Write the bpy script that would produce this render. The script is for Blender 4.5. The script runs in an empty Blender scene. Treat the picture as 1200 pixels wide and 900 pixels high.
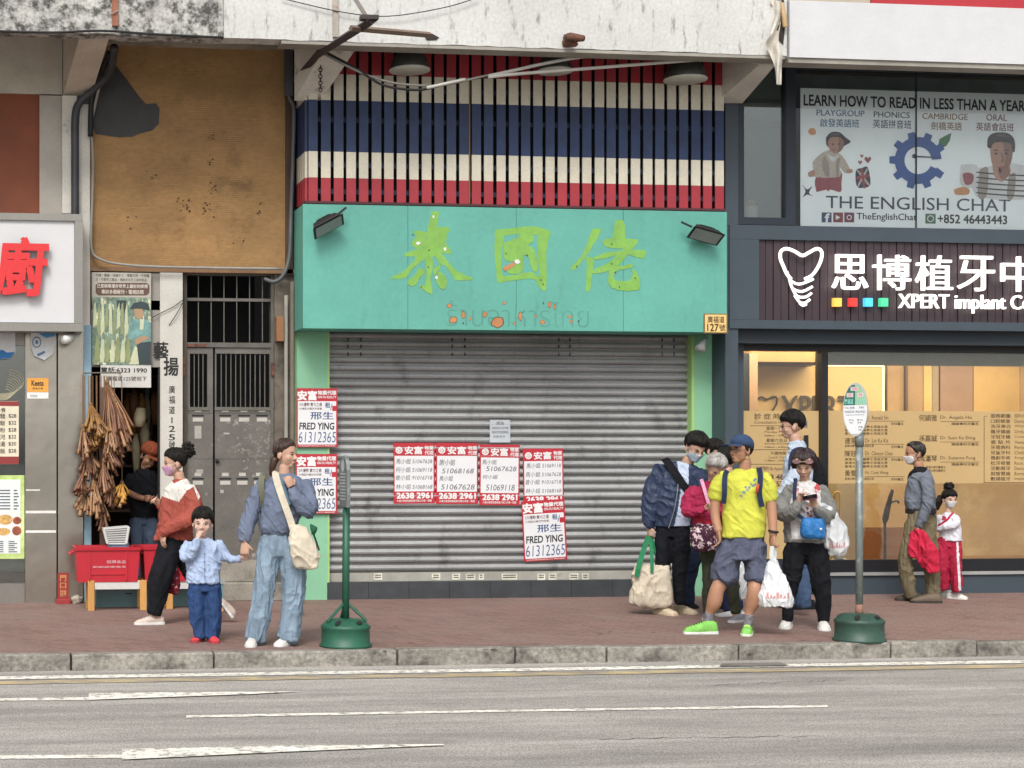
import bpy, bmesh, math, random
from math import sin, cos, tan, atan, atan2, pi, radians, sqrt, hypot
import numpy as np
from mathutils import Vector as V, Matrix, noise as mnoise
from mathutils.bvhtree import BVHTree

random.seed(7)
SC = bpy.context.scene
COL = SC.collection
# ------------------------------------------------------------------ camera, sky, sun, exposure
F, PX, PY = 1900.0, 200.0, 537.0          # focal length and optical centre, in photo pixels
TH = atan(.12)                            # the camera looks a little along the street
CAM = V((-5.72, -16.87, 1.50))
cd = bpy.data.cameras.new('camera')
cam = bpy.data.objects.new('camera', cd); COL.objects.link(cam)
cam.location = CAM; cam.rotation_euler = (pi/2, 0, -TH)
cd.sensor_fit = 'HORIZONTAL'; cd.sensor_width = 36.0; cd.lens = 36.0*F/1200
cd.shift_x = (600-PX)/1200; cd.shift_y = (PY-450)/1200
cd.clip_start = .1; cd.clip_end = 3000
SC.camera = cam
w = bpy.data.worlds.new('World'); SC.world = w; w.use_nodes = True
nt = w.node_tree; nt.nodes.clear()
sky = nt.nodes.new('ShaderNodeTexSky'); sky.sky_type = 'NISHITA'; sky.sun_disc = False
SUN_EL, SUN_AZ = 47, 202                  # degrees; behind the camera, to its left
sky.sun_elevation = radians(SUN_EL); sky.sun_rotation = radians(SUN_AZ)
sky.air_density = 1.0; sky.dust_density = 4.0; sky.ozone_density = 1.0
hs = nt.nodes.new('ShaderNodeHueSaturation'); hs.inputs['Saturation'].default_value = .22
bgn = nt.nodes.new('ShaderNodeBackground'); bgn.inputs['Strength'].default_value = .128
wo = nt.nodes.new('ShaderNodeOutputWorld')
nt.links.new(sky.outputs[0], hs.inputs['Color']); nt.links.new(hs.outputs[0], bgn.inputs[0]); nt.links.new(bgn.outputs[0], wo.inputs[0])
ld = bpy.data.lights.new('sun', 'SUN'); ld.energy = 1.35; ld.angle = radians(18); ld.color = (1, .96, .90)
sun = bpy.data.objects.new('sun', ld); COL.objects.link(sun)
sd = V((sin(radians(SUN_AZ))*cos(radians(SUN_EL)), cos(radians(SUN_AZ))*cos(radians(SUN_EL)), sin(radians(SUN_EL))))
sun.rotation_euler = sd.to_track_quat('Z', 'Y').to_euler(); sun.location = (0, -10, 20)
SC.view_settings.view_transform = 'Standard'; SC.view_settings.look = 'None'
SC.view_settings.exposure = 0.60; SC.view_settings.gamma = 1.0
SC.view_settings.use_curve_mapping = False

# ------------------------------------------------------------------ photo pixel -> place
FW = V((sin(TH), cos(TH), 0)); RT = V((cos(TH), -sin(TH), 0)); UP = V((0, 0, 1))
def ray(px, py): return FW + RT*((px-PX)/F) - UP*((py-PY)/F)
def P(px, py, y=0.0):
    d = ray(px, py); return CAM + d*((y-CAM.y)/d.y)
def G(px, py, z=0.0):
    d = ray(px, py); return CAM + d*((z-CAM.z)/d.z)
def X(px, y=0.0): return P(px, PY, y).x
def Z(px, py, y=0.0): return P(px, py, y).z
def proj(p):
    q = p - CAM; f = q.dot(FW)
    return PX + F*q.dot(RT)/f, PY - F*q.z/f

# ------------------------------------------------------------------ materials
def lin(h):
    h = h.lstrip('#'); o = []
    for i in (0, 2, 4):
        c = int(h[i:i+2], 16)/255
        o.append(c/12.92 if c <= .04045 else ((c+.055)/1.055)**2.4)
    g_ = .2126*o[0]+.7152*o[1]+.0722*o[2]
    return tuple(c*.88+g_*.12 for c in o)      # every colour pulled slightly towards grey
_mats = {}
def M(name, col='#808080', k=1.0, rough=.7, met=0.0, var=.12, scale=3.0, fine=.06, fscale=60.0, bump=0.0, bscale=80.0, stretch=(1, 1, 1), emit=0.0, ecol=None, col2=None, c2lo=.5, c2hi=.6, c2scale=5.0, c2stretch=(1, 1, 1), spec=.5, coat=0.0, fold=0.0, fsc=7.5):
    """a surface with soft and fine mottling, an optional second colour in patches (stains, wear) and an optional bump"""
    if name in _mats: return _mats[name]
    m = bpy.data.materials.new(name); m.use_nodes = True; _mats[name] = m
    t = m.node_tree; N = t.nodes; L = t.links; N.clear()
    out = N.new('ShaderNodeOutputMaterial'); b = N.new('ShaderNodeBsdfPrincipled'); L.new(b.outputs[0], out.inputs[0])
    c = lin(col) if isinstance(col, str) else col
    c = tuple(min(x*k, .95) for x in c)
    b.inputs['Roughness'].default_value = rough; b.inputs['Metallic'].default_value = met
    b.inputs['Specular IOR Level'].default_value = spec; b.inputs['Coat Weight'].default_value = coat
    tc = N.new('ShaderNodeTexCoord')
    def mapped(st):
        mp = N.new('ShaderNodeMapping'); mp.inputs['Scale'].default_value = st; L.new(tc.outputs['Object'], mp.inputs[0]); return mp.outputs[0]
    def nz(vec, sc, det=4.0, ro=.6):
        n = N.new('ShaderNodeTexNoise'); n.inputs['Scale'].default_value = sc; n.inputs['Detail'].default_value = det; n.inputs['Roughness'].default_value = ro
        L.new(vec, n.inputs['Vector']); return n.outputs['Fac']
    def rng(v, a, bb, lo, hi):
        r = N.new('ShaderNodeMapRange'); r.inputs[1].default_value = a; r.inputs[2].default_value = bb; r.inputs[3].default_value = lo; r.inputs[4].default_value = hi
        L.new(v, r.inputs[0]); return r.outputs[0]
    vec = mapped(stretch)
    base = N.new('ShaderNodeRGB'); base.outputs[0].default_value = (*c, 1); cur = base.outputs[0]
    if col2:
        c2 = lin(col2) if isinstance(col2, str) else col2
        f = rng(nz(mapped(c2stretch), c2scale, 7.0, .68), c2lo, c2hi, 0, 1)
        mx = N.new('ShaderNodeMix'); mx.data_type = 'RGBA'; L.new(f, mx.inputs[0]); L.new(cur, mx.inputs[6]); mx.inputs[7].default_value = (*c2, 1); cur = mx.outputs[2]
    if var or fine:
        a = rng(nz(vec, scale), .3, .7, 1-var, 1+var)
        if fine:
            a2 = rng(nz(vec, fscale, 3.0), .3, .7, 1-fine, 1+fine)
            mm = N.new('ShaderNodeMath'); mm.operation = 'MULTIPLY'; L.new(a, mm.inputs[0]); L.new(a2, mm.inputs[1]); a = mm.outputs[0]
        ml = N.new('ShaderNodeVectorMath'); ml.operation = 'SCALE'; L.new(cur, ml.inputs[0]); L.new(a, ml.inputs['Scale']); cur = ml.outputs[0]
    L.new(cur, b.inputs['Base Color'])
    if bump:
        bn = N.new('ShaderNodeBump'); bn.inputs['Strength'].default_value = min(1, bump); bn.inputs['Distance'].default_value = .01
        L.new(nz(vec, bscale, 3.0), bn.inputs['Height']); L.new(bn.outputs[0], b.inputs['Normal'])
        if fold:
            fn = N.new('ShaderNodeTexNoise'); fn.inputs['Scale'].default_value = fsc; fn.inputs['Detail'].default_value = 2.5; fn.inputs['Distortion'].default_value = 1.3; L.new(mapped((1, 1, .75)), fn.inputs['Vector'])
            sb = N.new('ShaderNodeMath'); sb.operation = 'SUBTRACT'; sb.inputs[1].default_value = .5; L.new(fn.outputs['Fac'], sb.inputs[0])
            ab = N.new('ShaderNodeMath'); ab.operation = 'ABSOLUTE'; L.new(sb.outputs[0], ab.inputs[0])
            b2 = N.new('ShaderNodeBump'); b2.inputs['Strength'].default_value = fold; b2.inputs['Distance'].default_value = .075; L.new(ab.outputs[0], b2.inputs['Height']); L.new(b2.outputs[0], bn.inputs['Normal'])
    if emit:
        e = lin(ecol) if ecol else c
        b.inputs['Emission Color'].default_value = (*e, 1); b.inputs['Emission Strength'].default_value = emit
    return m
def glass(name, tint='#ffffff', gloss=.12, fac=1.0, rough=.02):
    if name in _mats: return _mats[name]
    m = bpy.data.materials.new(name); m.use_nodes = True; _mats[name] = m
    t = m.node_tree; N = t.nodes; L = t.links; N.clear()
    out = N.new('ShaderNodeOutputMaterial'); mx = N.new('ShaderNodeMixShader')
    tr = N.new('ShaderNodeBsdfTransparent'); tr.inputs[0].default_value = (*lin(tint), 1)
    gl = N.new('ShaderNodeBsdfGlossy'); gl.inputs['Roughness'].default_value = rough
    fr = N.new('ShaderNodeFresnel'); fr.inputs[0].default_value = 1.5
    ad = N.new('ShaderNodeMath'); ad.operation = 'ADD'; ad.inputs[1].default_value = gloss; L.new(fr.outputs[0], ad.inputs[0])
    L.new(ad.outputs[0], mx.inputs[0]); L.new(tr.outputs[0], mx.inputs[1]); L.new(gl.outputs[0], mx.inputs[2]); L.new(mx.outputs[0], out.inputs[0])
    return m

# ------------------------------------------------------------------ objects
def thing(name, label, cat, loc=(0, 0, 0), group=None):
    o = bpy.data.objects.new(name, None); COL.objects.link(o); o.location = loc; o.empty_display_size = .1
    o['label'] = label; o['category'] = cat
    if group: o['group'] = group
    return o
def tag(o, label, cat, group=None):
    o['label'] = label; o['category'] = cat
    if group: o['group'] = group
    return o
def root_of(o):
    p = V((0, 0, 0))
    while o is not None: p += V(o.location); o = o.parent
    return p
def link(name, me, mats, parent=None, smooth=False, label=None, bevel=0.0, origin=None):
    """one mesh object; its vertices come in world coordinates"""
    for m in (mats if isinstance(mats, (list, tuple)) else [mats]): me.materials.append(m)
    o = bpy.data.objects.new(name, me); COL.objects.link(o)
    off = root_of(parent) if parent else V(origin if origin is not None else (0, 0, 0))
    if off.length: me.transform(Matrix.Translation(-off))
    if parent: o.parent = parent
    elif origin is not None: o.location = origin
    if smooth: me.polygons.foreach_set('use_smooth', [True]*len(me.polygons))
    if label: o['label'] = label
    if bevel:
        bv = o.modifiers.new('bevel', 'BEVEL'); bv.width = bevel; bv.segments = 2; bv.limit_method = 'ANGLE'; bv.angle_limit = radians(50)
    return o

class MB:
    def __init__(s, zref=None): s.v = []; s.f = []; s.m = []; s.zref = zref
    def add(s, vs, fs, mi=0):
        n = len(s.v); s.v += [tuple(v) for v in vs]; s.f += [[i+n for i in f] for f in fs]; s.m += [mi]*len(fs); return s
    def box(s, x0, x1, y0, y1, z0, z1, mi=0):
        x0, x1 = sorted((x0, x1)); y0, y1 = sorted((y0, y1)); z0, z1 = sorted((z0, z1))
        vs = [(x0,y0,z0),(x1,y0,z0),(x1,y1,z0),(x0,y1,z0),(x0,y0,z1),(x1,y0,z1),(x1,y1,z1),(x0,y1,z1)]
        return s.add(vs, [[0,3,2,1],[4,5,6,7],[0,1,5,4],[1,2,6,5],[2,3,7,6],[3,0,4,7]], mi)
    def pbox(s, px0, py0, px1, py1, y, d, mi=0):
        """a box whose front face covers these photo pixels at depth y, d metres deep"""
        a = P(px0, (py0+py1)/2, y); b = P(px1, (py0+py1)/2, y); pm = s.zref if s.zref is not None else (px0+px1)/2
        return s.box(a.x, b.x, y, y+d, Z(pm, py1, y), Z(pm, py0, y), mi)
    def prism(s, pts, off, mi=0):
        pts = [V(p) for p in pts]; n = len(pts); off = V(off)
        nr = V((0, 0, 0))
        for i in range(n):
            a, b = pts[i], pts[(i+1) % n]; nr += a.cross(b)
        if nr.dot(off) > 0: pts = pts[::-1]
        vs = pts + [p+off for p in pts]
        fs = [list(range(n)), [2*n-1-i for i in range(n)]] + [[(i+1) % n, i, i+n, (i+1) % n+n] for i in range(n)]
        return s.add(vs, fs, mi)
    def ppoly(s, pts, y, d=.003, mi=0):
        return s.prism([P(a, b, y) for a, b in pts], (0, d, 0), mi)
    def quad(s, a, b, c, d, mi=0): return s.add([a, b, c, d], [[0, 1, 2, 3]], mi)
    def rings(s, rs, mi=0, cap=True, closed=True):
        n = len(rs[0]); vs = [p for r in rs for p in r]; fs = []
        for i in range(len(rs)-1):
            for j in range(n if closed else n-1):
                k = (j+1) % n; fs.append([i*n+j, i*n+k, (i+1)*n+k, (i+1)*n+j])
        if cap and closed: fs += [list(range(n))[::-1], [(len(rs)-1)*n+j for j in range(n)]]
        return s.add(vs, fs, mi)
    def tube(s, pts, r, n=10, mi=0, ref=None):
        pts = [V(p) for p in pts]; rs = []
        u = None
        for i, p in enumerate(pts):
            t = (pts[min(i+1, len(pts)-1)] - pts[max(i-1, 0)]).normalized()
            if u is None:
                a = V(ref) if ref else (V((0, 1, 0)) if abs(t.y) < .9 else V((1, 0, 0)))
                u = t.cross(a).normalized()
            else: u = (u - t*u.dot(t)).normalized()
            v = t.cross(u); q = r[i] if isinstance(r, (list, tuple)) else r
            rs.append([p + u*(q*cos(2*pi*j/n)) + v*(q*sin(2*pi*j/n)) for j in range(n)])
        return s.rings(rs, mi)
    def lathe(s, c, prof, n=24, mi=0, axis='Z'):
        c = V(c); rs = []
        for r, h in prof: rs.append([c + V((r*cos(2*pi*j/n), r*sin(2*pi*j/n), h)) for j in range(n)])
        return s.rings(rs, mi)
    def ell(s, c, r, R=None, n=14, mi=0):
        c = V(c); rs = []
        for i in range(1, n):
            a = pi*i/n
            ring = []
            for j in range(2*n):
                b = 2*pi*j/(2*n); q = V((r[0]*sin(a)*cos(b), r[1]*sin(a)*sin(b), -r[2]*cos(a)))
                ring.append(c + (R @ q if R else q))
            rs.append(ring)
        return s.rings(rs, mi)
    def mesh(s, name='m'):
        me = bpy.data.meshes.new(name); me.from_pydata(s.v, [], s.f); me.polygons.foreach_set('material_index', s.m); me.update(); return me
    def build(s, name, mats, parent=None, smooth=False, label=None, bevel=0.0, origin=None):
        return link(name, s.mesh(name), mats, parent, smooth, label, bevel, origin)

def spline(pts, n=8):
    """Catmull-Rom through points of any dimension"""
    pts = [np.array(p, float) for p in pts]; out = []
    for i in range(len(pts)-1):
        p0, p1, p2, p3 = pts[max(i-1, 0)], pts[i], pts[i+1], pts[min(i+2, len(pts)-1)]
        for k in range(n):
            t = k/n; out.append(.5*((2*p1)+(p2-p0)*t+(2*p0-5*p1+4*p2-p3)*t*t+(3*p1-p0-3*p2+p3)*t**3))
    out.append(pts[-1]); return out
def cable(name, pts, r, mat, parent=None, n=8, smooth=True):
    """pts: (photo x, photo y, depth)"""
    w_ = [P(*q) for q in pts]
    return MB().tube([V(p) for p in spline(w_, 7)], r, n).build(name, mat, parent, smooth)

# ------------------------------------------------------------------ lettering
def glyphs(s, bold=0.0, shear=0.0, space=1.0):
    c = bpy.data.curves.new('letters', 'FONT'); c.body = s; c.offset = bold; c.shear = shear; c.space_character = space; c.resolution_u = 3
    o = bpy.data.objects.new('letters', c); m = o.to_mesh()
    vs = np.array([v.co[:] for v in m.vertices]) if len(m.vertices) else np.zeros((0, 3)); fs = [list(p.vertices) for p in m.polygons]
    o.to_mesh_clear(); bpy.data.objects.remove(o); bpy.data.curves.remove(c)
    return vs, fs
def letter(mb, s, x0, y0, x1, y1, y, bold=0.0, shear=0.0, mi=0, depth=0.0, rot=0.0, keep=False, space=1.0):
    """the words s stretched to fill these photo pixels at depth y (keep: no stretching, left aligned)"""
    vs, fs = glyphs(s, 0.0 if bold > 0 else bold, shear, space)
    if not len(vs): return mb
    lo, hi = vs.min(0), vs.max(0); sz = np.maximum(hi-lo, 1e-6)
    A = P(x0, (y0+y1)/2, y); B = P(x1, (y0+y1)/2, y); zt = Z((x0+x1)/2, y0, y); zb = Z((x0+x1)/2, y1, y)
    sx, szz = (B.x-A.x)/sz[0], (zt-zb)/sz[1]; xo = A.x
    if keep or len(s) == 1 and sz[0] < .4*sz[1]: sx = min(sx, szz*1.1); xo = (A.x+B.x)/2-sz[0]*sx/2
    bx, bz = bold*sx, bold*szz
    shifts = [(0, 0)] if bold <= 0 else ([(-bx, -bz*.6), (bx, bz*.6)] if bold < .016 else [(-bx, -bz), (bx, -bz), (bx, bz), (-bx, bz), (0, 0)])
    for k, (ox, oz) in enumerate(shifts):
        q = np.zeros((len(vs), 3)); q[:, 0] = xo+(vs[:, 0]-lo[0])*sx+ox; q[:, 2] = zb+(vs[:, 1]-lo[1])*szz+oz; q[:, 1] = y-.00012*k
        if rot:
            cx, cz = (A.x+B.x)/2, (zt+zb)/2; a, b = q[:, 0]-cx, q[:, 2]-cz
            q[:, 0] = cx+a*cos(rot)-b*sin(rot); q[:, 2] = cz+a*sin(rot)+b*cos(rot)
        n = len(q)
        if depth:
            fr = q.copy(); bk = q.copy(); fr[:, 1] -= depth
            cnt = {}
            for f in fs:
                for i in range(len(f)):
                    e = (f[i], f[(i+1) % len(f)]); cnt.setdefault(tuple(sorted(e)), []).append(e)
            walls = [[e[0][1], e[0][0], e[0][0]+n, e[0][1]+n] for e in cnt.values() if len(e) == 1]
            mb.add(np.vstack([fr, bk]).tolist(), fs+walls, mi)
        else: mb.add(q.tolist(), fs, mi)
    return mb
def words(name, rows, mat, parent, depth=0.0):
    """rows: (text, x0, y0, x1, y1, depth plane[, bold])"""
    mb = MB()
    for r in rows: letter(mb, r[0], *r[1:6], bold=(r[6] if len(r) > 6 else 0.0), shear=(r[7] if len(r) > 7 else 0.0), depth=depth)
    return mb.build(name, mat, parent)
# ------------------------------------------------------------------ the ground
def pavers():
    m = bpy.data.materials.new('clay pavers'); m.use_nodes = True; t = m.node_tree; N = t.nodes; L = t.links; b = N['Principled BSDF']
    tc = N.new('ShaderNodeTexCoord'); mp = N.new('ShaderNodeMapping'); mp.inputs['Rotation'].default_value = (0, 0, radians(45)); L.new(tc.outputs['Object'], mp.inputs[0])
    br = N.new('ShaderNodeTexBrick'); br.offset = .5; br.inputs['Scale'].default_value = 1.0; br.inputs['Brick Width'].default_value = .21; br.inputs['Row Height'].default_value = .105
    br.inputs['Mortar Size'].default_value = .005; br.inputs['Mortar Smooth'].default_value = .2; br.inputs['Bias'].default_value = -.1
    br.inputs['Color1'].default_value = (*lin('#84635a'), 1); br.inputs['Color2'].default_value = (*lin('#70544b'), 1); br.inputs['Mortar'].default_value = (*lin('#8d7a72'), 1)
    L.new(mp.outputs[0], br.inputs['Vector'])
    n1 = N.new('ShaderNodeTexNoise'); n1.inputs['Scale'].default_value = .9; n1.inputs['Detail'].default_value = 6; L.new(tc.outputs['Object'], n1.inputs['Vector'])
    mx = N.new('ShaderNodeMix'); mx.data_type = 'RGBA'; mx.inputs[7].default_value = (*lin('#857068'), 1)
    r = N.new('ShaderNodeMapRange'); r.inputs[1].default_value = .42; r.inputs[2].default_value = .75; r.inputs[3].default_value = 0; r.inputs[4].default_value = .75
    L.new(n1.outputs['Fac'], r.inputs[0]); L.new(r.outputs[0], mx.inputs[0]); L.new(br.outputs['Color'], mx.inputs[6])
    n2 = N.new('ShaderNodeTexNoise'); n2.inputs['Scale'].default_value = 25; n2.inputs['Detail'].default_value = 5; L.new(tc.outputs['Object'], n2.inputs['Vector'])
    r2 = N.new('ShaderNodeMapRange'); r2.inputs[1].default_value = .3; r2.inputs[2].default_value = .7; r2.inputs[3].default_value = .8; r2.inputs[4].default_value = 1.15; L.new(n2.outputs['Fac'], r2.inputs[0])
    sc = N.new('ShaderNodeVectorMath'); sc.operation = 'SCALE'; L.new(mx.outputs[2], sc.inputs[0]); L.new(r2.outputs[0], sc.inputs['Scale'])
    L.new(sc.outputs[0], b.inputs['Base Color']); b.inputs['Roughness'].default_value = .75
    bp = N.new('ShaderNodeBump'); bp.inputs['Strength'].default_value = .4; bp.inputs['Distance'].default_value = .004; bp.invert = True; L.new(br.outputs['Fac'], bp.inputs['Height']); L.new(bp.outputs[0], b.inputs['Normal'])
    return m
def asphalt():
    m = bpy.data.materials.new('worn asphalt'); m.use_nodes = True; t = m.node_tree; N = t.nodes; L = t.links; b = N['Principled BSDF']
    tc = N.new('ShaderNodeTexCoord')
    def nz(st, sc, d, a, bb, lo, hi, ro=.6):
        mp = N.new('ShaderNodeMapping'); mp.inputs['Scale'].default_value = st; L.new(tc.outputs['Object'], mp.inputs[0])
        n = N.new('ShaderNodeTexNoise'); n.inputs['Scale'].default_value = sc; n.inputs['Detail'].default_value = d; n.inputs['Roughness'].default_value = ro; L.new(mp.outputs[0], n.inputs['Vector'])
        r = N.new('ShaderNodeMapRange'); r.inputs[1].default_value = a; r.inputs[2].default_value = bb; r.inputs[3].default_value = lo; r.inputs[4].default_value = hi; L.new(n.outputs['Fac'], r.inputs[0]); return r.outputs[0], n
    def mul(a, c):
        q = N.new('ShaderNodeMath'); q.operation = 'MULTIPLY'; L.new(a, q.inputs[0]); L.new(c, q.inputs[1]); return q.outputs[0]
    a, _ = nz((.05, 1.5, 1), 1.0, 6, .36, .62, .66, 1.14); c, _ = nz((1, 1, 1), 85, 3, .38, .62, .5, 1.5, .9); e, _ = nz((.25, 1, 1), 3.2, 8, .34, .66, .74, 1.2, .75)
    f, nn = nz((1, 1, 1), 190, 2, .4, .62, .75, 1.35, .9)
    rgb = N.new('ShaderNodeRGB'); rgb.outputs[0].default_value = (*[x*1.0 for x in (.325, .308, .282)], 1)
    sc = N.new('ShaderNodeVectorMath'); sc.operation = 'SCALE'; L.new(rgb.outputs[0], sc.inputs[0]); L.new(mul(mul(a, c), mul(e, f)), sc.inputs['Scale'])
    L.new(sc.outputs[0], b.inputs['Base Color']); b.inputs['Roughness'].default_value = .8
    bp = N.new('ShaderNodeBump'); bp.inputs['Strength'].default_value = .6; bp.inputs['Distance'].default_value = .006; L.new(nn.outputs['Fac'], bp.inputs['Height']); L.new(bp.outputs[0], b.inputs['Normal'])
    return m
KY = G(600, 778, -.12).y                 # the kerb's face
XL, XR = X(-420), X(1560)
g = MB().quad((-400, -400, -.135), (400, -400, -.135), (400, 400, -.135), (-400, 400, -.135)).build('ground', M('far ground', '#7a7772', var=.2)); g['kind'] = 'structure'
g = MB().quad((-60, -34, -.12), (60, -34, -.12), (60, KY+.02, -.12), (-60, KY+.02, -.12)).build('road', asphalt()); g['kind'] = 'structure'
g = MB().quad((-60, KY+.10, 0), (60, KY+.10, 0), (60, 3.2, 0), (-60, 3.2, 0)).build('pavement', pavers()); g['kind'] = 'structure'
kerb_m = M('kerb granite', '#89847a', k=.92, var=.35, scale=3, fine=.35, fscale=30, bump=.9, bscale=30, col2='#37352f', c2lo=.50, c2hi=.74, c2scale=5)
kb = MB(); x = -24.0; k = 0
while x < 30:
    L_ = random.choice([.75, .95, 1.1, 1.3, 1.45]) if not (X(80) < x < X(140)) else .4
    dz = random.uniform(-.009, .004); dy = random.uniform(-.012, .012)
    kb.box(x+.006, x+L_-.006, KY+dy, KY+.125, -.135, .006+dz); x += L_
kb = kb.build('kerb', kerb_m, bevel=.012); kb['kind'] = 'structure'
# painted markings, each worn in its own way
paint = M('worn road paint', '#e6e3d6', k=.95, var=.14, fine=.16, fscale=60, col2='#8e8a82', c2lo=.50, c2hi=.60, c2scale=16, rough=.6)
ypaint = M('worn yellow road paint', '#c4ad7c', k=.85, var=.15, fine=.15, col2='#8d8478', c2lo=.42, c2hi=.58, c2scale=9, c2stretch=(.35, 1, 1))
ROWN = [0]
def mark(name, pts, m, z=-.116):
    ROWN[0] += 1
    o = MB().add([G(a, b, z) for a, b in pts], [list(range(len(pts)))[::-1]]).build(name, m); o['kind'] = 'structure'; return o
def strip(y0, y1, m, name, xa=-14, xb=24, z=-.116):
    o = MB().quad((xa, y0, z), (xb, y0, z), (xb, y1, z), (xa, y1, z)).build(name, m); o['kind'] = 'structure'
a, b_ = G(600, 786.5, -.116).y, G(600, 783, -.116).y
strip(a, b_, paint, 'edge_line'); strip(G(600, 792, -.116).y, G(600, 788.2, -.116).y, ypaint, 'yellow_line')
mark('lane_line', [(-200, 820), (105, 817), (105, 820), (-200, 823.5)], paint)
mark('lane_line', [(104, 812), (230, 811), (355, 810), (300, 813), (104, 820)], paint, -.112)
mark('lane_line', [(218, 838.2), (600, 831.4), (970, 826), (970, 828.6), (600, 834), (218, 841)], paint)
mark('lane_line', [(-200, 887), (144, 884), (144, 888), (-200, 891)], paint)
mark('lane_line', [(143, 877.5), (330, 873.8), (520, 871.8), (520, 873.2), (330, 881), (143, 890)], paint, -.112)
# a kerbside drain cover
mark('drain_cover', [(846, 777.2), (915, 776.2), (925, 779.6), (843, 780.8)], M('iron cover', '#6f6b66', var=.3, rough=.6), -.108)

mb = MB(); rnd = random.Random(17)
for k in range(90):
    c = G(rnd.uniform(-60, 1260), rnd.uniform(704, 766), .0015); r = rnd.uniform(.010, .03); n_ = 9
    mb.add([c+V((r*rnd.uniform(.7, 1.2)*cos(2*pi*j/n_), r*rnd.uniform(.6, 1.1)*sin(2*pi*j/n_), .00002*k)) for j in range(n_)], [list(range(n_))])
o = mb.build('pavement_stain', M('dark gum stain', '#584742', var=.3)); o['kind'] = 'structure'
mb = MB()
for (x0, y0, x1, y1) in [(830, 803, 990, 797), (700, 866, 960, 862)]:
    A, B = G(x0, y0, -.1175), G(x1, y1, -.1175); n_ = 30; top_, bot = [], []
    for j in range(n_+1):
        q = A.lerp(B, j/n_)+V((0, rnd.uniform(-.04, .04), 0)); w_ = rnd.uniform(.002, .006); top_.append(q+V((0, w_, 0))); bot.append(q-V((0, w_, 0)))
    mb.rings([bot, top_], cap=False, closed=False)
o = mb.build('road_crack', M('tar crack', '#3d3b38', var=.2)); o['kind'] = 'structure'
# ------------------------------------------------------------------ the old tenement
BF = -1.3                                # front of the overhanging beam
zb = Z(600, 55, BF); zsof = zb+.5
TEN = thing('tenement_building', 'old tenement with a mould stained white concrete beam over closed ground floor shops', 'building', (X(400), 0, 0))
XJ1, XJ2 = X(262, BF), X(922, BF)
conc_old = M('mouldy concrete', '#bdbcb6', k=.80, var=.25, scale=2.0, fine=.3, fscale=26, bump=.7, bscale=22, col2='#4b4a46', c2lo=.46, c2hi=.60, c2scale=9, rough=.9)
conc_white = M('stained white concrete', '#d2d2ce', k=.80, var=.10, scale=1.2, fine=.10, fscale=30, bump=.4, bscale=25, col2='#5a5852', c2lo=.555, c2hi=.72, c2scale=4.5, c2stretch=(2.4, 2.4, .6), rough=.88)
cream = M('dirty cream plaster', '#b3a797', k=1.15, var=.16, fine=.1, col2='#5e564c', c2lo=.60, c2hi=.75, c2scale=3, bump=.2)
soffit_m = M('grey soffit plaster', '#8d877d', var=.2, col2='#4a4640', c2lo=.55, c2hi=.8, c2scale=2)
dark = M('dark recess', '#15161a', var=.1)
def bm_beam(x0, x1, seed, amp):
    rnd = random.Random(seed); mb = MB(); n = max(2, int((x1-x0)/.12)); top = zb+1.25
    bot = [(x0+(x1-x0)*i/n, zb+rnd.uniform(-amp, amp)) for i in range(n+1)]
    mb.prism([(a, BF, c) for a, c in bot]+[(x1, BF, top), (x0, BF, top)], (0, .22, 0)); return mb
bm_beam(X(-420, BF), XJ1, 3, .012).build('beam', conc_old, TEN, label='grey mouldy stretch of beam')
bm_beam(XJ1+.004, XJ2, 5, .006).build('beam', conc_white, TEN, label='white stained stretch of beam')
MB().box(XL, XJ2-.03, BF+.225, .55, zsof, zsof+.25).build('soffit', soffit_m, TEN)
up = MB(); up.box(XL, XJ2-.02, BF+.06, BF+.4, zb+1.26, 13.0); up.build('upper_wall', M('upper render', '#b8b2a6', var=.2, col2='#6d675d', c2lo=.55, c2hi=.8, c2scale=1.2, c2stretch=(2, 2, .4)), TEN)
for k in range(6):
    for fl in range(2):
        xx = XL+1.6+k*2.6; zz = zb+2.2+fl*3
        if xx+1.5 < XJ2: MB().box(xx, xx+1.5, BF+.03, BF+.059, zz, zz+1.4).build('window', M('dark pane', '#39444c', rough=.15), TEN)
# rust on the beam, drip line, ledge above the soffit
MB().pbox(131.5, -20, 138.5, 30, BF-.035, .03).build('pipe', M('rusty pipe', '#9a5a3a', var=.35, fine=.2), TEN)
cable('cable', [(-20, 36, BF-.02), (60, 38, BF-.02), (118, 36, BF-.03), (180, 40, BF-.02), (262, 44, BF-.01)], .012, M('black rubber', '#1b1b1c'), TEN)
cable('cable', [(118, 16, BF-.03), (128, 17, BF-.05), (141, 11, BF-.05)], .006, M('grey wire', '#8a8780'), TEN)
cable('cable', [(330, -2, BF-.03), (400, 14, BF-.04), (455, 19, BF-.05), (520, 9, BF-.05), (560, -3, BF-.04)], .005, M('black rubber'), TEN)
MB().box(X(392, BF)-.02, X(392, BF)+.03, BF-.03, BF-.002, Z(392, 44, BF), zb+1.2).build('pipe', M('whitewashed pipe', '#a39a8c', var=.3, col2='#8a5a3c', c2lo=.55, c2hi=.7, c2scale=8), TEN)
MB().box(X(330, BF), XJ2-.02, BF+.005, BF+.215, zb-.035, zb-.004).build('drip_edge', M('grey lime edge', '#8f8a80', var=.2), TEN)
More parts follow.
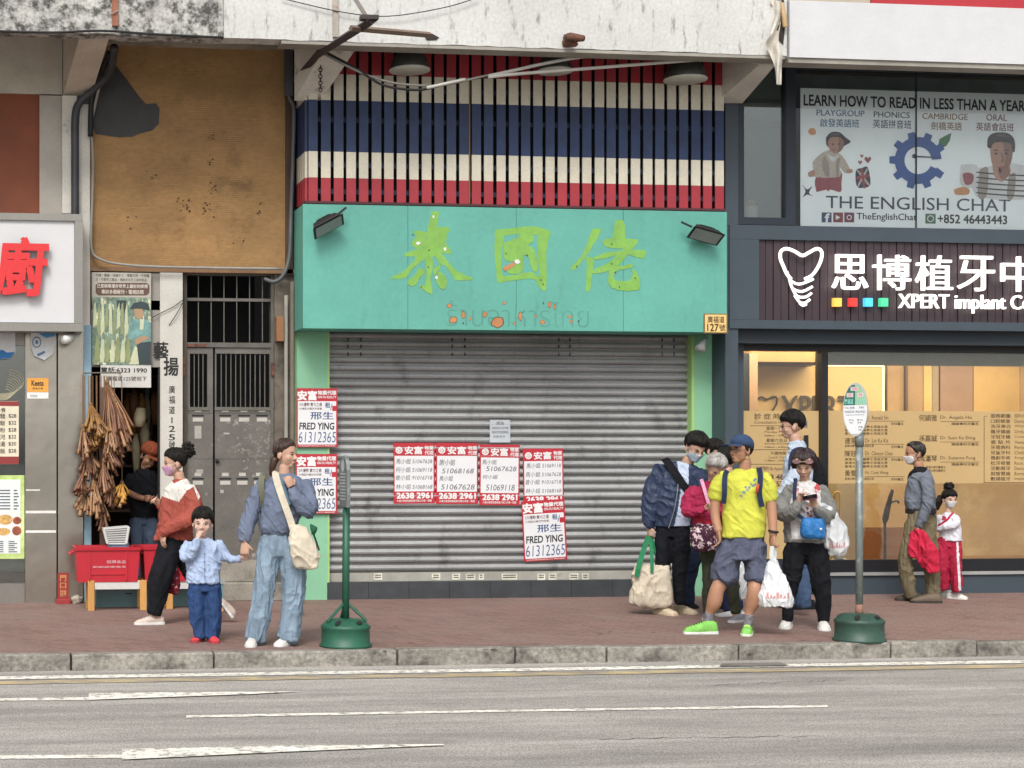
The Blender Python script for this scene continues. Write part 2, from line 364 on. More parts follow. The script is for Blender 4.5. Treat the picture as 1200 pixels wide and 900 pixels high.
# rusted stubs sticking out of the beam
rust = M('rust', '#6e3f2a', var=.35, fine=.25, col2='#2e211b', c2lo=.5, c2hi=.65, c2scale=12)
MB().tube([P(664, 44, BF), P(668, 44, BF-.1), P(684, 45, BF-.22)], [.04, .05, .03], 8).tube([P(662, 50, BF), P(672, 50, BF-.08), P(676, 53, BF-.1)], [.05, .04, .02], 7).build('rusty_stub', rust, TEN, True)
# brackets: haunches sloping from the beam back to the wall
def bracket(front, back, name, parent, m, yb=0.0, label=None):
    """front/back: (x0, x1, y) of the sloping underside's two edges"""
    f0, f1 = P(front[0], front[2], BF+.23), P(front[1], front[2], BF+.23); b0, b1 = P(back[0], back[2], yb), P(back[1], back[2], yb)
    zt = zsof-.003
    vs = [f0, f1, b1, b0, V((f0.x, f0.y, zt)), V((f1.x, f1.y, zt)), V((b1.x, b1.y, zt)), V((b0.x, b0.y, zt))]
    return MB().add(vs, [[0,3,2,1],[4,5,6,7],[0,1,5,4],[1,2,6,5],[2,3,7,6],[3,0,4,7]]).build(name, m, parent, label=label)
bracket((94, 129, 41), (74, 107, 112), 'bracket', TEN, cream)
white_old = M('old white paint', '#bdb9af', k=1.12, var=.12, fine=.08, col2='#6f675c', c2lo=.62, c2hi=.75, c2scale=4)
bracket((384, 422, 50), (345, 376, 118), 'bracket', TEN, white_old, -.40)
# bay over the restaurant
wl = MB(40).pbox(-420, 20, 73, 110, .02, .25); wl.build('wall_panel', M('beige painted wall', '#b0a899', k=1.15, var=.15, col2='#5b5247', c2lo=.66, c2hi=.74, c2scale=5), TEN)
MB(40).pbox(-420, 110.5, 46, 262, .05, .2).build('shutter_board', M('orange brown board', '#8a4522', k=.85, var=.18, scale=2, fine=.1), TEN)
MB().pbox(46.3, 112, 74, 262, .0, .25).build('pilaster', M('grey plaster', '#a29b91', k=1.05, var=.12), TEN)
MB().pbox(73, 112, 90, 250, -.06, .25).pbox(90, 122, 105.5, 560, -.03, .25).build('pilaster', white_old, TEN)
MB().pbox(98.5, 381, 107, 706, -.032, .02).build('pilaster_paint', M('pale blue paint', '#8fb6c9', k=.8, var=.15), TEN)
cable('downpipe', [(134, 55, -.75), (128, 85, -.35), (112, 104, -.16), (95, 118, -.1), (88.5, 135, -.1), (88, 180, -.1), (88, 262, -.1)], .042, M('black downpipe', '#34353a', var=.3, rough=.5), TEN, 10)
cable('cable', [(126, 60, -.4), (110, 130, -.08), (107, 150, -.07), (109, 190, -.07), (108, 240, -.07), (107, 290, -.09), (118, 304, -.1), (145, 310, -.1), (200, 313, -.1), (330, 315, -.1)], .014, M('grey wire'), TEN)
cable('cable', [(128, 62, -.6), (119, 84, -.3), (108, 112, -.12), (106, 160, -.07)], .03, M('black rubber'), TEN)
# bay with the tan boarding
tan_m = M('tan ribbed boarding', '#9a7440', k=.98, var=.22, scale=1.6, fine=.12, fscale=14, stretch=(1, 1, 1.6), col2='#5a3d1c', c2lo=.56, c2hi=.80, c2scale=2.2, bump=.3, bscale=30)
zt, zbm = Z(220, 50, 0), Z(220, 314, 0); mb = MB(); n = 104; xa, xb = X(106), X(334.5)
prof = []
for i in range(n):
    z0 = zbm+(zt-zbm)*i/n; z1 = zbm+(zt-zbm)*(i+1)/n
    prof += [(z0, 0.0), (z0+(z1-z0)*.75, -.0022), (z0+(z1-z0)*.9, .0015)]
prof.append((zt, 0))
mb.rings([[V((xa, .0+d, z)) for z, d in prof], [V((xb, .0+d, z)) for z, d in prof]], cap=False, closed=False)
mb.box(xa, xb, .02, .2, zbm, zt); mb.build('boarding', tan_m, TEN)
MB().ppoly([(108, 112), (131, 74), (137, 78), (164, 114), (171, 122), (183, 121), (187, 127), (186, 145), (178, 153), (165, 156), (155, 160), (140, 161), (112, 157), (106, 140), (111, 130), (107, 120)], -.008, .003).build('bare_patch', M('bare grey render', '#3c3c3d', var=.2, fine=.12), TEN)
mb = MB(); rnd = random.Random(31)
for (cx, cy, n_, sp) in [(245, 190, 9, 5), (250, 221, 12, 6), (216, 240, 16, 6), (244, 245, 16, 7), (303, 240, 4, 3), (305, 250, 5, 3), (247, 160, 5, 4), (180, 205, 4, 7), (150, 262, 5, 9), (285, 285, 5, 9), (208, 232, 3, 3)]:
    for k in range(n_):
        a, b = rnd.gauss(cx, sp*.6), rnd.gauss(cy, sp*.6); r = rnd.uniform(.5, 1.9); m_ = rnd.randint(4, 6)
        mb.ppoly([(a+r*rnd.uniform(.3, 1.2)*cos(2*pi*j/m_), b+r*rnd.uniform(.3, 1.0)*sin(2*pi*j/m_)) for j in range(m_)], -.006-.0001*k, .001)
mb.build('stain', M('dark brown stain', '#4a2a18', var=.3), TEN)
MB().pbox(105, 33, 345, 53.5, -.1, .3).build('lintel', M('grey lintel', '#9c9282', k=1.1, var=.25, col2='#4a4238', c2lo=.5, c2hi=.8, c2scale=2), TEN)
MB().pbox(105, 313.8, 347, 319.2, -.02, .2).build('ledge', M('wooden ledge', '#7c5c3c', var=.3), TEN)
MB().pbox(334.5, 56, 343.5, 322, -.02, .22).build('pilaster', M('dark brown plaster', '#4a3423', var=.25), TEN)
pm = M('dark grey pipe', '#4f5054', var=.25, rough=.5)
cable('downpipe', [(338.5, 56, -.12), (338.5, 110, -.12), (343, 122, -.12), (344.5, 140, -.12), (341, 250, -.13), (339, 300, -.13), (332, 322, -.14), (322, 330, -.12), (310, 327, -.06)], .022, pm, TEN, 8)
MB().pbox(334.6, 57, 343.2, 112, -.16, .08).build('pipe_box', pm, TEN)
MB().pbox(321.8, 319.6, 348, 706, .03, .2).build('door_jamb', M('brown grey plaster', '#675d50', var=.25, fine=.1, col2='#3c352c', c2lo=.5, c2hi=.7, c2scale=4), TEN)
cable('downpipe', [(335.3, 346, -.03), (335.3, 500, -.03), (335.3, 704, -.03)], .022, M('light grey pipe', '#8d8a80', var=.15), TEN, 8)
cable('downpipe', [(342.5, 330, -.05), (342.5, 480, -.05), (342.5, 704, -.05)], .026, M('brown pipe', '#6a6153', var=.2), TEN, 8)
MB().pbox(324, 371, 333, 400, -.06, .09).build('junction_box', M('brown box', '#8a5d35', var=.2), TEN, bevel=.006)
# mint pillars and plinth of the closed shop
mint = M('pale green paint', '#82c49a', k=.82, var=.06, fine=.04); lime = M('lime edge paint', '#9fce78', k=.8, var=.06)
zs = Z(600, 384, 0)
MB().pbox(347.5, 380, 383.5, 705.5, .0, .3).build('pillar', [mint], TEN)
MB().pbox(383.6, 380, 386.2, 683, -.004, .3).build('pillar_edge', lime, TEN)
MB().pbox(814.2, 380, 842, 698.5, .0, .3).build('pillar', [mint], TEN)
MB().pbox(810.5, 380, 814.1, 672, -.004, .3).build('pillar_edge', lime, TEN)
MB().pbox(343.6, 386, 347.4, 706, -.01, .3).build('pillar_edge', M('dull green trim', '#6aa56f', var=.1), TEN)  # a darker green than the pillar paint
tile = M('black plinth tile', '#3a3e42', var=.2, scale=6, fine=.1, rough=.4)
for i in range(9):
    a_ = 384+i*47.6; MB().box(X(a_)+.002, X(a_+47.6)-.002, -.005, .3, 0, Z(600, 680.5, 0)).build('plinth_tile', tile, TEN)
MB().box(X(380), X(816), .32, .5, 0, zsof).build('wall', M('inner wall', '#555555'), TEN)  # unseen backing added behind the shutter to block light leaks
MB().box(X(340), X(850), .25, .31, zs, zsof).build('wall', dark, TEN)  # dark backing added behind the slats, also against light leaks
# door step
step = M('worn concrete step', '#8a8478', var=.25, fine=.15, col2='#565046', c2lo=.5, c2hi=.75, c2scale=4, bump=.3)
MB().box(X(188), X(347), -.06, .4, 0, Z(300, 683, -.06)).build('doorstep', step, TEN, bevel=.01)
MB().box(X(188), X(347), .10, .4, Z(300, 683, -.06), Z(300, 655, .1)).build('doorstep', step, TEN, bevel=.01)
# left and right continuation of the old front, out of the frame
MB().box(XL, X(-60), .1, .5, 0, zsof).build('wall', cream, TEN)
MB().box(XL, XR, 3.2, 3.4, 0, 12).build('wall', M('inner wall'), TEN)

# ------------------------------------------------------------------ slatted screen above the sign
SCR = thing('slat_screen', 'slatted timber screen striped red, white, blue, white and red above the turquoise sign', 'slat screen', P(600, 240, -.45))
slat_mats = [M('red slat paint', '#ab2232', k=.80, var=.14, fine=.08, rough=.55), M('cream slat paint', '#d2cbb6', k=.84, var=.10, fine=.08), M('navy slat paint', '#1b3562', k=.72, var=.3, scale=5, fine=.12, rough=.55)]
bands = [(45, 93.5, 0), (93.5, 123.5, 1), (123.5, 183, 2), (183, 213.2, 1), (213.2, 240.5, 0)]
def slat(mb, x0, x1, y0, y1, rnd):
    for (a, b, mi) in bands:
        j = rnd.uniform(-.004, .004)
        mb.box(x0, x1, y0, y1, Z(620, b, -.48), Z(620, a, -.48), mi)
mb = MB(); rnd = random.Random(4); SP = -.48; x0 = X(361.5, SP); x1 = X(848.5, SP); n = 34; pitch = (x1-x0)/(n-.28)
for i in range(n):
    a = x0+i*pitch; d = rnd.uniform(-.006, .006); slat(mb, a, a+pitch*(.735+rnd.uniform(-.02, .02)), SP+d, SP+.014+d, rnd)
mb.build('slat_face', slat_mats, SCR)
mb = MB()
for i in range(4): slat(mb, x0-.032, x0-.004, SP+.03+i*.115, SP+.03+i*.115+.085, rnd)
mb.build('slat_return', slat_mats, SCR)
mb = MB()
for yy in (112, 148, 200, 231): MB().box(x0, x1, SP+.04, SP+.075, Z(620, yy, SP), Z(620, yy, SP)+.05).build('rail', M('navy rail', '#1a2740', var=.2), SCR)
MB().box(x0-.03, x1+.01, SP-.02, SP+.3, Z(620, 243.4, SP), Z(620, 240.6, SP)).build('ledge', M('dark red ledge', '#4a2026'), SCR)
MB().box(x0+1.70, x0+1.712, SP-.004, SP-.001, Z(620, 240, SP), Z(620, 93, SP)).build('tape', M('brown tape', '#7a5a30'), SCR)
# three dusty pendant lamps hung in front of the screen
lamp_m = M('dusty grey lamp', '#393a36', var=.25, fine=.12, rough=.5); lamp_in = M('lamp rim', '#b9b9ae', var=.1)
for i, (cx, yt, yb_, r, lab) in enumerate([(480, 56, 82, 23, 'dusty grey dome lamp nearest the chain above the red slats'), (650, 60, 83, 20, 'grey dome lamp above the two white cables, between the other lamps'), (803, 66, 93, 23.5, 'grey dome lamp beside the right hand white bracket')]):
    yy = -.78; c = P(cx, yb_, yy); s_ = (P(cx+1, yb_, yy)-P(cx, yb_, yy)).length; h = (yb_-yt)*s_; R_ = r*s_
    t = thing('pendant_lamp', lab, 'lamp', c, 'dome lamps under the beam')
    MB().lathe(c, [(R_*.97, .0), (R_*.98, .012), (R_*.93, h*.25), (R_*.75, h*.6), (R_*.5, h*.85), (R_*.42, h), (R_*.3, h+.02)], 28).build('shade', lamp_m, t, True)
    MB().lathe(c, [(R_*1.0, -.012), (R_*1.02, -.004), (R_*1.0, .006), (R_*.9, .007), (R_*.86, -.006)], 28).lathe(c, [(R_*.84, -.003), (.02, .0)], 28).build('rim', lamp_in, t, True)
    MB().tube([c+V((0, 0, h)), V((c.x, c.y, zsof))], .015, 8).build('stem', lamp_m, t)

# ------------------------------------------------------------------ roller shutter
SHY = .12
SH = thing('roller_shutter', 'closed grey steel roller shutter under the turquoise sign', 'roller shutter', P(600, 683, SHY))
def shutter_m():
    return M('galvanised shutter', '#a3a4a4', k=.86, rough=.5, met=.15, var=.2, scale=1.3, stretch=(.7, 1, 2.0), fine=.12, fscale=40, col2='#5b5b5c', c2lo=.55, c2hi=.78, c2scale=2.2, c2stretch=(1.6, 1, .9))
z0, z1 = Z(600, 669, SHY), Z(600, 372, SHY); n = 32; prof = []
for i in range(n):
    a = z0+(z1-z0)*i/n; h = (z1-z0)/n; rr = random.uniform(-.004, .004)
    for t_, d in ((0, .025), (.13, .025), (.17, -.002), (.3, -.020), (.5, -.028), (.7, -.024), (.86, -.010), (.89, .025)): prof.append((a+h*t_, d+rr))
mb = MB(); mb.rings([[V((X(383)+.0, SHY+d, z)) for z, d in prof], [V((X(600), SHY+d, z)) for z, d in prof], [V((X(812), SHY+d, z)) for z, d in prof]], cap=False, closed=False)
mb.build('slats', shutter_m(), SH)
MB().box(X(384), X(811.5), SHY-.03, SHY+.03, Z(600, 683, SHY), Z(600, 669.5, SHY)).build('bottom_bar', M('painted steel bar', '#a8a59a', k=.8, var=.2, col2='#6e675a', c2lo=.6, c2hi=.8, c2scale=6), SH)
mb = MB()
for cx in (408, 423, 530, 545, 655, 668, 776, 790):
    for yy in (396, 404, 413): mb.pbox(cx-.7, yy, cx+.7, yy+4, SHY-.03, .01)
mb.build('rivet', M('dark rivet', '#25262a'), SH)
mb = MB(); mk = MB()
for (a, b) in [(438, 448), (506, 516), (530, 539), (546, 557), (561, 567), (588, 606), (630, 639), (643, 652), (667, 678), (682, 690)]:
    st = MB().pbox(a, 671.5+random.uniform(0, 1), b, 679.5, SHY-.034, .003).build('sticker', M('faded stickers', '#cfccb9', var=.3, scale=9), SH); mk = MB()
    for q in range(2): mk.pbox(a+1.5, 673.4+q*2.6, b-1.5, 674.6+q*2.6, SHY-.036, .0015)
    mk.build('print', M('sticker ink', '#55534c'), st)
# ------------------------------------------------------------------ turquoise fascia of the closed Thai shop
SY = -.50
SIGN = thing('shop_sign', 'turquoise shop fascia with peeled green characters above the closed shutter', 'shop sign', P(600, 387, SY))
turq = M('turquoise paint', '#58b4a2', k=.76, var=.10, scale=1.2, fine=.05, fscale=18, rough=.6, col2='#458c7e', c2lo=.58, c2hi=.82, c2scale=2.0, c2stretch=(3, 3, .6))
seam = M('seam', '#2f6e66')
xs = [354.8, 478, 605, 730.5, 852]; zt, zl = Z(600, 243.6, SY), Z(600, 387, SY)
for a, b in zip(xs[:-1], xs[1:]):
    MB().box(X(a, SY)+.002, X(b, SY)-.002, SY, SY+.05, zl, zt).build('panel', turq, SIGN)
MB().box(X(354.8, SY)+.003, X(852, SY)-.003, SY+.051, -.02, zl+.004, zt-.004).build('box', turq, SIGN)
green = M('bright green character paint', '#7ab63c', k=.84, var=.14, scale=6, fine=.10, rough=.65, col2='#6a9a55', c2lo=.56, c2hi=.7, c2scale=9)
def strokes(name, polys, ox, oy, sc, mat, parent, y0, step=.0005):
    mb = MB(); rj = random.Random(5)
    for i, p in enumerate(polys):
        q = [(ox+a/sc, oy+b/sc) for a, b in p]
        q = [(v[0]+rj.uniform(-.45, .45), v[1]+rj.uniform(-.45, .45)) for v in spline(q+[q[0]], 5)[:-1]]
        mb.ppoly(q, y0-.0012-step*i, .001+step*i)
    return mb.build(name, mat, parent)
TAI = [[(335,45),(385,50),(380,110),(362,190),(308,190),(320,120)], [(205,195),(230,180),(320,190),(360,165),(440,155),(462,175),(445,205),(436,260),(450,290),(476,335),(450,345),(398,335),(330,372),(230,390),(215,365),(150,365),(152,340),(232,310),(198,290),(200,255),(228,225)],
  [(262,330),(318,355),(245,412),(188,462),(150,512),(50,520),(60,505),(130,470),(200,405)], [(350,345),(395,338),(470,420),(520,470),(620,515),(595,530),(505,530),(480,495),(432,430),(398,420)],
  [(290,380),(340,375),(345,440),(327,520),(340,590),(330,630),(256,580),(254,565),(288,560),(300,490)], [(250,440),(288,470),(258,510),(215,570),(170,560),(170,530),(210,500)], [(345,470),(360,440),(398,420),(385,460),(355,500)], [(372,500),(395,470),(440,525),(432,585),(400,590),(370,545)]]
GUO = [[(105,157),(220,150),(340,138),(458,165),(442,200),(300,184),(160,196)], [(108,170),(165,195),(152,300),(155,450),(165,490),(125,485),(108,330)], [(385,185),(458,168),(440,300),(435,540),(375,500),(392,460),(384,300)], [(140,455),(240,448),(340,430),(400,475),(392,505),(340,472),(150,490)],
  [(165,245),(240,212),(300,175),(352,195),(357,230),(322,260),(362,290),(382,412),(350,420),(322,335),(292,330),(285,425),(210,442),(190,415),(250,370),(172,350)]]
LAO = [[(735,150),(787,167),(705,310),(640,392),(600,418),(604,388),(668,318)], [(690,330),(740,350),(730,450),(716,545),(690,540),(696,430)], [(880,100),(935,110),(932,265),(858,255)], [(795,240),(830,215),(1000,220),(1012,240),(960,275),(830,272)],
  [(992,220),(1022,238),(900,385),(830,425),(740,440),(746,415),(850,360),(938,270)], [(745,332),(850,300),(1060,290),(1066,330),(1040,342),(940,318),(758,352)], [(850,402),(980,380),(986,400),(890,422),(868,460),(885,482),(958,488),(990,445),(982,410),(1022,440),(1030,540),(900,545),(840,512),(834,442)]]
strokes('character', TAI, 450, 240, 6, green, SIGN, SY); strokes('character', GUO, 560, 240, 5.4545, green, SIGN, SY); strokes('character', LAO, 560, 240, 5.4545, green, SIGN, SY)
chip_o = M('orange bare board', '#cf8a4c', k=.75, var=.2, fine=.1); chip_w = M('white chipped paint', '#dcdcd6', k=.85); chip_d = M('dark drill hole', '#2a3330')
mb = MB()
for c, w_, h in [((527, 358), 6, 5), ((531, 375), 8, 8), ((543, 369), 4, 9), ((551, 373), 3, 5), ((568, 368), 5, 8), ((583, 378), 15, 12), ((610, 371), 4, 10), ((628, 371), 3, 3), ((635.5, 377.5), 6, 5), ((644, 357), 4, 7), ((650, 359.5), 3, 7), ((667.5, 371), 6, 3), ((669.5, 377), 4, 4), ((591, 355), 4, 4), ((603, 379), 4, 3)]:
    q = [(c[0]+w_/2*cos(t)*random.uniform(.6, 1.15), c[1]+h/2*sin(t)*random.uniform(.7, 1.2)) for t in np.linspace(0, 2*pi, 9)[:-1]]
    mb.ppoly([(c[0]+(a-c[0])*1.22, c[1]+(b-c[1])*1.2) for a, b in q], SY-.001, .003, 1); mb.ppoly(q, SY-.002, .002, 0)
mb.ppoly([(589, 314), (602, 307), (604, 311), (592, 318)], SY-.0065, .002, 0)
mb.build('chipped_patch', [chip_o, M('chip edge', '#5b4a34')], SIGN)
mb = MB()
for c, r in [((490, 285), 3), ((522, 292), 2.2), ((511.5, 325), 2), ((606, 307), 3.4), ((508, 254), 2)]:
    mb.ppoly([(c[0]+r*cos(t)*random.uniform(.5, 1.2), c[1]+r*sin(t)*random.uniform(.6, 1.2)) for t in np.linspace(0, 2*pi, 8)[:-1]], SY-.007, .002)
mb.build('paint_chip', chip_w, SIGN)
mb = MB()
for c in [(494, 336), (484, 275), (503, 293), (502, 313), (593, 297), (618, 299), (634, 328), (636.5, 333), (676, 312), (717, 309), (721, 319), (726, 336.5), (744.5, 326), (717, 286), (543, 378.5), (637, 355), (678, 376)]:
    mb.ppoly([(c[0]+.8*cos(t), c[1]+.9*sin(t)) for t in np.linspace(0, 2*pi, 7)[:-1]], SY-.0075, .002)
mb.build('drill_hole', chip_d, SIGN)
# ghost outline of the removed Thai lettering
gm = MB(); letter(gm, 'ร้านอาหารไทย', 524, 353, 690, 383, SY-.0008, bold=-.012); gm.build('ghost_lettering', M('ghost lettering', '#4fa08f', k=.76), SIGN)

def floodlight(c, tilt, lab, arm):
    p = P(*c, SY-.16); t = thing('floodlight', lab, 'floodlight', p, 'floodlights on the turquoise sign')
    R_ = Matrix.Rotation(radians(tilt), 3, 'Y') @ Matrix.Rotation(radians(-35), 3, 'X')
    def bx(mb, x0, x1, y0, y1, z0, z1):
        vs = [p+R_ @ V(q) for q in [(x0,y0,z0),(x1,y0,z0),(x1,y1,z0),(x0,y1,z0),(x0*.75,y0*.6,z1),(x1*.75,y0*.6,z1),(x1*.75,y1*.6,z1),(x0*.75,y1*.6,z1)]]
        return mb.add(vs, [[0,3,2,1],[4,5,6,7],[0,1,5,4],[1,2,6,5],[2,3,7,6],[3,0,4,7]])
    blk = M('black lamp housing', '#222326', var=.2, rough=.45)
    b = bx(MB(), -.16, .16, -.075, .075, 0, .075); bx(b, -.09, .09, -.05, .05, .075, .105); b.build('housing', blk, t, bevel=.006)
    bx(MB(), -.175, .175, -.09, .09, -.02, -.001).build('rim', blk, t)
    bx(MB(), -.15, .15, -.075, .075, -.026, -.0205).build('lens', M('lamp lens', '#8f9a98', rough=.1, k=.8), t)
    MB().tube([p+R_ @ V((0, .05, .05)), V((p.x, SY, p.z+.02))], .02, 8).tube([p+R_ @ V((arm*.15, 0, .06)), p+R_ @ V((arm*.27, 0, .09))], .012, 6).build('arm', blk, t)
floodlight((384, 264), -28, 'black floodlight tilted above the blank stretch of turquoise sign beside the boarding', 1)
floodlight((827, 275), 14, 'black floodlight above the yellow number plate on the turquoise sign', -1)
# house number plate
NP = thing('number_plate', 'yellow house number plate reading 127 at the corner of the turquoise sign', 'number plate', P(839, 390, SY))
MB().pbox(825, 367.5, 852.5, 390.5, SY-.012, .011).build('frame', M('plate frame', '#7a6434'), NP)
MB().pbox(826.3, 368.8, 851.2, 389.2, SY-.0145, .003).build('plate', M('yellow plate', '#dcb667', k=1.05), NP)
words('lettering', [('廣福道', 829, 370.5, 849, 378.3, SY-.0165, .01), ('127', 829, 379.5, 842, 388, SY-.0165, .02), ('號', 843, 380, 850, 388, SY-.0165, .01)], M('brown ink', '#4a3216'), NP)
SPT = thing('spotlight', 'small white spotlight under the yellow number plate', 'spotlight', P(827, 392, -.1))
MB().tube([P(828.5, 390, -.12), P(828.5, 396, -.12), P(825, 399, -.14)], .012, 8).build('bracket', M('grey wire'), SPT)
MB().tube([P(826, 397, -.14), P(822.5, 404, -.18), P(820, 409.5, -.2)], [.025, .04, .058], 12).build('head', M('white lamp plastic', '#d4d6d2', k=.85), SPT, True)

# ------------------------------------------------------------------ restaurant sign and stainless front
KYP = -.35
KS = thing('restaurant_sign', 'white lightbox sign with one red brush character in a steel frame', 'shop sign', P(40, 385, KYP))
steel = M('brushed steel', '#a09c94', k=.75, met=.6, rough=.38, var=.12, stretch=(1, 1, .2), scale=2)
MB(40).pbox(-420, 250, 97, 258, KYP, .3).pbox(-420, 378.5, 97, 388, KYP, .3).pbox(87.5, 258.2, 97, 378.3, KYP, .3).build('frame', steel, KS)
MB(40).pbox(-420, 258.5, 87, 378, KYP+.03, .25).build('face', M('white sign face', '#cfd0d2', k=.88, var=.03, fine=.02, rough=.4), KS)
mb = MB(); letter(mb, '廚', -6, 280, 56, 346, KYP-.02, bold=.028, shear=.12, depth=.04); mb.build('character', M('bright red acrylic', '#e0141c', k=.9, rough=.35, var=.03), KS)
FR = thing('restaurant_shopfront', 'brushed steel restaurant front with menu window under the white lightbox sign', 'shopfront', P(50, 708, 0))
sst = M('stainless sheet', '#b3aca0', k=.85, met=.92, rough=.24, var=.16, scale=1.4, stretch=(1, 1, .8), fine=.03, bump=.9, bscale=1.6)
MB().pbox(29.5, 388.5, 66.5, 714, -.02, .12).build('steel_panel', sst, FR, bevel=.004)
MB().pbox(68, 388.5, 97.7, 706, -.06, .2).build('steel_panel', sst, FR, bevel=.004)
MB(40).pbox(-420, 388.5, 29, 405, .02, .1).pbox(-420, 684, 29, 712, 0, .2).build('window_frame', steel, FR)
MB(40).pbox(-420, 405.3, 29.2, 683.8, .06, .012).build('window_pane', glass('shop window', '#eef3f0', .08), FR)
MB(40).pbox(-420, 400, 30, 690, .75, .05).build('inner_wall', M('green grey inner wall', '#5a6a60', var=.25), FR)
MB(40).pbox(-420, 640, 30, 690, .12, .5).build('counter', M('steel counter', '#85847e', met=.5, rough=.4), FR)
mb = MB()
for k in range(9):
    r = 11+k*1.6; c = (2, 462-k*.4)
    mb.tube([P(c[0]+r*1.1*cos(t), c[1]+r*.62*sin(t)-k*1.5, .054) for t in np.linspace(-1.2, 1.9, 14)], .0035, 5)
mb.build('window_decal', M('cream decal', '#b7b08e', k=.8), FR)
mb = MB(); mb.pbox(30.5, 573.6, 47, 575, -.024, .004).pbox(30, 598.5, 65.5, 601.5, -.024, .004).pbox(30, 621.5, 65.5, 624.3, -.024, .004); mb.build('white_tape', M('white tape', '#e4e2dc', k=.9), FR)
MB().pbox(80, 534, 86, 546, -.066, .005).build('switch_plate', steel, FR)
# menus and small signs hung on the restaurant front
def menu_text(parent, rows, mat, y, name='lettering'): return words(name, [(*r[:5], y, .012) for r in rows], mat, parent)
MN = thing('menu_board', 'cream menu board with prices behind the restaurant window, above the green menu', 'menu', P(10, 545, .04))
MB().pbox(-60, 470, 22, 544, .03, .012).build('board', M('menu cream', '#e6dcc0', k=.85), MN)
MB().pbox(-60, 470.2, 22, 475.5, .027, .002).pbox(-60, 535, 22, 543.8, .027, .002).build('stripe', M('menu brown', '#8b2b2a'), MN)
mb = MB(); mi = 0
for k, s_ in enumerate(['$28', '$32', '$28', '$32', '$30', '$28']): letter(mb, s_, 10, 485+k*8.2, 19, 490+k*8.2, .026); letter(mb, '麵飯粉河湯飯'[k], 0, 484.5+k*8.2, 6, 490.5+k*8.2, .026)
letter(mb, '小食', -6, 477.5, 7, 483, .026); mb.build('lettering', M('black ink', '#1c1b1a'), MN)
GM = thing('menu_poster', 'green bordered menu poster with food pictures in the restaurant window', 'poster', P(12, 655, .04))
MB().pbox(-60, 557, 28.5, 655, .03, .012).build('sheet', M('lime poster', '#a9cc4d', k=.85, col2='#d6e59a', c2lo=.4, c2hi=.6, c2scale=2), GM)
MB().pbox(-60, 562, 24, 649, .027, .002).build('paper', M('white paper', '#e5e7e4', k=.88, var=.04), GM)
mb = MB()
for k, (c, r) in enumerate([((6, 609), (9, 6)), ((20, 610), (5, 4.5)), ((4, 623), (8, 4.5)), ((19.5, 622), (5.5, 5.5))]): mb.ppoly([(c[0]+r[0]*cos(t), c[1]+r[1]*sin(t)) for t in np.linspace(0, 2*pi, 13)[:-1]], .0255, .0012, k % 2)
mb.build('food_picture', [M('noodle photo', '#c79a4c', var=.4, scale=30), M('soup photo', '#9a4a2c', var=.5, scale=30)], GM)
mb = MB()
for k in range(7): mb.pbox(-4, 574+k*3.6, 12, 575.4+k*3.6, .0258, .001); mb.pbox(16, 574+k*3.6, 20+k % 3, 575.6+k*3.6, .0258, .001)
for k in range(6): mb.pbox(-4, 634+k*2.4, 4, 635.2+k*2.4, .0258, .001); mb.pbox(10, 634+k*2.4, 17+k % 2*3, 635.2+k*2.4, .0258, .001)
mb.build('lettering', M('blue grey ink', '#47626e'), GM)
def banner(name, lab, poly, y, cols, parent=None):
    t = thing(name, lab, 'pennant', P(*poly[0], y)); return t
B1 = banner('hanging_pennant', 'white and blue pennant with a round crest hanging on the steel panel', [(50, 420)], -.07, None)
MB().ppoly([(36, 388.8), (65, 388.8), (64.5, 405), (62, 415), (52, 422), (40, 417), (36.5, 408)], -.075, .006).build('cloth', M('white pennant', '#dfe4e6', k=.88), B1)
MB().ppoly([(44, 389), (64.8, 389), (64, 394), (54, 396), (47, 392)], -.0785, .003).build('band', M('sky blue print', '#4aa3d6', k=.85), B1)
mb = MB(); mb.rings([[P(43+r*cos(t), 401+r*1.25*sin(t), -.0785) for t in np.linspace(0, 2*pi, 21)[:-1]] for r in (5.3, 4.2)], cap=False)
mb.ppoly([(43+1.8*cos(t), 401+2.5*sin(t)) for t in np.linspace(0, 2*pi, 10)[:-1]], -.0785, .002)
mb.ppoly([(43, 415), (52, 411), (53, 413.4), (45, 417.6)], -.0785, .002); mb.build('crest', M('blue grey print', '#5878a0'), B1)
B2 = banner('hanging_pennant', 'white pennant with a blue wave hem hanging in the restaurant window', [(10, 420)], 0, None)
MB().ppoly([(-30, 390), (18, 390), (18, 413), (12, 420), (-30, 424)], -.0, .006).build('cloth', M('white pennant'), B2)
MB().ppoly([(-30, 414), (-4, 411), (3, 410), (8, 413), (17.5, 412.5), (12, 419.5), (-30, 423.8)], -.004, .003).build('hem', M('strong blue print', '#1f7fc8', k=.85), B2)
ST = thing('sticker', 'orange and white delivery sticker on the steel panel', 'sticker', P(44, 467, -.03))
MB().pbox(31.7, 443, 56.7, 459.6, -.0235, .003).build('orange_half', M('orange sticker', '#e7a023', k=.9, var=.03), ST)
MB().pbox(31.7, 459.8, 56.7, 467, -.0235, .003).build('white_half', M('white paper'), ST)
words('lettering', [('Keeta', 37, 446, 51, 452, -.0245, .03), ('美食外賣', 38, 454, 50.5, 456.5, -.0245), ('WWW', 35.5, 462.6, 44, 465.8, -.0245)], M('brown ink'), ST)
CM = thing('camera_lamp', 'small white lamp under the corner of the lightbox sign', 'lamp', P(82, 396, -.2))
MB().tube([P(74.5, 398, -.3), P(79, 397.5, -.26), P(85, 394, -.2)], [.045, .05, .04], 12).build('head', M('white lamp plastic'), CM, True)
MB().tube([P(85, 394, -.2), P(87.5, 388, -.18)], .02, 8).build('bracket', M('grey wire'), CM)
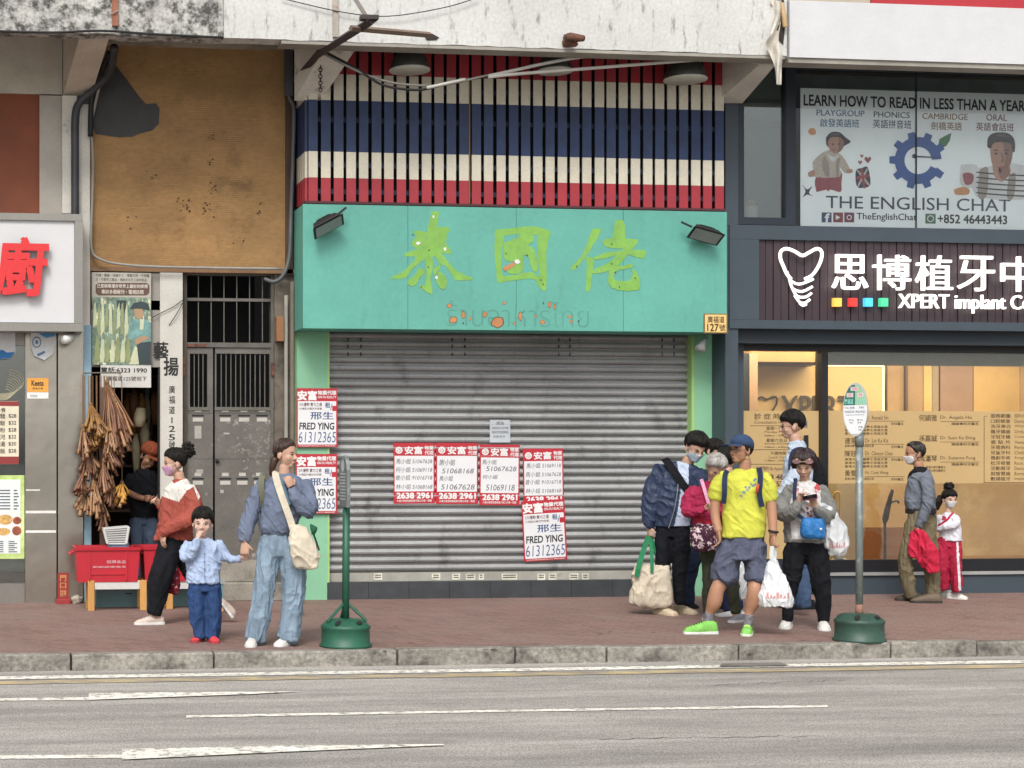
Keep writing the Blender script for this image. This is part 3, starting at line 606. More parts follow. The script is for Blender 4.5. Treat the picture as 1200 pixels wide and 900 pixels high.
# little shrine at the foot of the panel
SHR = thing('shrine_plaque', 'small red shrine plaque with gold characters at the foot of the steel panel', 'plaque', P(74, 708, -.1))
MB().pbox(67.5, 671.5, 80.5, 702, -.1, .03).build('plaque', M('shrine red', '#a02a28', k=.85, var=.2), SHR)
words('lettering', [('門', 70.5, 674, 77.5, 681, -.1012, .02), ('口', 70.5, 683, 77.5, 689, -.1012, .02), ('財神', 70.5, 691, 77.5, 699, -.1012, .02)], M('gold ink', '#c98d4d'), SHR)
MB().pbox(66, 702.2, 83, 709, -.18, .1).build('base', M('shrine red'), SHR, bevel=.01)
RK = thing('stone', 'pale lumpy ornamental stone beside the red shrine plaque', 'stone', P(90, 709, -.12))
b_ = MB(); b_.ell(P(90, 703.5, -.12), (.055, .05, .05)); rb = b_.build('boulder', M('pale stone', '#a79c8c', var=.4, scale=20, fine=.2), RK, True)
for v in rb.data.vertices: v.co *= 1+.35*mnoise.noise(v.co*38)
MB().pbox(69, 708.5, 104, 711.5, -.2, .12).build('slab', M('worn concrete step'), RK)

# ------------------------------------------------------------------ the little craft shop
SF = thing('craft_shop', 'narrow open craft shop with photo banner overhead and white calligraphy board', 'shop', P(150, 705, 0))
in_m = M('dim shop wall', '#4a4036', var=.3)
xa, xb = X(107), X(190); zt = Z(150, 430, 0)
MB().box(xa, xb, 1.7, 1.8, 0, 3.6).build('back_wall', in_m, SF)
MB().box(xa-.05, xa, .0, 1.7, 0, 3.6).build('side_wall', M('grey wood jamb', '#6b5c4f', var=.25), SF); MB().box(xb+.22, xb+.27, .06, 1.7, 0, 3.6).build('side_wall', in_m, SF)
MB().box(xa, xb+.22, .0, 1.7, 3.05, 3.15).build('ceiling', in_m, SF)
MB().pbox(107, 319.3, 188, 430, .0, .1).build('header', M('grey header', '#8d8880'), SF)
MB().pbox(187.6, 319.5, 214, 700, -.02, .1).build('board', M('white board', '#c9c5bb', k=.85, var=.08), SF)
MB().pbox(186, 430, 187.4, 700, -.03, .12).build('door_frame', M('dark frame', '#2b2522'), SF)
for k in range(4):
    MB().box(xa+.1, xb+.2, 1.1, 1.65, .9+k*.5, .93+k*.5).build('shelf', M('dark wood tone shelf', '#4d3623'), SF)
rnd = random.Random(9); hm = [M('brown craft', '#7a4f2d', var=.3), M('ochre craft', '#b08238', var=.3), M('cream craft', '#c9bb93', var=.2)]
for k in range(16):
    cx, cy = rnd.uniform(150, 186), rnd.uniform(455, 520); c = P(cx, cy, rnd.uniform(.7, 1.3))
    MB().tube([c, c-V((0, 0, .12)), c-V((0, 0, rnd.uniform(.25, .5)))], [.02, .06, .03], 8).build('hung_piece', hm[k % 3], SF, True)
MB().tube([P(165, 478, .4), P(164, 490, .4), P(163, 500, .4)], [.05, .07, .05], 10).build('coil', hm[2], SF, True)
words('calligraphy', [('藝', 180, 401, 197, 420, -.0215, .02), ('揚', 192, 419, 209, 440, -.0215, .02)], M('black ink'), SF)
words('address', [(c, 198, y0, 205, y0+h, -.0215, .015) for c, y0, h in (('廣', 452, 9), ('福', 464, 9), ('道', 476, 9), ('1', 489, 7), ('2', 499, 7), ('5', 509, 7), ('號', 517, 10))], M('black ink'), SF)
cable('cable', [(178, 372, -.03), (190, 366, -.04), (204, 359, -.04), (216, 350, -.04)], .004, M('black rubber'), SF)
cable('cable', [(198, 381, -.03), (205, 371, -.05), (216, 352, -.04)], .004, M('black rubber'), SF)
PB = thing('photo_banner', 'vertical banner with greenish photograph of a hatted craftsman above the craft shop', 'banner', P(142, 454, -.08))
BY = -.06
MB().pbox(108, 319.5, 177, 348.5, BY, .02).build('white_top', M('grey white vinyl', '#b4aea2', k=.85), PB)
MB().pbox(108.2, 348.7, 177, 427.5, BY, .02).build('photograph', M('green photo', '#6f8a78', k=.8, var=.5, scale=9, fine=.3, fscale=30, col2='#c9c7a0', c2lo=.52, c2hi=.6, c2scale=7, c2stretch=(2.2, 1, .6)), PB)
MB().pbox(118, 428, 177, 454, BY, .02).build('phone_strip', M('pale vinyl', '#c8c6bf', k=.88), PB)
MB().ppoly([(112, 334), (115, 331.5), (172, 331.5), (175, 334), (175, 343), (172, 346), (115, 346), (112, 343)], BY-.003, .004).build('brown_band', M('brown vinyl', '#5d4436'), PB)
words('lettering', [('竹織・籐器・雨帽手工・懷舊花牌・竹燈籠', 112, 321, 175, 324.6, BY-.001, .01), ('及・竹製手工藝品・傳統中式手工紮作紙品', 112, 326, 172, 329.6, BY-.001, .01)], M('grey ink', '#4a4640'), PB)
words('lettering', [('己是碩果僅存世界上最好的師傅', 114, 333, 173, 337.6, BY-.0045, .015), ('專訪多個報刊・電視訪問', 119, 339.5, 168, 344.5, BY-.0045, .015)], M('pale ink', '#d8d0c4', k=.9), PB)
words('lettering', [('電話:6323 1990', 118.5, 430.5, 172, 437, BY-.001, .02), ('廣福道125號地下', 125, 441, 172, 446.5, BY-.001, .01)], M('black ink'), PB)
# the craftsman in the picture
def flat(mb, pts, y, mi): mb.ppoly(pts, y, .0015, mi)
mb = MB()
flat(mb, [(151, 379), (158, 373), (170, 374), (177, 378), (176.8, 427), (160, 427), (158, 400), (150, 398)], BY-.002, 0)
flat(mb, [(160, 402), (176.8, 400), (176.8, 427), (163, 427)], BY-.0035, 1)
flat(mb, [(152, 362), (157, 355), (166, 353), (174, 356), (176, 364), (168, 362), (160, 361)], BY-.0055, 1)
flat(mb, [(157, 362), (167, 362), (168, 370), (164, 375), (158, 371)], BY-.0045, 2); flat(mb, [(164, 374), (169, 374), (168, 386), (164, 387)], BY-.005, 3)
flat(mb, [(157, 398), (168, 393), (176, 396), (168, 400), (160, 404)], BY-.005, 2)
flat(mb, [(158, 405), (164, 410), (164, 427), (151, 427)], BY-.0025, 3)
flat(mb, [(137, 352), (148, 352), (148, 372), (143, 358), (138, 372)], BY-.002, 1)
for k in range(9):
    a = 110+k*4.6; flat(mb, [(a, 356+(k*7) % 12), (a+2.2, 354), (a+3.5, 380+(k*11) % 16), (a-1, 384+(k*5) % 14)], BY-.0025, 3+(k % 2))
for k in range(7):
    a = 111+k*6; flat(mb, [(a+2, 392+(k*5) % 9), (a+5, 398), (a+6, 424), (a-1, 425)], BY-.0025, 4-(k % 2))
mb.build('craftsman_picture', [M('photo teal', '#6f9f9c', k=.8, var=.3, scale=15), M('photo dark', '#2c3a3d', var=.3), M('photo skin', '#b08f6a', k=.8), M('photo pale', '#c6cba4', k=.8, var=.2), M('photo olive', '#8f9a63', k=.8, var=.25)], PB)

# ------------------------------------------------------------------ the tenement's street gate
GT = thing('street_gate', 'grey steel tenement gate with barred panes and letter slots', 'gate', P(268, 655, .12))
gy = .10; gm = M('dull grey steel', '#6e6a62', k=.8, met=.3, rough=.55, var=.22, fine=.1, col2='#4a3d33', c2lo=.62, c2hi=.78, c2scale=5)
gm2 = M('scuffed grey steel', '#716d66', k=.8, met=.25, rough=.5, var=.2, scale=4, fine=.15, col2='#a9a49a', c2lo=.62, c2hi=.72, c2scale=6)
MB().pbox(214.5, 319.6, 218.5, 656, gy-.02, .1).pbox(317.5, 319.6, 322, 656, gy-.02, .1).pbox(218.6, 401.5, 317.4, 407, gy-.02, .1).pbox(218.6, 319.6, 317.4, 322.8, gy-.02, .1).pbox(218.6, 349.5, 317.4, 353, gy-.005, .04).build('frame', gm, GT)
mb = MB()
for k in range(6): x_ = 232.5+k*15; mb.pbox(x_-.5, 323, x_+.5, 401.3, gy+.005, .012)
mb.build('bar', gm, GT)
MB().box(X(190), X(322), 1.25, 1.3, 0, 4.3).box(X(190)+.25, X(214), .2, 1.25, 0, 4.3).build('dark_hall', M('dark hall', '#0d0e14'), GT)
def leaf(x0, x1, wx0, wx1, nb, slots):
    L_ = MB().pbox(x0, 407.5, x1, 656, gy, .03)
    l = MB(); l.pbox(x0, 407.5, x1, 414.5, gy, .04); l.pbox(x0, 479.5, x1, 656, gy, .04); l.pbox(x0, 414.6, wx0, 479.4, gy, .04); l.pbox(wx1, 414.6, x1, 479.4, gy, .04)
    o = l.build('leaf', gm2, GT)
    b = MB(); n_ = nb
    for k in range(n_): q = wx0+(wx1-wx0)*(k+1)/(n_+1); b.pbox(q-.5, 414.6, q+.5, 479.4, gy+.012, .012)
    b.build('bar', gm, o)
    f = MB(); f.pbox(wx0-2, 477, wx1+2, 481, gy-.012, .011); f.pbox(x0+1, 482.5, x1-1, 484, gy-.006, .005); f.pbox(x0+1, 536.5, x1-1, 537.7, gy-.004, .003); f.build('rail', gm, o)
    s_ = MB(); t_ = MB()
    for (cx, cy) in slots:
        s_.pbox(cx-7, cy, cx+7, cy+2, gy-.002, .0015); t_.pbox(cx-6, cy+3.4, cx+6, cy+8, gy-.0035, .002); t_.pbox(cx-4, cy-6, cx+4, cy-2, gy-.0035, .002)
    s_.build('letter_slot', dark, o); t_.build('name_slip', M('paper slip', '#bcb8ae', k=.85, var=.1), o)
leaf(219, 249.5, 222.5, 243, 3, [(232, 486), (232, 560)])
leaf(252, 317.2, 253.6, 316, 10, [(264, 486), (286, 486), (307, 486), (264, 560), (284, 560), (304, 560)])
mb = MB()
for (a, b, c, d) in [(228, 499, 236, 514), (230, 550, 238, 555), (262, 507, 269, 509), (258, 574, 262, 578), (290, 586, 296, 588)]: mb.pbox(a, b, c, d, gy-.004, .003)
mb.build('torn_notice', M('torn paper', '#a7a49b', k=.85, var=.2), GT)
MB().tube([P(253, 540, gy-.02), P(256.5, 540, gy-.02)], .022, 10).build('lock', dark, GT)
mb = MB()
rnd = random.Random(12)
for k in range(70):
    cx, cy = rnd.gauss(294, 13), rnd.gauss(522, 12); n_ = rnd.randint(5, 8)
    mb.ppoly([(cx+rnd.uniform(.2, 1)*3.2*cos(2*pi*j/n_), cy+rnd.uniform(.2, 1)*2.6*sin(2*pi*j/n_)) for j in range(n_)], gy-.0012-.00004*k, .001)
mb.build('scraped_paint', M('scraped pale paint', '#857f76', k=.82, var=.3, scale=20), GT)
MB().pbox(212.5, 418, 217, 440, gy-.05, .025).build('hinge', M('rust'), GT); MB().pbox(318, 425, 323, 440, gy-.05, .025).build('hinge', M('rust'), GT)
MB().pbox(219, 403, 242, 406.5, gy-.024, .003).build('rust_patch', M('rust'), GT)
# ------------------------------------------------------------------ right hand building
RB = thing('commercial_building', 'slate blue fronted building under a clean white painted beam', 'building', P(1040, 697, 0))
clean = M('clean white paint', '#d6d7d9', k=.80, var=.04, fine=.04, bump=.35, bscale=14)
zr0, zr1 = Z(1060, 71, BF), Z(1060, 5, BF)
MB().box(XJ2+.03, XR, BF, BF+.24, zr0, zr1).build('beam', clean, RB)
MB().box(XJ2+.03, XR, BF+.24, .5, zr0+.28, zr0+.5).build('soffit', soffit_m, RB)
MB().box(XJ2+.03, XR, BF+.02, BF+.22, zr0-.05, zr0-.002).build('drip_edge', M('grey lime edge'), RB)
MB().box(X(1025, BF), XR, BF+.06, BF+.3, zr1+.002, zr1+.9).build('red_band', M('red signage', '#b3202c', k=.9, var=.05), RB)
MB().box(XJ2+.03, X(1025, BF)-.003, BF+.08, BF+.3, zr1+.002, zr1+.9).build('upper_wall', M('beige tile', '#b3a792', k=.9), RB)
MB().box(XJ2+.03, XR, BF+.1, BF+.4, zr1+.91, 13).build('upper_wall', M('upper render'), RB)
for k in range(4):
    for fl in range(2): xx = XJ2+.7+k*2.3; zz = zr1+1.4+fl*3; MB().box(xx, xx+1.4, BF+.06, BF+.099, zz, zz+1.4).build('window', M('dark pane'), RB)
bracket((889, 908, 77), (838, 870, 121), 'bracket', RB, white_old, -.35)
slate = M('slate blue cladding', '#3f4d58', k=.8, var=.08, fine=.04, rough=.5)
navy = M('navy frame', '#212a38', k=.85, var=.08, rough=.45)
MB().pbox(850, 60, 865, 705, -.32, .4).build('column', slate, RB)
MB().pbox(842.4, 388, 871.5, 699, -.05, .4).build('column', slate, RB)
# window over the clinic
WY = -.30
MB(1040).pbox(865, 84, 872, 266, WY-.02, .12).pbox(921, 70, 932.5, 266, WY-.02, .12).pbox(872.1, 257.5, 920.9, 266, WY-.02, .12).pbox(932.6, 70, 1560, 83.5, WY-.02, .12).build('window_frame', navy, RB)
MB().pbox(872, 84, 921, 258, WY+.03, .01).build('window_pane', glass('upper glass', '#dfe8e6', .10, rough=.01), RB)
MB().pbox(932.6, 83.5, 1073.5, 266, WY+.03, .01).build('window_pane', glass('poster glass', '#ffffff', -.02), RB)
MB(1040).pbox(1074.7, 83.5, 1560, 268, WY+.03, .01).build('window_pane', glass('poster glass'), RB)
MB().pbox(1073.6, 83.5, 1074.6, 267, WY+.028, .014).build('pane_joint', navy, RB)
MB(1040).pbox(866, 60, 1560, 300, .9, .05).build('inner_wall', M('dim green room', '#5d6d68', var=.2), RB)
MB(1040).pbox(866, 266, 1560, 270, .0, .9).build('inner_floor', M('dim floor', '#6a675f'), RB)
MB().pbox(876, 150, 918, 258, .5, .03).build('blind', M('teal blind', '#5d807e', var=.2), RB)
MB().pbox(877, 85, 920.5, 140, .25, .03).build('blind', M('pale blind', '#8f9b97'), RB)
# fascia
FY = -.34
MB(1040).pbox(855, 266.5, 1560, 283, FY, .3).build('fascia', slate, RB)
MB(1040).pbox(855, 376.5, 1560, 386.5, FY, .3).pbox(855, 283.2, 889.5, 376.3, FY, .3).build('fascia', slate, RB)
MB(1040).pbox(850, 387, 1560, 403.5, FY+.12, .3).build('fascia_base', M('dark slate band', '#2f3b45', k=.8), RB)  # a darker slate than the cladding
# plinth and shopfront frame
MB(1040).pbox(969, 674.5, 1560, 699, -.03, .2).build('plinth', slate, RB)
MB(1040).pbox(969, 670.5, 1560, 674.2, -.06, .2).build('sill', M('silver sill', '#b9bbb9', k=.8, met=.4, rough=.4), RB)
MB().pbox(871.6, 655, 963, 699, -.0, .1).build('threshold', M('navy frame'), RB)
WF = 0.02
MB(1040).pbox(863, 403.8, 1560, 412, WF-.06, .14).pbox(863, 412.2, 868.5, 698, WF-.06, .14).pbox(963, 412.2, 970.5, 698, WF-.06, .14).pbox(970.6, 656, 1560, 670.3, WF-.06, .12).build('shopfront_frame', M('black frame', '#15171c', rough=.4), RB)
MB().pbox(868.6, 412.2, 963, 655, WF+.02, .01).build('glass_door', glass('clinic glass', '#fbfaf6', .05), RB)
MB(1040).pbox(970.6, 412.2, 1560, 656, WF+.02, .01).build('shop_window', glass('clinic glass'), RB)
MB().pbox(943.5, 510, 947.5, 600, WF-.05, .03).build('door_handle', M('black frame'), RB)
MB(1040).pbox(970.6, 412.2, 1560, 428.5, WF+.035, .004).build('frosted_band', M('grey frosted film', '#848c85', k=.8, var=.08), RB)
# interior: panelled waiting room lit from its ceiling, with one added lamp
wood = M('honey wood', '#c79a55', k=.85, var=.10, scale=1.2, stretch=(.3, 1, 1.6), fine=.03, rough=.5)
IZ1 = Z(1060, 408, 0)+.25; xi0, xi1 = X(866)+.02, XR
MB().box(xi0, xi1, 2.2, 2.25, 0, IZ1).build('inner_wall', wood, RB)
MB().box(xi0, xi1, .12, 2.2, IZ1, IZ1+.05).build('inner_ceiling', M('cream ceiling', '#cfc2a5'), RB)
MB().box(xi0, xi1, .12, 2.2, .02, .05).build('inner_floor', M('stone floor', '#a08d70', rough=.4), RB)
MB().box(xi0-.05, xi0, .1, 2.2, 0, IZ1).build('inner_wall', wood, RB)
led = M('warm light strip', '#ffe0a0', emit=1.4, ecol='#ffe6ac')
IY = 1.6
MB().pbox(888, 429, 1036, 486, IY, .05).build('lit_panel', M('cream wall panel', '#d3ae6c', k=.72, var=.05), RB)
MB().pbox(888, 427.6, 1036, 429, IY-.02, .02).pbox(1035, 429, 1036.4, 520, IY-.02, .02).build('light_strip', led, RB)
MB().pbox(880, 406, 966, 424, IY-.6, .6).build('bulkhead', M('bulkhead wood', '#b98f4c', k=.6, var=.1), RB)
MB().pbox(880, 424.2, 966, 427, IY-.4, .4).build('bulkhead_shadow', M('dark wood tone', '#4c3822'), RB)  # dark strip painted in as the shadow under the bulkhead
MB().pbox(878.5, 414, 888, 520, IY-.7, .1).build('door_post', M('pinkish wood', '#b28c68', k=.85), RB)
MB().pbox(871, 414, 878.4, 520, IY-.69, .1).build('door_post', M('black frame'), RB)
for (a, b, m_) in [(1040, 1061, 'wood tan a'), (1064, 1082, 'wood tan b'), (1083, 1092, 'bright oak'), (1092.5, 1100, 'wood grey'), (1102, 1140, 'wood rose'), (1141, 1195, 'bright oak'), (1196, 1300, 'wood tan a')]:
    col = {'wood tan a': '#c29a66', 'wood tan b': '#a98558', 'bright oak': '#d6aa5c', 'wood grey': '#9c8465', 'wood rose': '#a27d63'}[m_]
    MB().pbox(a, 428, b, 520, IY+random.uniform(0, .15), .04).build('wall_panel', M(m_, col, k=.72, var=.14, scale=2), RB)
MB().pbox(1061.3, 428, 1063.7, 520, IY-.02, .04).build('wall_groove', M('dark wood tone'), RB)
words('lettering', [('XPERT', 915, 464, 998, 491, IY-.035, .014)], M('bronze letters', '#33240f', rough=.5), RB, .012)
cable('logo_outline', [(888, 467, IY-.03), (893, 465.5, IY-.03), (899, 468, IY-.03), (905, 465, IY-.03), (910, 466, IY-.03), (910, 473, IY-.03), (905, 482, IY-.03)], .012, M('bronze letters'), RB)
for (a, b) in ((915, 420), (1100, 418)):
    p_ = P(a, b, 1.0)
il = bpy.data.lights.new('clinic_light', 'AREA'); il.shape = 'RECTANGLE'; il.size = 4.5; il.size_y = .5; il.energy = 72; il.color = (1, .87, .64)
io = bpy.data.objects.new('clinic_light', il); COL.objects.link(io); io.location = ((xi0+X(1330))/2, .9, IZ1-.02)
il2 = bpy.data.lights.new('added_window_fill', 'AREA'); il2.shape = 'RECTANGLE'; il2.size = 4.5; il2.size_y = .3; il2.energy = 75; il2.color = (1, .87, .64)  # added lamp without a fitting, brightens the low screen behind the glass
io2 = bpy.data.objects.new('added_window_fill', il2); COL.objects.link(io2); io2.location = ((xi0+X(1330))/2, .42, IZ1-.03)
# printed vinyl on the clinic's glass
vin = M('tan window vinyl', '#c5a468', k=.84, var=.05, scale=1.5, fine=.02)
gold = M('brushed tan panel', '#cfa768', k=.95, var=.14, scale=1.5, fine=.05, col2='#dcc08c', c2lo=.5, c2hi=.7, c2scale=2.2, rough=.35)
brn = M('brown print', '#4e3a1d'); ink = M('black ink')
V1 = thing('window_vinyl', 'tan opening hours vinyl on the clinic glass door', 'window sign', P(915, 655, WF))
MB().pbox(868.8, 481.5, 962.8, 655, WF+.008, .004).build('sheet', vin, V1)
VY = WF+.0065
words('lettering', [('診 症 時 間', 884, 484.5, 925, 491.5, VY, .01), ('Consultation Hours', 884, 493, 925, 496.5, VY), ('星期一至五', 898, 500, 922, 504, VY, .01), ('Monday-Friday', 896, 505, 924, 508, VY), ('9:00am - 7:00pm', 896, 509.5, 924, 512, VY, .01), ('星期六及日', 898, 514, 922, 518, VY, .01), ('Saturday & Sunday', 896, 518.7, 924, 521.5, VY), ('9:00am - 6:00pm', 896, 523, 924, 525.5, VY, .01),
  ('午膳時間', 903, 529, 921, 533, VY, .01), ('Lunch Time', 901, 534.3, 922, 537.3, VY), ('1:30pm - 3:00pm', 897, 538.6, 924, 541.3, VY, .01), ('敬請預約 By Appointment', 886, 546.5, 928, 552, VY), ('2638 4886', 888, 556, 928, 562, VY, .02), ('6886 5288', 888, 564, 928, 570, VY, .02)], brn, V1)
mb = MB()
for yy in (499, 527, 544): mb.pbox(879, yy-.3, 938, yy+.3, VY, .0012)
mb.build('rule', brn, V1)
PS = thing('push_sign', 'small grey PULL sign with one character on the clinic door', 'door sign', P(943, 501, WF))
MB().pbox(939.5, 493, 946.5, 500.5, WF+.001, .004).build('plate', M('grey plate', '#8d8e90', k=.85), PS); words('lettering', [('推', 940.5, 494, 945.5, 499.5, WF-.0005, .02)], ink, PS)
V2 = thing('window_vinyl', 'tan vinyl listing the dentists across the large clinic window', 'window sign', P(1085, 567, WF))
MB(1040).pbox(970.8, 481.5, 1560, 566.5, WF+.008, .004).build('sheet', vin, V2)
rows = []; sm = []; rules = []
for y0, cn, en in [(486, '冼樂年', 'Dr. Ronald Sin'), (513, '連家傑', 'Dr. Lin Ka Kit'), (528, '陳冠東', 'Dr. Clinton Chan'), (551, '黃雪儀', 'Ms. Cindy Wong')]:
    rows += [(cn, 990, y0, 1010, y0+7, VY, .01), (en, 1014, y0+1, 1046 if 'Cl' in en else 1041, y0+5.6, VY)]; rules.append((1014, 1060, y0+7.5)); sm.append(('牙科醫生', 1044, y0+9, 1059, y0+12.2, VY, .01))
for y0 in (498.5, 502.5, 506.5, 521, 536.6, 540.8, 545, 559.5): sm.append(('香港大學牙醫學士深造文憑', 990, y0, 1040 if y0 not in (521, 559.5) else 1024, y0+3, VY, .01))
for y0, cn, en in [(486, '何頴雅', 'Dr. Angela Ho'), (510, '孫嘉誠', 'Dr. Suen Ka Shing'), (533.5, '馮瀟琴', 'Dr. Suzanne Fung')]:
    rows += [(cn, 1077, y0, 1098, y0+7.5, VY, .01), (en, 1102, y0+1, 1143-4*(len(en) < 15), y0+6, VY)]; rules.append((1102, 1148, y0+8)); sm.append(('矯齒專科牙醫生', 1115, y0+9, 1147, y0+12.2, VY, .01))
for y0 in (546, 550): sm.append(('香港大學牙醫學士', 1085, y0, 1108, y0+3, VY, .01))
for k, (cn, en) in enumerate([('服務範圍', 'SERVICES'), ('口腔檢查', 'Dental Check'), ('洗牙美白', 'Whitening'), ('箍牙矯齒', 'Orthodontics'), ('牙冠牙橋', 'Crown & Bridge'), ('瓷 貼 片', 'Veneers'), ('牙周病科', 'Perio'), ('兒童牙科', 'Child Care'), ('微創手術', 'Surgery'), ('杜牙根管', 'Root Canal'), ('活動假牙', 'Denture'), ('脫智慧齒', 'Extraction'), ('數碼植牙', 'Implant')]):
    rows += [(cn, 1161, 485+k*6.15, 1184, 489.6+k*6.15, VY, .01), (en, 1189, 485.4+k*6.15, 1189+len(en)*2.3, 489.4+k*6.15, VY)]
words('lettering', rows, brn, V2); words('small_print', sm, brn, V2)
mb = MB()
for a, b, y0 in rules: mb.pbox(a, y0-.25, b, y0+.25, VY, .0012)
mb.pbox(1153, 488, 1153.6, 566, VY, .0012); mb.pbox(1153, 487.5, 1157, 488, VY, .0012); mb.pbox(1153, 565, 1300, 565.6, VY, .0012); mb.build('rule', brn, V2)
# tan backing board behind the low window, umbrellas beside it
MB(1040).pbox(1012, 560, 1560, 652, WF+.95, .03).build('low_screen', gold, RB)
MB().pbox(1011, 618, 1060, 655, WF+.7, .04).build('low_cabinet', M('orange wood', '#9a6230', var=.12), RB)
MB().pbox(971, 560, 1011.5, 655, WF+1.1, .03).build('low_wall', M('beige stone wall', '#ad9a72', k=.85, var=.1), RB)
U1 = thing('umbrella', 'folded dark umbrella with hooked handle standing in the clinic window', 'umbrella', P(1040, 655, WF+.12))
uy = WF+.11
MB().tube([P(1036.5, 614, uy), P(1037.5, 608, uy), P(1040, 596, uy), P(1043.5, 582, uy), P(1046, 574, uy)], [.014, .034, .03, .022, .016], 12).tube([P(1037, 655, uy), P(1037, 612, uy)], .015, 8).build('canopy', M('maroon cloth', '#241012', rough=.95, spec=.05, var=.2), U1, True)
MB().tube([V(v) for v in spline([P(1042, 592, uy), P(1046, 588, uy), P(1052, 587, uy), P(1053, 590, uy)], 5)], .012, 8).build('handle', M('black frame'), U1, True)
U2 = thing('walking_cane', 'yellow hooked cane standing in the clinic window', 'cane', P(980, 655, WF+.12))
MB().tube([V(v) for v in spline([P(984, 650, uy), P(984, 600, uy), P(984, 580, uy), P(982, 576.5, uy), P(979, 577.5, uy), P(977.5, 582, uy), P(978, 590, uy)], 5)], .011, 8).build('stick', M('yellow cane', '#d9a83c', k=.85), U2, True)
OR = thing('ornament', 'white scrolled ornament on the floor inside the clinic window', 'ornament', P(982, 662, WF+.08))
mb = MB(); oy = WF+.09
for r, c in ((5.2, (983, 649)), (4, (978, 660)), (4, (989, 660))): mb.tube([P(c[0]+r*cos(t), c[1]+r*sin(t), oy) for t in np.linspace(0, 2*pi, 17)], .018, 8)
mb.build('scroll', M('white lacquer', '#d5d5d0', k=.88), OR, True)

# ------------------------------------------------------------------ clinic sign
CS = thing('clinic_sign', 'dark ribbed sign with glowing white characters and tooth emblem', 'shop sign', P(1040, 377, FY))
rib = M('plum brown ribbed cladding', '#3b2c34', k=.85, var=.14, fine=.05, stretch=(1, 1, .3), rough=.5)
mb = MB(); x0 = X(890, FY); x1 = XR; n = int((x1-x0)/.088)
for i in range(n): a = x0+(x1-x0)*i/n; mb.box(a, a+.08, FY+.03+.006*(i % 2), FY+.1, Z(1040, 376.4, FY), Z(1040, 283.1, FY))
mb.box(x0, x1, FY+.09, FY+.12, Z(1040, 376.4, FY), Z(1040, 283.1, FY)); mb.build('ribbed_board', rib, CS)
lit = M('lit white acrylic', '#ffffff', emit=.75, ecol='#fff8ea')
ly = FY-.03
def row(*r): return words('lettering', r, lit, CS, .03)
for c, a, b in (('思', 974, 1016), ('博', 1022, 1066), ('植', 1072, 1115), ('牙', 1121, 1164), ('中', 1172, 1213), ('心', 1222, 1262)): row((c, a, 298.5+(a-974)*.012, b, 339.5+(a-974)*.012, ly, .004))
row(('XPERT implant Centre', 1052, 345.5, 1240, 367.5, ly, .0))
for i, (c, col) in enumerate(((977.5, '#ffb92a'), (996, '#e8261f'), (1014, '#2cc4f2'), (1032, '#28c98c'))): MB().pbox(c, 349.2, c+9, 359, ly, .05).build('lit_square', M('lit '+col, col, k=.5, emit=.7, ecol=col), CS)
mb = MB()
def tb(pts, r): mb.tube([V(v) for v in spline([P(a, b, ly) for a, b in pts], 7)], r, 10)
tb([(939, 299.5), (930, 294), (921, 291.5), (915, 295), (914.5, 303), (918, 312), (922, 321), (927, 327)], .018)
tb([(935, 297), (941, 299.5), (948, 296), (957, 291.5), (962.5, 294.5), (962.5, 303), (958, 314), (951, 323), (943, 327)], .018)
tb([(922, 318), (926, 328), (936, 333), (949, 329), (953, 327)], .014); tb([(925, 327), (929, 338), (940, 341.5), (952, 336)], .014); tb([(928, 337), (934, 347), (944, 348), (951, 343.5)], .014); tb([(931, 346), (937, 354), (943, 355), (949, 351)], .014); tb([(937, 355), (941, 358), (945, 356.5)], .014)
mb.build('tooth_emblem', lit, CS, True)

# ------------------------------------------------------------------ language school poster in the upper window
EP = thing('window_poster', 'pale blue English class poster with cog emblem filling the upper window', 'poster', P(1070, 267, WY+.05))
ey = WY+.05
MB(1040).pbox(938, 106, 1560, 267, ey, .004).build('sheet', M('pale blue paper', '#dbe8ea', k=1.05, var=.03, fine=.02), EP)
e1 = ey-.0015
def ew(name, rows, col, key): return words(name, [(r[0], *r[1:5], e1, r[5] if len(r) > 5 else .01) for r in rows], M(key, col, k=.9), EP)
ew('headline', [('LEARN HOW TO READ IN LESS THAN A YEAR', 942, 114.5, 1201, 127, .02)], '#20242c', 'poster black')
ew('lettering', [('PLAYGROUP', 957, 129, 1013, 136, .015), ('啟發英語班', 961, 139.5, 1007, 149, .015)], '#3f73a0', 'poster blue')
ew('lettering', [('PHONICS', 1024, 131, 1066, 138, .015), ('英語拼音班', 1023, 140.5, 1068, 150.5, .015)], '#3d5068', 'poster slate')
ew('lettering', [('CAMBRIDGE', 1081, 133, 1134, 140, .015), ('劍橋英語', 1091, 143, 1127, 152.5, .015)], '#8d7048', 'poster tan')
ew('lettering', [('ORAL', 1156, 134, 1180, 141.5, .015), ('英語會話班', 1144, 144, 1188, 153.5, .015)], '#7a3c3c', 'poster wine')
ew('lettering', [('THE ENGLISH CHAT', 968, 231.5, 1184, 246, .004)], '#2c4258', 'poster navy')
ew('lettering', [('TheEnglishChat', 1004, 250, 1074, 260, .015), ('+852 46443443', 1099, 252, 1180, 262, .02)], '#20242c', 'poster black')
mb = MB()
for k, c in enumerate([963, 976.5, 989.5]): mb.pbox(c, 249, c+11.5, 260.5, ey-.0025, .002, k)
mb.pbox(1084.5, 250.5, 1096.5, 262, ey-.0025, .002, 3)
mb.build('icon', [M('icon blue', '#31476e'), M('icon maroon', '#7d3a40'), M('icon plum', '#6f3550'), M('icon green', '#3f6f56')], EP)
mb = MB(); letter(mb, 'f', 967, 250.5, 972, 260.4, ey-.0035, .03); mb.ppoly([(979.5, 252), (985, 254.8), (979.5, 257.6)], ey-.0035, .001)
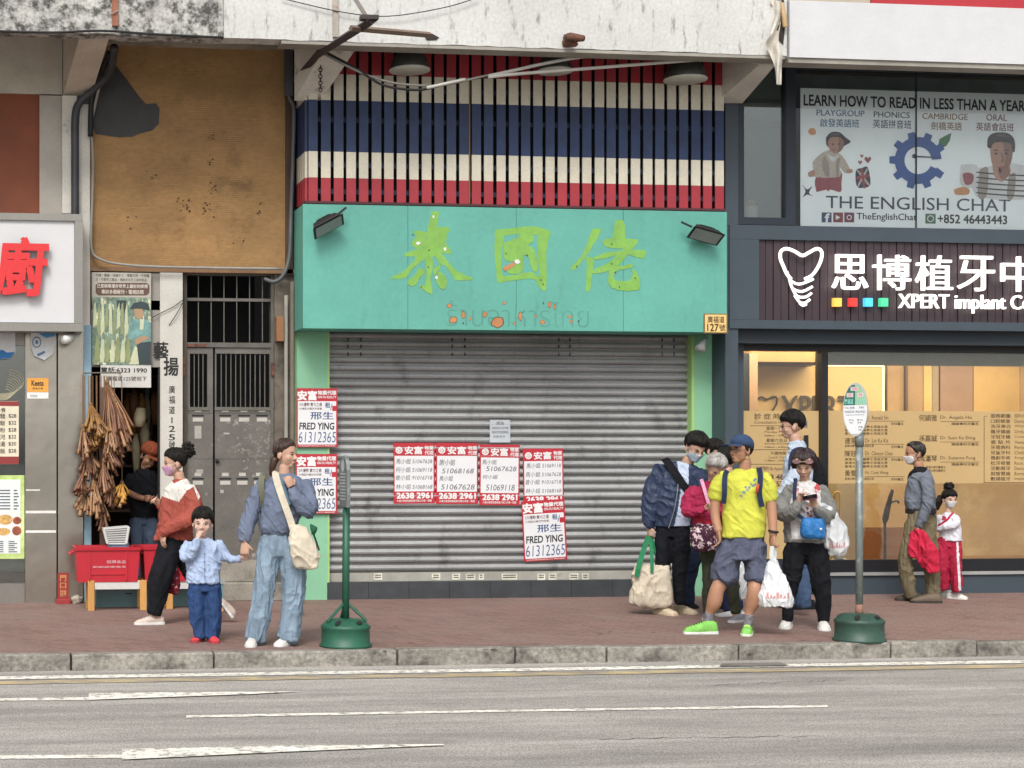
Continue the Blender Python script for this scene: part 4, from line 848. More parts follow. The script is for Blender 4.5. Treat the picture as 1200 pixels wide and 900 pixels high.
mb.rings([[P(995.2+r*cos(t), 254.8+r*sin(t), ey-.0035) for t in np.linspace(0, 2*pi, 17)[:-1]] for r in (3, 2)], cap=False); mb.rings([[P(1090.5+r*cos(t), 256.2+r*sin(t), ey-.0035) for t in np.linspace(0, 2*pi, 17)[:-1]] for r in (4, 3)], cap=False)
mb.build('icon_mark', M('poster white', '#e8ecec', k=.88), EP)
# cog round an e
mb = MB(); C_ = (1076, 188); blue = M('cog blue', '#1f56a0', k=.9, var=.06)
for k in range(9):
    t = pi*.18+k*2*pi/9*.93
    if 5.85 < (t % (2*pi)) or (t % (2*pi)) < .28: continue
    c, s_ = cos(t), sin(t); q = [(23, -5), (33.5, -4), (33.5, 4), (23, 5)]
    mb.ppoly([(C_[0]+a*c-b*s_, C_[1]+a*s_+b*c) for a, b in q], ey-.003-.0003*k, .002)
arc = [t for t in np.linspace(.42, 2*pi-.06, 40)]
mb.rings([[P(C_[0]+27.5*cos(t), C_[1]+27.5*sin(t), ey-.0062) for t in arc], [P(C_[0]+16*cos(t), C_[1]+16*sin(t), ey-.0062) for t in arc]], cap=False, closed=False)
mb.build('cog', blue, EP)
mb = MB(); mb.ppoly([(1072, 182.2), (1102, 184.2), (1102, 185.4), (1072, 184.2)], ey-.0068, .002); mb.ppoly([(1071.5+2.6*cos(t), 183+2.6*sin(t)) for t in np.linspace(0, 2*pi, 12)[:-1]], ey-.0072, .002); mb.build('pointer', M('poster navy', '#2c4258'), EP)
MB().ppoly([(1099, 173), (1101, 163), (1108, 159), (1115, 155.5), (1113, 165), (1109, 171), (1102, 174)], ey-.003, .002).build('leaf', M('leaf green', '#2f7a45', k=.9), EP)
# a toddler, a flag and a man as printed pictures
mb = MB()
def fp(pts, mi, dz): mb.ppoly([tuple(v) for v in spline(pts+[pts[0]], 3)[:-1]], ey-.0015-dz, .001, mi)
fp([(957, 225), (955, 212), (962, 200), (985, 200), (986, 215), (985, 225), (972, 222)], 0, .0005)
fp([(952, 190), (962, 180), (972, 176), (984, 180), (992, 190), (996, 200), (990, 203), (984, 196), (984, 207), (958, 208), (954, 204)], 1, .001)
fp([(968, 161), (974, 155), (984, 155), (991, 161), (997, 166), (991, 170), (986, 172), (970, 172)], 2, .0015); fp([(970, 166), (974, 161), (984, 161), (989, 167), (987, 175), (979, 180), (972, 175)], 3, .002)
fp([(947, 202), (954, 199), (955, 206), (948, 207)], 3, .002); fp([(992, 199), (998, 198), (999, 202), (993, 203)], 3, .002)
for c in (976, 983): fp([(c-1.3, 169), (c, 168), (c+1.3, 169), (c, 170)], 2, .0028)
fp([(1010, 197), (1017, 196), (1020, 216), (1012, 220), (1004, 218), (1003, 200)], 4, .0005)
fp([(1003.5, 207), (1017.5, 204.5), (1018, 207.5), (1004, 210)], 5, .0012); fp([(1008.5, 198), (1011, 198), (1014, 218.5), (1011.5, 219)], 5, .0016); fp([(1004, 200), (1006, 199.5), (1018.5, 215), (1016.5, 216.5)], 1, .0010); fp([(1015.5, 197.5), (1017, 199), (1007, 217.5), (1005.2, 216.5)], 1, .0010)
for cx, cy, r in ((1008, 190.5, 2.5), (1017, 187.5, 4), (1010, 183, 2)): fp([(cx, cy+r), (cx-r, cy-r*.3), (cx-r*.5, cy-r), (cx, cy-r*.5), (cx+r*.5, cy-r), (cx+r, cy-r*.3)], 0, .0005)
fp([(950, 150), (955, 151), (956, 157), (950, 158), (947, 154)], 6, .0005)
fp([(940, 216), (946, 222), (952, 218), (948, 226), (953, 230), (946, 228), (941, 231), (944, 224)], 4, .0005)
# the man
fp([(1144, 197), (1160, 195), (1172, 190), (1190, 192), (1215, 200), (1215, 231), (1144, 230)], 7, .0005)
for k in range(5): fp([(1145, 201+k*6), (1165, 203+k*6), (1200, 205+k*6), (1214, 204+k*6), (1214, 205.4+k*6), (1200, 206.6+k*6), (1165, 204.6+k*6), (1145, 202.5+k*6)], 2, .0011)
fp([(1163, 193), (1172, 195), (1182, 193), (1184, 203), (1174, 213), (1165, 206)], 3, .0016); fp([(1160, 170), (1164, 162), (1182, 161), (1187, 172), (1185, 190), (1178, 201), (1169, 201), (1162, 190)], 3, .002)
fp([(1157, 172), (1158, 161), (1166, 155.5), (1181, 156), (1189, 164), (1189, 178), (1186, 176), (1184, 168), (1166, 167), (1161, 174)], 2, .0026)
for c in (1167, 1179): fp([(c-2.4, 180), (c, 178.8), (c+2.4, 180), (c, 181.2)], 2, .0032)
fp([(1168, 196), (1174, 195), (1179, 196), (1174, 198)], 0, .0032)
fp([(1126, 193), (1145, 194), (1145, 218), (1126, 217)], 7, .0003); fp([(1128, 204), (1133, 202), (1141, 205), (1139, 215), (1131, 216)], 0, .0012); fp([(1118, 222), (1128, 219), (1136, 222), (1134, 228), (1120, 228)], 6, .0012)
fp([(1174, 163), (1186, 166), (1187, 176), (1185, 190), (1178, 201), (1173, 201), (1178, 190), (1177, 175)], 8, .0023); fp([(1170, 197), (1181, 196), (1183, 204), (1175, 211), (1171, 205)], 8, .0020)
for a, b in ((1163.5, 1170.5), (1175, 1183)): fp([(a, 177), ((a+b)/2, 175.2), (b, 176.6), ((a+b)/2, 176.6)], 2, .0034)
fp([(1172.5, 179), (1174.5, 187), (1171.5, 189.5), (1176.5, 190), (1177, 187), (1174.6, 180)], 8, .0033); fp([(1166, 158), (1176, 157), (1184, 161), (1174, 160.5)], 9, .0032)
fp([(1148, 199), (1158, 197), (1156, 230), (1146, 230)], 10, .0009); fp([(1182, 206), (1190, 203), (1188, 231), (1180, 231)], 10, .0009)
fp([(983, 161), (989, 167), (987, 175), (981, 179.5), (983, 172)], 8, .0024); fp([(974, 174.5), (977.5, 175.5), (981, 174.5), (977.5, 176.8)], 0, .0030); fp([(972, 158), (979, 156.3), (985, 158), (979, 158.5)], 9, .0024)
fp([(966, 181), (971, 192), (972, 206), (968, 206), (963, 194)], 10, .0016); fp([(985, 184), (983, 195), (983, 206), (980, 206), (980, 190)], 10, .0016); fp([(969, 180), (976, 190), (983, 181), (977, 184)], 7, .0019)
fp([(970, 209), (973, 209), (972, 223), (969, 222)], 5, .0012); fp([(958, 209), (962, 208), (962, 222), (958, 223)], 5, .0012)
mb.build('picture', [M('print rose', '#9c4f58', k=.85, var=.2, scale=20), M('print cream', '#bdb6a6', k=.85, var=.15, scale=30), M('print dark', '#2b2a2e'), M('print skin', '#b58c76', k=.85, var=.06), M('print navy', '#34304f', var=.2), M('print red', '#93404a'), M('print orange', '#c28a52'), M('print white', '#d3dadb', k=.86), M('print tan', '#8f6a58', k=.85, var=.06), M('print hair light', '#5a5048'), M('print grey', '#9a968c', k=.85)], EP)
# jar on the window sill
JR = thing('jar', 'small lidded jar on the sill of the narrow upper window', 'jar', P(880, 258, -.15))
MB().lathe(P(880, 258, -.15), [(.06, 0), (.07, .03), (.07, .14), (.05, .16)], 16).build('body', M('white lacquer'), JR, True)
MB().lathe(P(880, 258, -.15)+V((0, 0, .16)), [(.065, 0), (.065, .03), (.02, .06), (.0, .065)], 16).build('lid', M('straw lid', '#b39468', k=.85), JR, True)
# torn strip hanging where the two beams meet
TS = thing('torn_sheet', 'torn strip of white sheeting hanging where the two beams meet', 'sheeting', P(912, 60, BF-.05))
mb = MB(); rnd = random.Random(2); prof = [(909, 0, 7), (911, 10, 5), (912, 20, 4), (908, 40, 5), (905, 52, 8), (910, 66, 7), (912, 80, 4), (913, 99, 3)]
rs = []
for (cx, cy, hw) in [tuple(v) for v in spline(prof, 4)]:
    rs.append([P(cx+hw*t, cy+rnd.uniform(-1, 1), BF-.05-.05*sin(t*3+cy*.1)) for t in np.linspace(-1, 1, 7)])
mb.rings(rs, cap=False, closed=False); mb.build('sheet', M('torn white sheet', '#d8d2c4', k=.85, var=.15, scale=8), TS, True)
MB().ppoly([(908, -5), (918, -5), (921, 20), (918, 52), (912, 46), (909, 20)], BF-.012, .01).build('dark_crack', M('black crack', '#2b1d18', var=.4, scale=9), TS)
MB().tube([V(v) for v in spline([P(916, 4, BF-.03), P(919, 20, BF-.05), P(920, 32, BF-.04)], 5)], .025, 7).build('rag', M('yellow rag', '#c9a771', k=.85), TS, True)
# steel arm, strut and sagging cables over the shutter
SA = thing('steel_arm', 'rusty steel arm reaching out from under the beam above the boarding', 'bracket', P(370, 70, -.9))
dk = M('rusty dark steel', '#3a3030', var=.3, fine=.15)
def bar(a, b, w_, name='bar', m=dk): 
    a, b = V(a), V(b); return MB().tube([a, b], w_, 4).build(name, m, SA)
bar(P(347, 94, -.25), P(374, 62, -1.0), .045); bar(P(372, 64, -.98), P(436, 24, BF-.75), .045)
bar(P(412, -8, BF-.55), P(432, 24, BF-.75), .022, 'bar', M('grey steel rod', '#7a746c'))
MB().pbox(424, 17, 444, 22, BF-.78, .1).build('end_plate', dk, SA)
bar(P(411, 33, BF-.62), P(504, 41, BF-.1), .03, 'strut', M('brown steel strut', '#6d5a4c', var=.2)); MB().ppoly([(497, 42), (504, 38), (515, 44), (511, 47), (500, 47)], BF-.006, .005).build('broken_hole', M('black crack'), SA)
mb = MB()
for k in range(9):
    c = P(375.5, 74+k*3.9, -.8); R_ = Matrix.Rotation(pi/2*(k % 2), 3, 'Z')
    mb.tube([c+R_ @ V((.018*cos(t), 0, .022*sin(t))) for t in np.linspace(0, 2*pi, 9)], .006, 5)
mb.build('chain', dk, SA)
wc = M('white conduit', '#c6c4bc', k=.88, var=.08); bk = M('black rubber')
OC = thing('overhead_cable', 'sagging black and white cables running under the beam across the slatted screen', 'cable', P(600, 85, -1.05))
cable('cable', [(374, 58, -.98), (391, 66, -1.0), (420, 82, -1.05), (445, 98, -1.05), (469, 104, -1.05), (495, 105, -1.05), (520, 99, -1.05), (545, 94, -1.05), (572, 89, -1.05)], .013, bk, OC)
cable('cable', [(374, 60, -1.0), (400, 74, -1.05), (430, 88, -1.05), (460, 97, -1.05), (490, 100, -1.05), (520, 99.5, -1.06), (572, 88, -1.06)], .012, M('grey conduit', '#7d7a74'), OC)
cable('conduit', [(500, 103, -1.07), (520, 98.5, -1.07), (545, 93, -1.07)], .016, wc, OC)
cable('conduit', [(572, 89, -1.06), (600, 83, -1.06), (640, 74, -1.06), (680, 67, -1.06), (719, 64.5, -1.06), (790, 66, -1.06), (858, 68.5, -1.06), (900, 75, -1.06), (914, 76, -1.07)], .017, wc, OC)
cable('conduit', [(572, 90.5, -1.06), (602, 87, -1.06), (680, 81, -1.06), (767, 74, -1.06), (830, 69.5, -1.06), (862, 70, -1.06), (912, 77, -1.08)], .017, wc, OC)
cable('conduit', [(848, 93, -.5), (868, 86, -.7), (886, 76, -.95)], .015, wc, OC)
# ------------------------------------------------------------------ people: one fused body each, clothes as parts
def vnoise(p, seed=0):
    """smooth value noise at an (n,3) array of points, range -1..1"""
    p = np.asarray(p, float); i = np.floor(p).astype(np.int64); f = p-i; f = f*f*(3-2*f); out = np.zeros(len(p))
    for dx in (0, 1):
        for dy in (0, 1):
            for dz in (0, 1):
                h = ((i[:, 0]+dx)*374761393+(i[:, 1]+dy)*668265263+(i[:, 2]+dz)*2147483647+seed*1274126177) & 0xffffffff
                h = ((h ^ (h >> 13))*1274126177) & 0xffffffff; h = (h ^ (h >> 16)) & 0xffff
                wt = (f[:, 0] if dx else 1-f[:, 0])*(f[:, 1] if dy else 1-f[:, 1])*(f[:, 2] if dz else 1-f[:, 2])
                out += wt*(h/32767.5-1)
    return out
def fuse(mb, voxel=.008, smooth=4):
    """weld overlapping closed shapes into one continuous skin"""
    me = mb.mesh('raw'); o = bpy.data.objects.new('raw', me); COL.objects.link(o)
    r = o.modifiers.new('r', 'REMESH'); r.mode = 'VOXEL'; r.voxel_size = voxel
    if smooth: s = o.modifiers.new('s', 'SMOOTH'); s.factor = .5; s.iterations = smooth
    dg = bpy.context.evaluated_depsgraph_get(); m2 = bpy.data.meshes.new_from_object(o.evaluated_get(dg))
    bpy.data.objects.remove(o); bpy.data.meshes.remove(me); m2.materials.clear()
    return m2
def verts(me):
    a = np.empty(len(me.vertices)*3); me.vertices.foreach_get('co', a); return a.reshape(-1, 3)
def setv(me, a): me.vertices.foreach_set('co', a.ravel()); me.update()
def normals(me):
    a = np.empty(len(me.vertices)*3); me.vertices.foreach_get('normal', a); return a.reshape(-1, 3)
def wrinkle(me, amp=.006, sc=(9, 9, 9), seed=0, ridge=True, slant=0.0):
    v = verts(me); n = normals(me); q = v.copy(); q[:, 2] += slant*q[:, 0]
    q = q*np.array(sc)+seed*3.7
    w_ = q+.9*np.stack([vnoise(q*.7, seed+5), vnoise(q*.7, seed+6), vnoise(q*.7, seed+7)], 1)
    d = vnoise(w_, seed); e = vnoise(w_*np.array([1.9, 1.9, 2.1])+3.1, seed+2)
    if ridge: d = 1-2.2*np.abs(d)**.6; e = 1-2.2*np.abs(e)**.6
    d = d*.75+.45*e+.2*vnoise(q*3.3, seed+9)
    setv(me, v+n*(d*amp*1.9)[:, None])

class Person:
    """frame: R (to the right as the camera sees it), U up, D towards the camera; base on the pavement"""
    def __init__(s, label, base, group=None, z=0.0):
        s.B = G(*base, z); d = V((s.B.x-CAM.x, s.B.y-CAM.y, 0)).normalized(); s.d = d; s.R = V((d.y, -d.x, 0)); s.D = -d; s.az = atan2(d.x, d.y)
        s.px = (proj(s.B+s.R*.01)[0]-proj(s.B)[0])/.01          # photo pixels per metre here
        s.t = thing('person', label, 'person', s.B, group)
        s.body = MB(); s.heads = []; s.seed = random.randint(0, 999)
    def at(s, px, py, dy=0.0):
        rd = ray(px, py); n = s.d; c = s.B+s.D*dy
        return CAM+rd*((c-CAM).dot(n)/rd.dot(n))
    def vec(s, r, u, d): return s.R*r+UP*u+s.D*d
    # tapered limb: pts of (px, py, dy, radius in photo px); flat = depth over width
    def limb(s, mb, pts, flat=1.0, grow=0.0, n=14, mi=0, sub=4):
        pts = spline([(*s.at(p[0], p[1], p[2]), p[3]*.96/s.px+grow) for p in pts], sub); c = [V(p[:3]) for p in pts]; r = [max(float(p[3]), .004) for p in pts]
        rs = []
        for i, p in enumerate(c):
            t = (c[min(i+1, len(c)-1)]-c[max(i-1, 0)]).normalized(); u = t.cross(s.D)
            u = (s.R-t*s.R.dot(t)).normalized() if u.length < .35 else u.normalized()
            v = t.cross(u)
            rs.append((p, u, v, t, r[i]))
        rings = []
        p, u, v, t, q = rs[0]
        for a in (75, 45, 20): rings.append([p-t*(q*.55*sin(radians(a)))+u*(q*cos(radians(a))*cos(2*pi*j/n))+v*(q*flat*cos(radians(a))*sin(2*pi*j/n)) for j in range(n)])
        for p, u, v, t, q in rs: rings.append([p+u*(q*cos(2*pi*j/n))+v*(q*flat*sin(2*pi*j/n)) for j in range(n)])
        for a in (20, 45, 75): rings.append([p+t*(q*.55*sin(radians(a)))+u*(q*cos(radians(a))*cos(2*pi*j/n))+v*(q*flat*cos(radians(a))*sin(2*pi*j/n)) for j in range(n)])
        mb.rings(rings, mi)
    # trunk: sections (px, py, dy, half width px, half depth px), horizontal slices from bottom to top
    def trunk(s, mb, secs, grow=0.0, n=24, sub=5, power=2.3):
        secs = spline(secs, sub); rings = []
        for (px, py, dy, hw, hd) in secs:
            c = s.at(px, py, dy); a, b = hw/s.px+grow, hd/s.px+grow; ring = []
            for j in range(n):
                t = 2*pi*j/n; ct, st = cos(t), sin(t)
                ring.append(c+s.R*(a*math.copysign(abs(ct)**(2/power), ct))-s.D*(b*math.copysign(abs(st)**(2/power), st)))
            rings.append(ring)
        mb.rings(rings)
    def cloth(s, name, mb, mat, voxel=.0075, amp=.005, sc=(10, 10, 7), smooth=3, slant=.5, parent=None, label=None, zones=(), seed=None, ridge=True):
        me = fuse(mb, voxel, smooth)
        if amp: wrinkle(me, amp, sc, (s.seed if seed is None else seed) % 97, ridge, slant)
        mats = [mat]+[z[1] for z in zones]
        o = link(name, me, mats, parent or s.t, True, label)
        if zones:
            off = root_of(o.parent); nn = np.empty(len(me.polygons)*3); me.polygons.foreach_get('normal', nn); cc = np.empty(len(me.polygons)*3); me.polygons.foreach_get('center', cc)
            nn = nn.reshape(-1, 3); cc = cc.reshape(-1, 3)+np.array(off); idx = np.zeros(len(nn), int)
            q = cc-np.array(CAM); f = q @ np.array(FW); X_ = PX+F*(q @ np.array(RT))/f; Y_ = PY-F*q[:, 2]/f; face = nn @ np.array(s.D)
            for k, z in enumerate(zones):
                poly = z[0]; deep = z[2] if len(z) > 2 else 9
                ins = np.zeros(len(X_), bool); m = len(poly)
                for i in range(m):
                    (x1, y1), (x2, y2) = poly[i], poly[(i+1) % m]
                    if y1 == y2: continue
                    c = ((y1 > Y_) != (y2 > Y_)) & (X_ < (x2-x1)*(Y_-y1)/(y2-y1)+x1); ins ^= c
                ins &= (face > -.05) & ((cc-np.array(s.B)) @ np.array(s.D) < deep)
                idx[ins] = k+1
            me.polygons.foreach_set('material_index', idx.tolist()); me.update()
        return o
    # hand: wrist, direction to the fingers, palm normal (R,U,D each); thumb side +1/-1; curl in degrees per joint
    def hand(s, wrist, dr, nm, thumb=1, curl=22, k=1.0, mb=None, spread=1.0, thumbcurl=15):
        mb = mb or s.body; w_ = s.at(*wrist) if not isinstance(wrist, V) else wrist
        d = s.vec(*dr).normalized(); n = s.vec(*nm); n = (n-d*n.dot(d)).normalized(); t = d.cross(n)*thumb
        def flatlimb(pts, ru, rv):
            rings = []
            for (p, a, b) in pts: rings.append([p+t*(a*cos(2*pi*j/12))+n*(b*sin(2*pi*j/12)) for j in range(12)])
            mb.rings(rings)
        flatlimb([(w_-d*.02*k, .022*k, .018*k), (w_, .026*k, .018*k), (w_+d*.03*k, .035*k, .017*k), (w_+d*.07*k, .042*k, .015*k), (w_+d*.092*k, .040*k, .012*k), (w_+d*.098*k, .03*k, .008*k)], 0, 0)
        for off, L, r in ((.031, .066, .0088), (.0105, .078, .0092), (-.0105, .072, .0088), (-.031, .056, .0078)):
            p = w_+d*(.082*k)+t*(off*k); dd = d+t*(off*1.2*spread); dd.normalize(); pts = [p]; a = 0; rr = [r*k]
            for sg in (.42, .32, .26):
                a += radians(curl); q = dd*cos(a)+n*sin(a); p = p+q*(L*k*sg); pts.append(p); rr.append(r*k*(.97-.06*len(pts)))
            mb.tube([pts[0]-dd*.02*k]+pts+[pts[-1]+(pts[-1]-pts[-2]).normalized()*.006*k], [r*k]+rr+[r*k*.45], 8)
        p = w_+d*(.022*k)+t*(.03*k); dd = (d*.72+t*.62+n*.3).normalized(); a = radians(thumbcurl); q2 = (dd*cos(a)+(n*.7-t*.5).normalized()*sin(a)).normalized()
        mb.tube([p-dd*.02*k, p+dd*.012*k, p+dd*.036*k, p+dd*.036*k+q2*.026*k, p+dd*.036*k+q2*.034*k], [.012*k, .0125*k, .0105*k, .0088*k, .004*k], 8)
    # head: centre px, chin-to-crown height px, yaw (0 facing the camera, + to the right), pitch (+ down), roll (+ clockwise)
    def head(s, c, h, yaw=0, pitch=0, roll=0, dy=0.0, female=False, child=False, wide=1.0):
        H = h*1.01/s.px; o = s.at(c[0], c[1], dy)
        Rm = Matrix.Rotation(radians(yaw)-s.az, 3, 'Z') @ Matrix.Rotation(radians(roll), 3, 'Y') @ Matrix.Rotation(radians(pitch), 3, 'X')
        L = lambda x, y, z: o+Rm @ (V((x*wide, y, z-.52))*H)
        s.H, s.L, s.Rm = H, L, Rm
        def e(c_, r): s.body.ell(L(*c_), (r[0]*H*wide, r[1]*H, r[2]*H), Rm, 12)
        e((0, .05, .62), (.335, .41, .375)); e((0, -.09, .40), (.275, .275, .34)); e((0, -.17, .13), (.15 if not female else .135, .15, .115)); e((0, -.06, .24), (.25 if not female else .225, .22, .18))
        for sx in (1, -1):
            e((sx*.155, -.215, .37), (.11, .10, .12)); e((sx*.335, .06, .44), (.035, .085, .125))
        e((0, -.30, .545), (.21, .075, .05))
        nl = .8 if child else 1.0
        s.body.tube([L(0, -.34, .54), L(0, -.38, .45), L(0, -.385-.055*nl, .365), L(0, -.36-.03*nl, .32)], [.03*H, .036*H, .055*H*nl, .04*H], 8)
        for sx in (1, -1): e((sx*.05, -.36, .335), (.035, .04, .03))
        e((0, -.335, .215), (.09, .05, .022)); e((0, -.33, .18), (.08, .05, .024))
    def neck(s, a, b, r=None):
        s.limb(s.body, [(*a, (r or 7)), (*b, (r or 7)*.98)])
    def finish(s, skin, voxel=.0055):
        me = fuse(s.body, voxel, 3); s.skin = link('body', me, skin, s.t, True)
        off = V(s.t.location)
        s.bvh = BVHTree.FromPolygons([V(v.co)+off for v in me.vertices], [list(p.vertices) for p in me.polygons])
        return s.skin
    def hit(s, az, z, out=0.0, cy=0.0):
        """surface point of the head at azimuth az (degrees from the face's middle) and height z"""
        a = radians(az); c = s.L(0, cy, z); f = s.L(sin(a), cy-cos(a), z); d = (f-c).normalized(); st = c+d*s.H*.9
        h, n, i, q = s.bvh.ray_cast(st, -d, s.H*.9)
        if h is None: h = c+d*s.H*.25
        return h+d*(out*s.H)
    def patch(s, name, mat, az0, z0, ra, rz, out=.008, bulge=0.0, n=12, shape=None, parent=None):
        """a small rounded patch lying on the face"""
        mb = MB(); c = s.hit(az0, z0, out+bulge); vs = [c]; rings = []
        for k in (.55, 1.0):
            for j in range(n):
                t = 2*pi*j/n; a, b = cos(t), sin(t)
                if shape: a, b = shape(a, b)
                vs.append(s.hit(az0+ra*a*k, z0+rz*b*k, out+bulge*(1-k)))
        fs = [[0, 1+j, 1+(j+1) % n] for j in range(n)]+[[1+j, 1+n+j, 1+n+(j+1) % n, 1+(j+1) % n] for j in range(n)]
        return mb.add(vs, fs).build(name, mat, parent or s.t, True)
    def face(s, mouth='#8a4b44', brow='#1c1614', eyes=True, lips=True, open_=1.0, brows=True, age=0):
        if eyes:
            for sx in (1, -1):
                s.patch('eye', M('eye white', '#cfc8c0', k=.85, var=0, fine=0, rough=.3), sx*21, .478, 8.2, .026*open_, .006)
                s.patch('iris', M('dark iris', '#1a100c', var=0, fine=0, rough=.2), sx*21, .478, 4.2, .026*open_, .010)
                s.patch('eyelid', M('lash line', '#1d1411', var=0, fine=0), sx*21, .478+.024*open_, 10, .014, .012)
        if brows:
            for sx in (1, -1): s.patch('eyebrow', M('brow '+brow, brow, var=0, fine=0), sx*23, .565, 12, .021, .010, shape=lambda a, b: (a, b*.8+.5*(1-a*a)))
        if lips: s.patch('lips', M('lips '+mouth, mouth, k=.9, var=.05), 0, .195, 14, .030, .006, bulge=.008, shape=lambda a, b: (a, b*(1-.6*a*a)))
    def mask(s, mat, strap=True):
        rows = []
        for z, wd in ((.07, 30), (.10, 46), (.16, 60), (.24, 66), (.32, 66), (.385, 58), (.41, 44)):
            row = []
            for k in range(17):
                t = -1+2*k/16; row.append(s.hit(wd*t, z, .03+.012*cos(t*pi/2)))
            rows.append(row)
        sm = [[V(p) for p in r] for r in rows]
        for _ in range(2):
            for i in range(1, len(sm)-1):
                for k in range(1, 16): sm[i][k] = sm[i][k]*.5+(sm[i-1][k]+sm[i+1][k]+sm[i][k-1]+sm[i][k+1])*.125
        mk = MB().rings(sm, cap=False, closed=False).build('face_mask', mat, s.t, True)
        so = mk.modifiers.new('t', 'SOLIDIFY'); so.thickness = .002; so.offset = 1
        if strap:
            for sx in (1, -1):
                for z0, z1 in ((.385, .52), (.13, .38)): MB().tube([s.hit(sx*56, z0, .022), s.hit(sx*75, (z0+z1)/2, .012), s.hit(sx*92, z1, .012)], .0018, 5).build('strap', M('white strap', '#d4d4d0', k=.85), mk)
        return mk
    def hair(s, mat, line, thick=.06, top=.03, name='hair', rough=.02, seed=1, nphi=22, naz=120, parent=None, label=None, strands=0, taper=.4):
        """a shell of hair over the skull down to the hairline: line = [(azimuth, height), ...] from the face (0) to the nape (180)"""
        zc, yc = .56, .05; o = s.L(0, yc, zc); pts = []; az = np.linspace(-180, 180, naz+1)[:-1]
        la = np.array([l[0] for l in line], float); lz = np.array([l[1] for l in line], float)
        rows = []
        for i in range(nphi+1):
            f = i/nphi; row = []
            for a in az:
                zh = float(np.interp(abs(a), la, lz))+.022*vnoise(np.array([[a*.16, seed*1.7, 0.]]), seed)[0]+.018*vnoise(np.array([[a*.45, seed*2.7, 0.]]), seed)[0]; R_ = .34+.06*abs(cos(radians(a))); end = atan2(R_, zh-zc); ph = end*f+.02
                d = V((sin(radians(a))*sin(ph), -cos(radians(a))*sin(ph), cos(ph))); dw = (s.Rm @ d).normalized(); st = o+dw*s.H*1.1
                h, n, ii, q = s.bvh.ray_cast(st, -dw, s.H*1.1)
                if h is None: h = o+dw*s.H*.38
                e = min(1, (1-f)*4.5); e = e*e*(3-2*e); tk = thick*(.25+.75*e)*(1 if f < .97 else .35)*(taper+(1-taper)*max(0, cos(ph*.9)))+top*max(0, cos(ph))
                nz = vnoise(np.array([[a*.09, ph*1.3, seed*7.1], [a*.3, ph*1.2, seed*3.3], [a*.8, ph*.8, seed*5.3]]), seed); tk += (nz[0]*.6+nz[1]*.5)*rough*(.3+.7*e)+nz[2]*.011
                row.append(h+dw*(max(tk, .006)*s.H))
            rows.append(row)
        mb = MB().rings(rows, cap=False)
        if strands:
            rs_ = random.Random(seed*13+int(s.t.location.x*100))
            for k in range(strands):
                a0 = rs_.uniform(-180, 180); f0 = rs_.uniform(.0, .55); f1 = min(rs_.uniform(.75, 1.10), f0+rs_.uniform(.35, .8)); dr = rs_.uniform(-22, 22); lift = rs_.uniform(-.006, .022); pts = []
                for t in (0, .3, .6, .85, 1):
                    f = f0+(f1-f0)*t; a = a0+dr*t*t; aa = abs((a+180) % 360-180)
                    zh = float(np.interp(aa, la, lz)); R_ = .34+.06*abs(cos(radians(a))); ph = atan2(R_, zh-zc)*f+.02
                    d = V((sin(radians(a))*sin(ph), -cos(radians(a))*sin(ph), cos(ph))); dw = (s.Rm @ d).normalized(); st = o+dw*s.H*1.1
                    h, n, ii, q = s.bvh.ray_cast(st, -dw, s.H*1.1)
                    if h is None: h = o+dw*s.H*.38
                    e = min(1, max(0, 1-f)*4.5+.15); tk = thick*(.25+.75*e)*(taper+(1-taper)*max(0, cos(ph*.9)))+top*max(0, cos(ph))+lift*(1-t*.4)+.004
                    pts.append(h+dw*(tk*s.H))
                q = rs_.uniform(.010, .019)*s.H; mb.tube(pts, [q*.6, q, q, q*.7, q*.15], 5)
        o_ = mb.build(name, mat, parent or s.t, True, label)
        return o_
    def glasses(s, mat, z=.475, r=.082, tint=None, out=.05, name='glasses'):
        mb = MB()
        for sx in (1, -1):
            c = s.hit(sx*21, z, out); e = [s.L(0, 0, 0)]; xv = (s.L(1, 0, 0)-s.L(0, 0, 0)); zv = (s.L(0, 0, 1)-s.L(0, 0, 0))
            mb.tube([c+xv*(r*1.15*cos(t))+zv*(r*.9*sin(t)) for t in np.linspace(0, 2*pi, 15)], .0016, 5)
            mb.tube([c+xv*(r*1.1*sx), s.hit(sx*60, z+.02, .05), s.hit(sx*88, z+.04, .02)], .0016, 5)
        mb.tube([s.hit(8, z+.02, .03), s.hit(0, z+.025, .035), s.hit(-8, z+.02, .03)], .0016, 5)
        return mb.build(name, mat, s.t)
    def shoe(s, c, yaw, L=.265, upper=None, sole=None, lift=0.0, pitch=0.0, w_=.046, hgt=.075, open_=False, name='shoe', lace=None, dy=None):
        """c: photo px of the sole's middle on the ground; yaw 0 = toes to the camera, 90 = to the right"""
        p = G(*c, 0.0) if dy is None else s.at(c[0], c[1], dy); a = radians(yaw); f = (s.D*cos(a)+s.R*sin(a)).normalized(); sd_ = V((f.y, -f.x, 0)); Rp = Matrix.Rotation(radians(pitch), 3, sd_)
        def q(x, y, z): return p+Rp @ (f*(x*L)+sd_*y+UP*z)+UP*lift
        prof = [(-.5, .52, .5), (-.46, .72, .92), (-.35, .80, 1.0), (-.2, .78, 1.0), (-.02, .84, .90), (.15, .98, .74), (.3, 1.0, .60), (.42, .84, .48), (.49, .5, .30), (.5, .2, .14)]
        rings = []
        for (x, wy, hz) in prof:
            ring = []
            for j in range(14):
                t = 2*pi*j/14; ct, st = cos(t), sin(t)
                ring.append(q(x, w_*wy*math.copysign(abs(ct)**.8, ct), .018+max(st, 0)**.9*(hgt*hz-.018) if st > 0 else .018+st*.006))
            rings.append(ring)
        o = MB().rings(rings).build(name, upper, s.t, True)
        rings = []
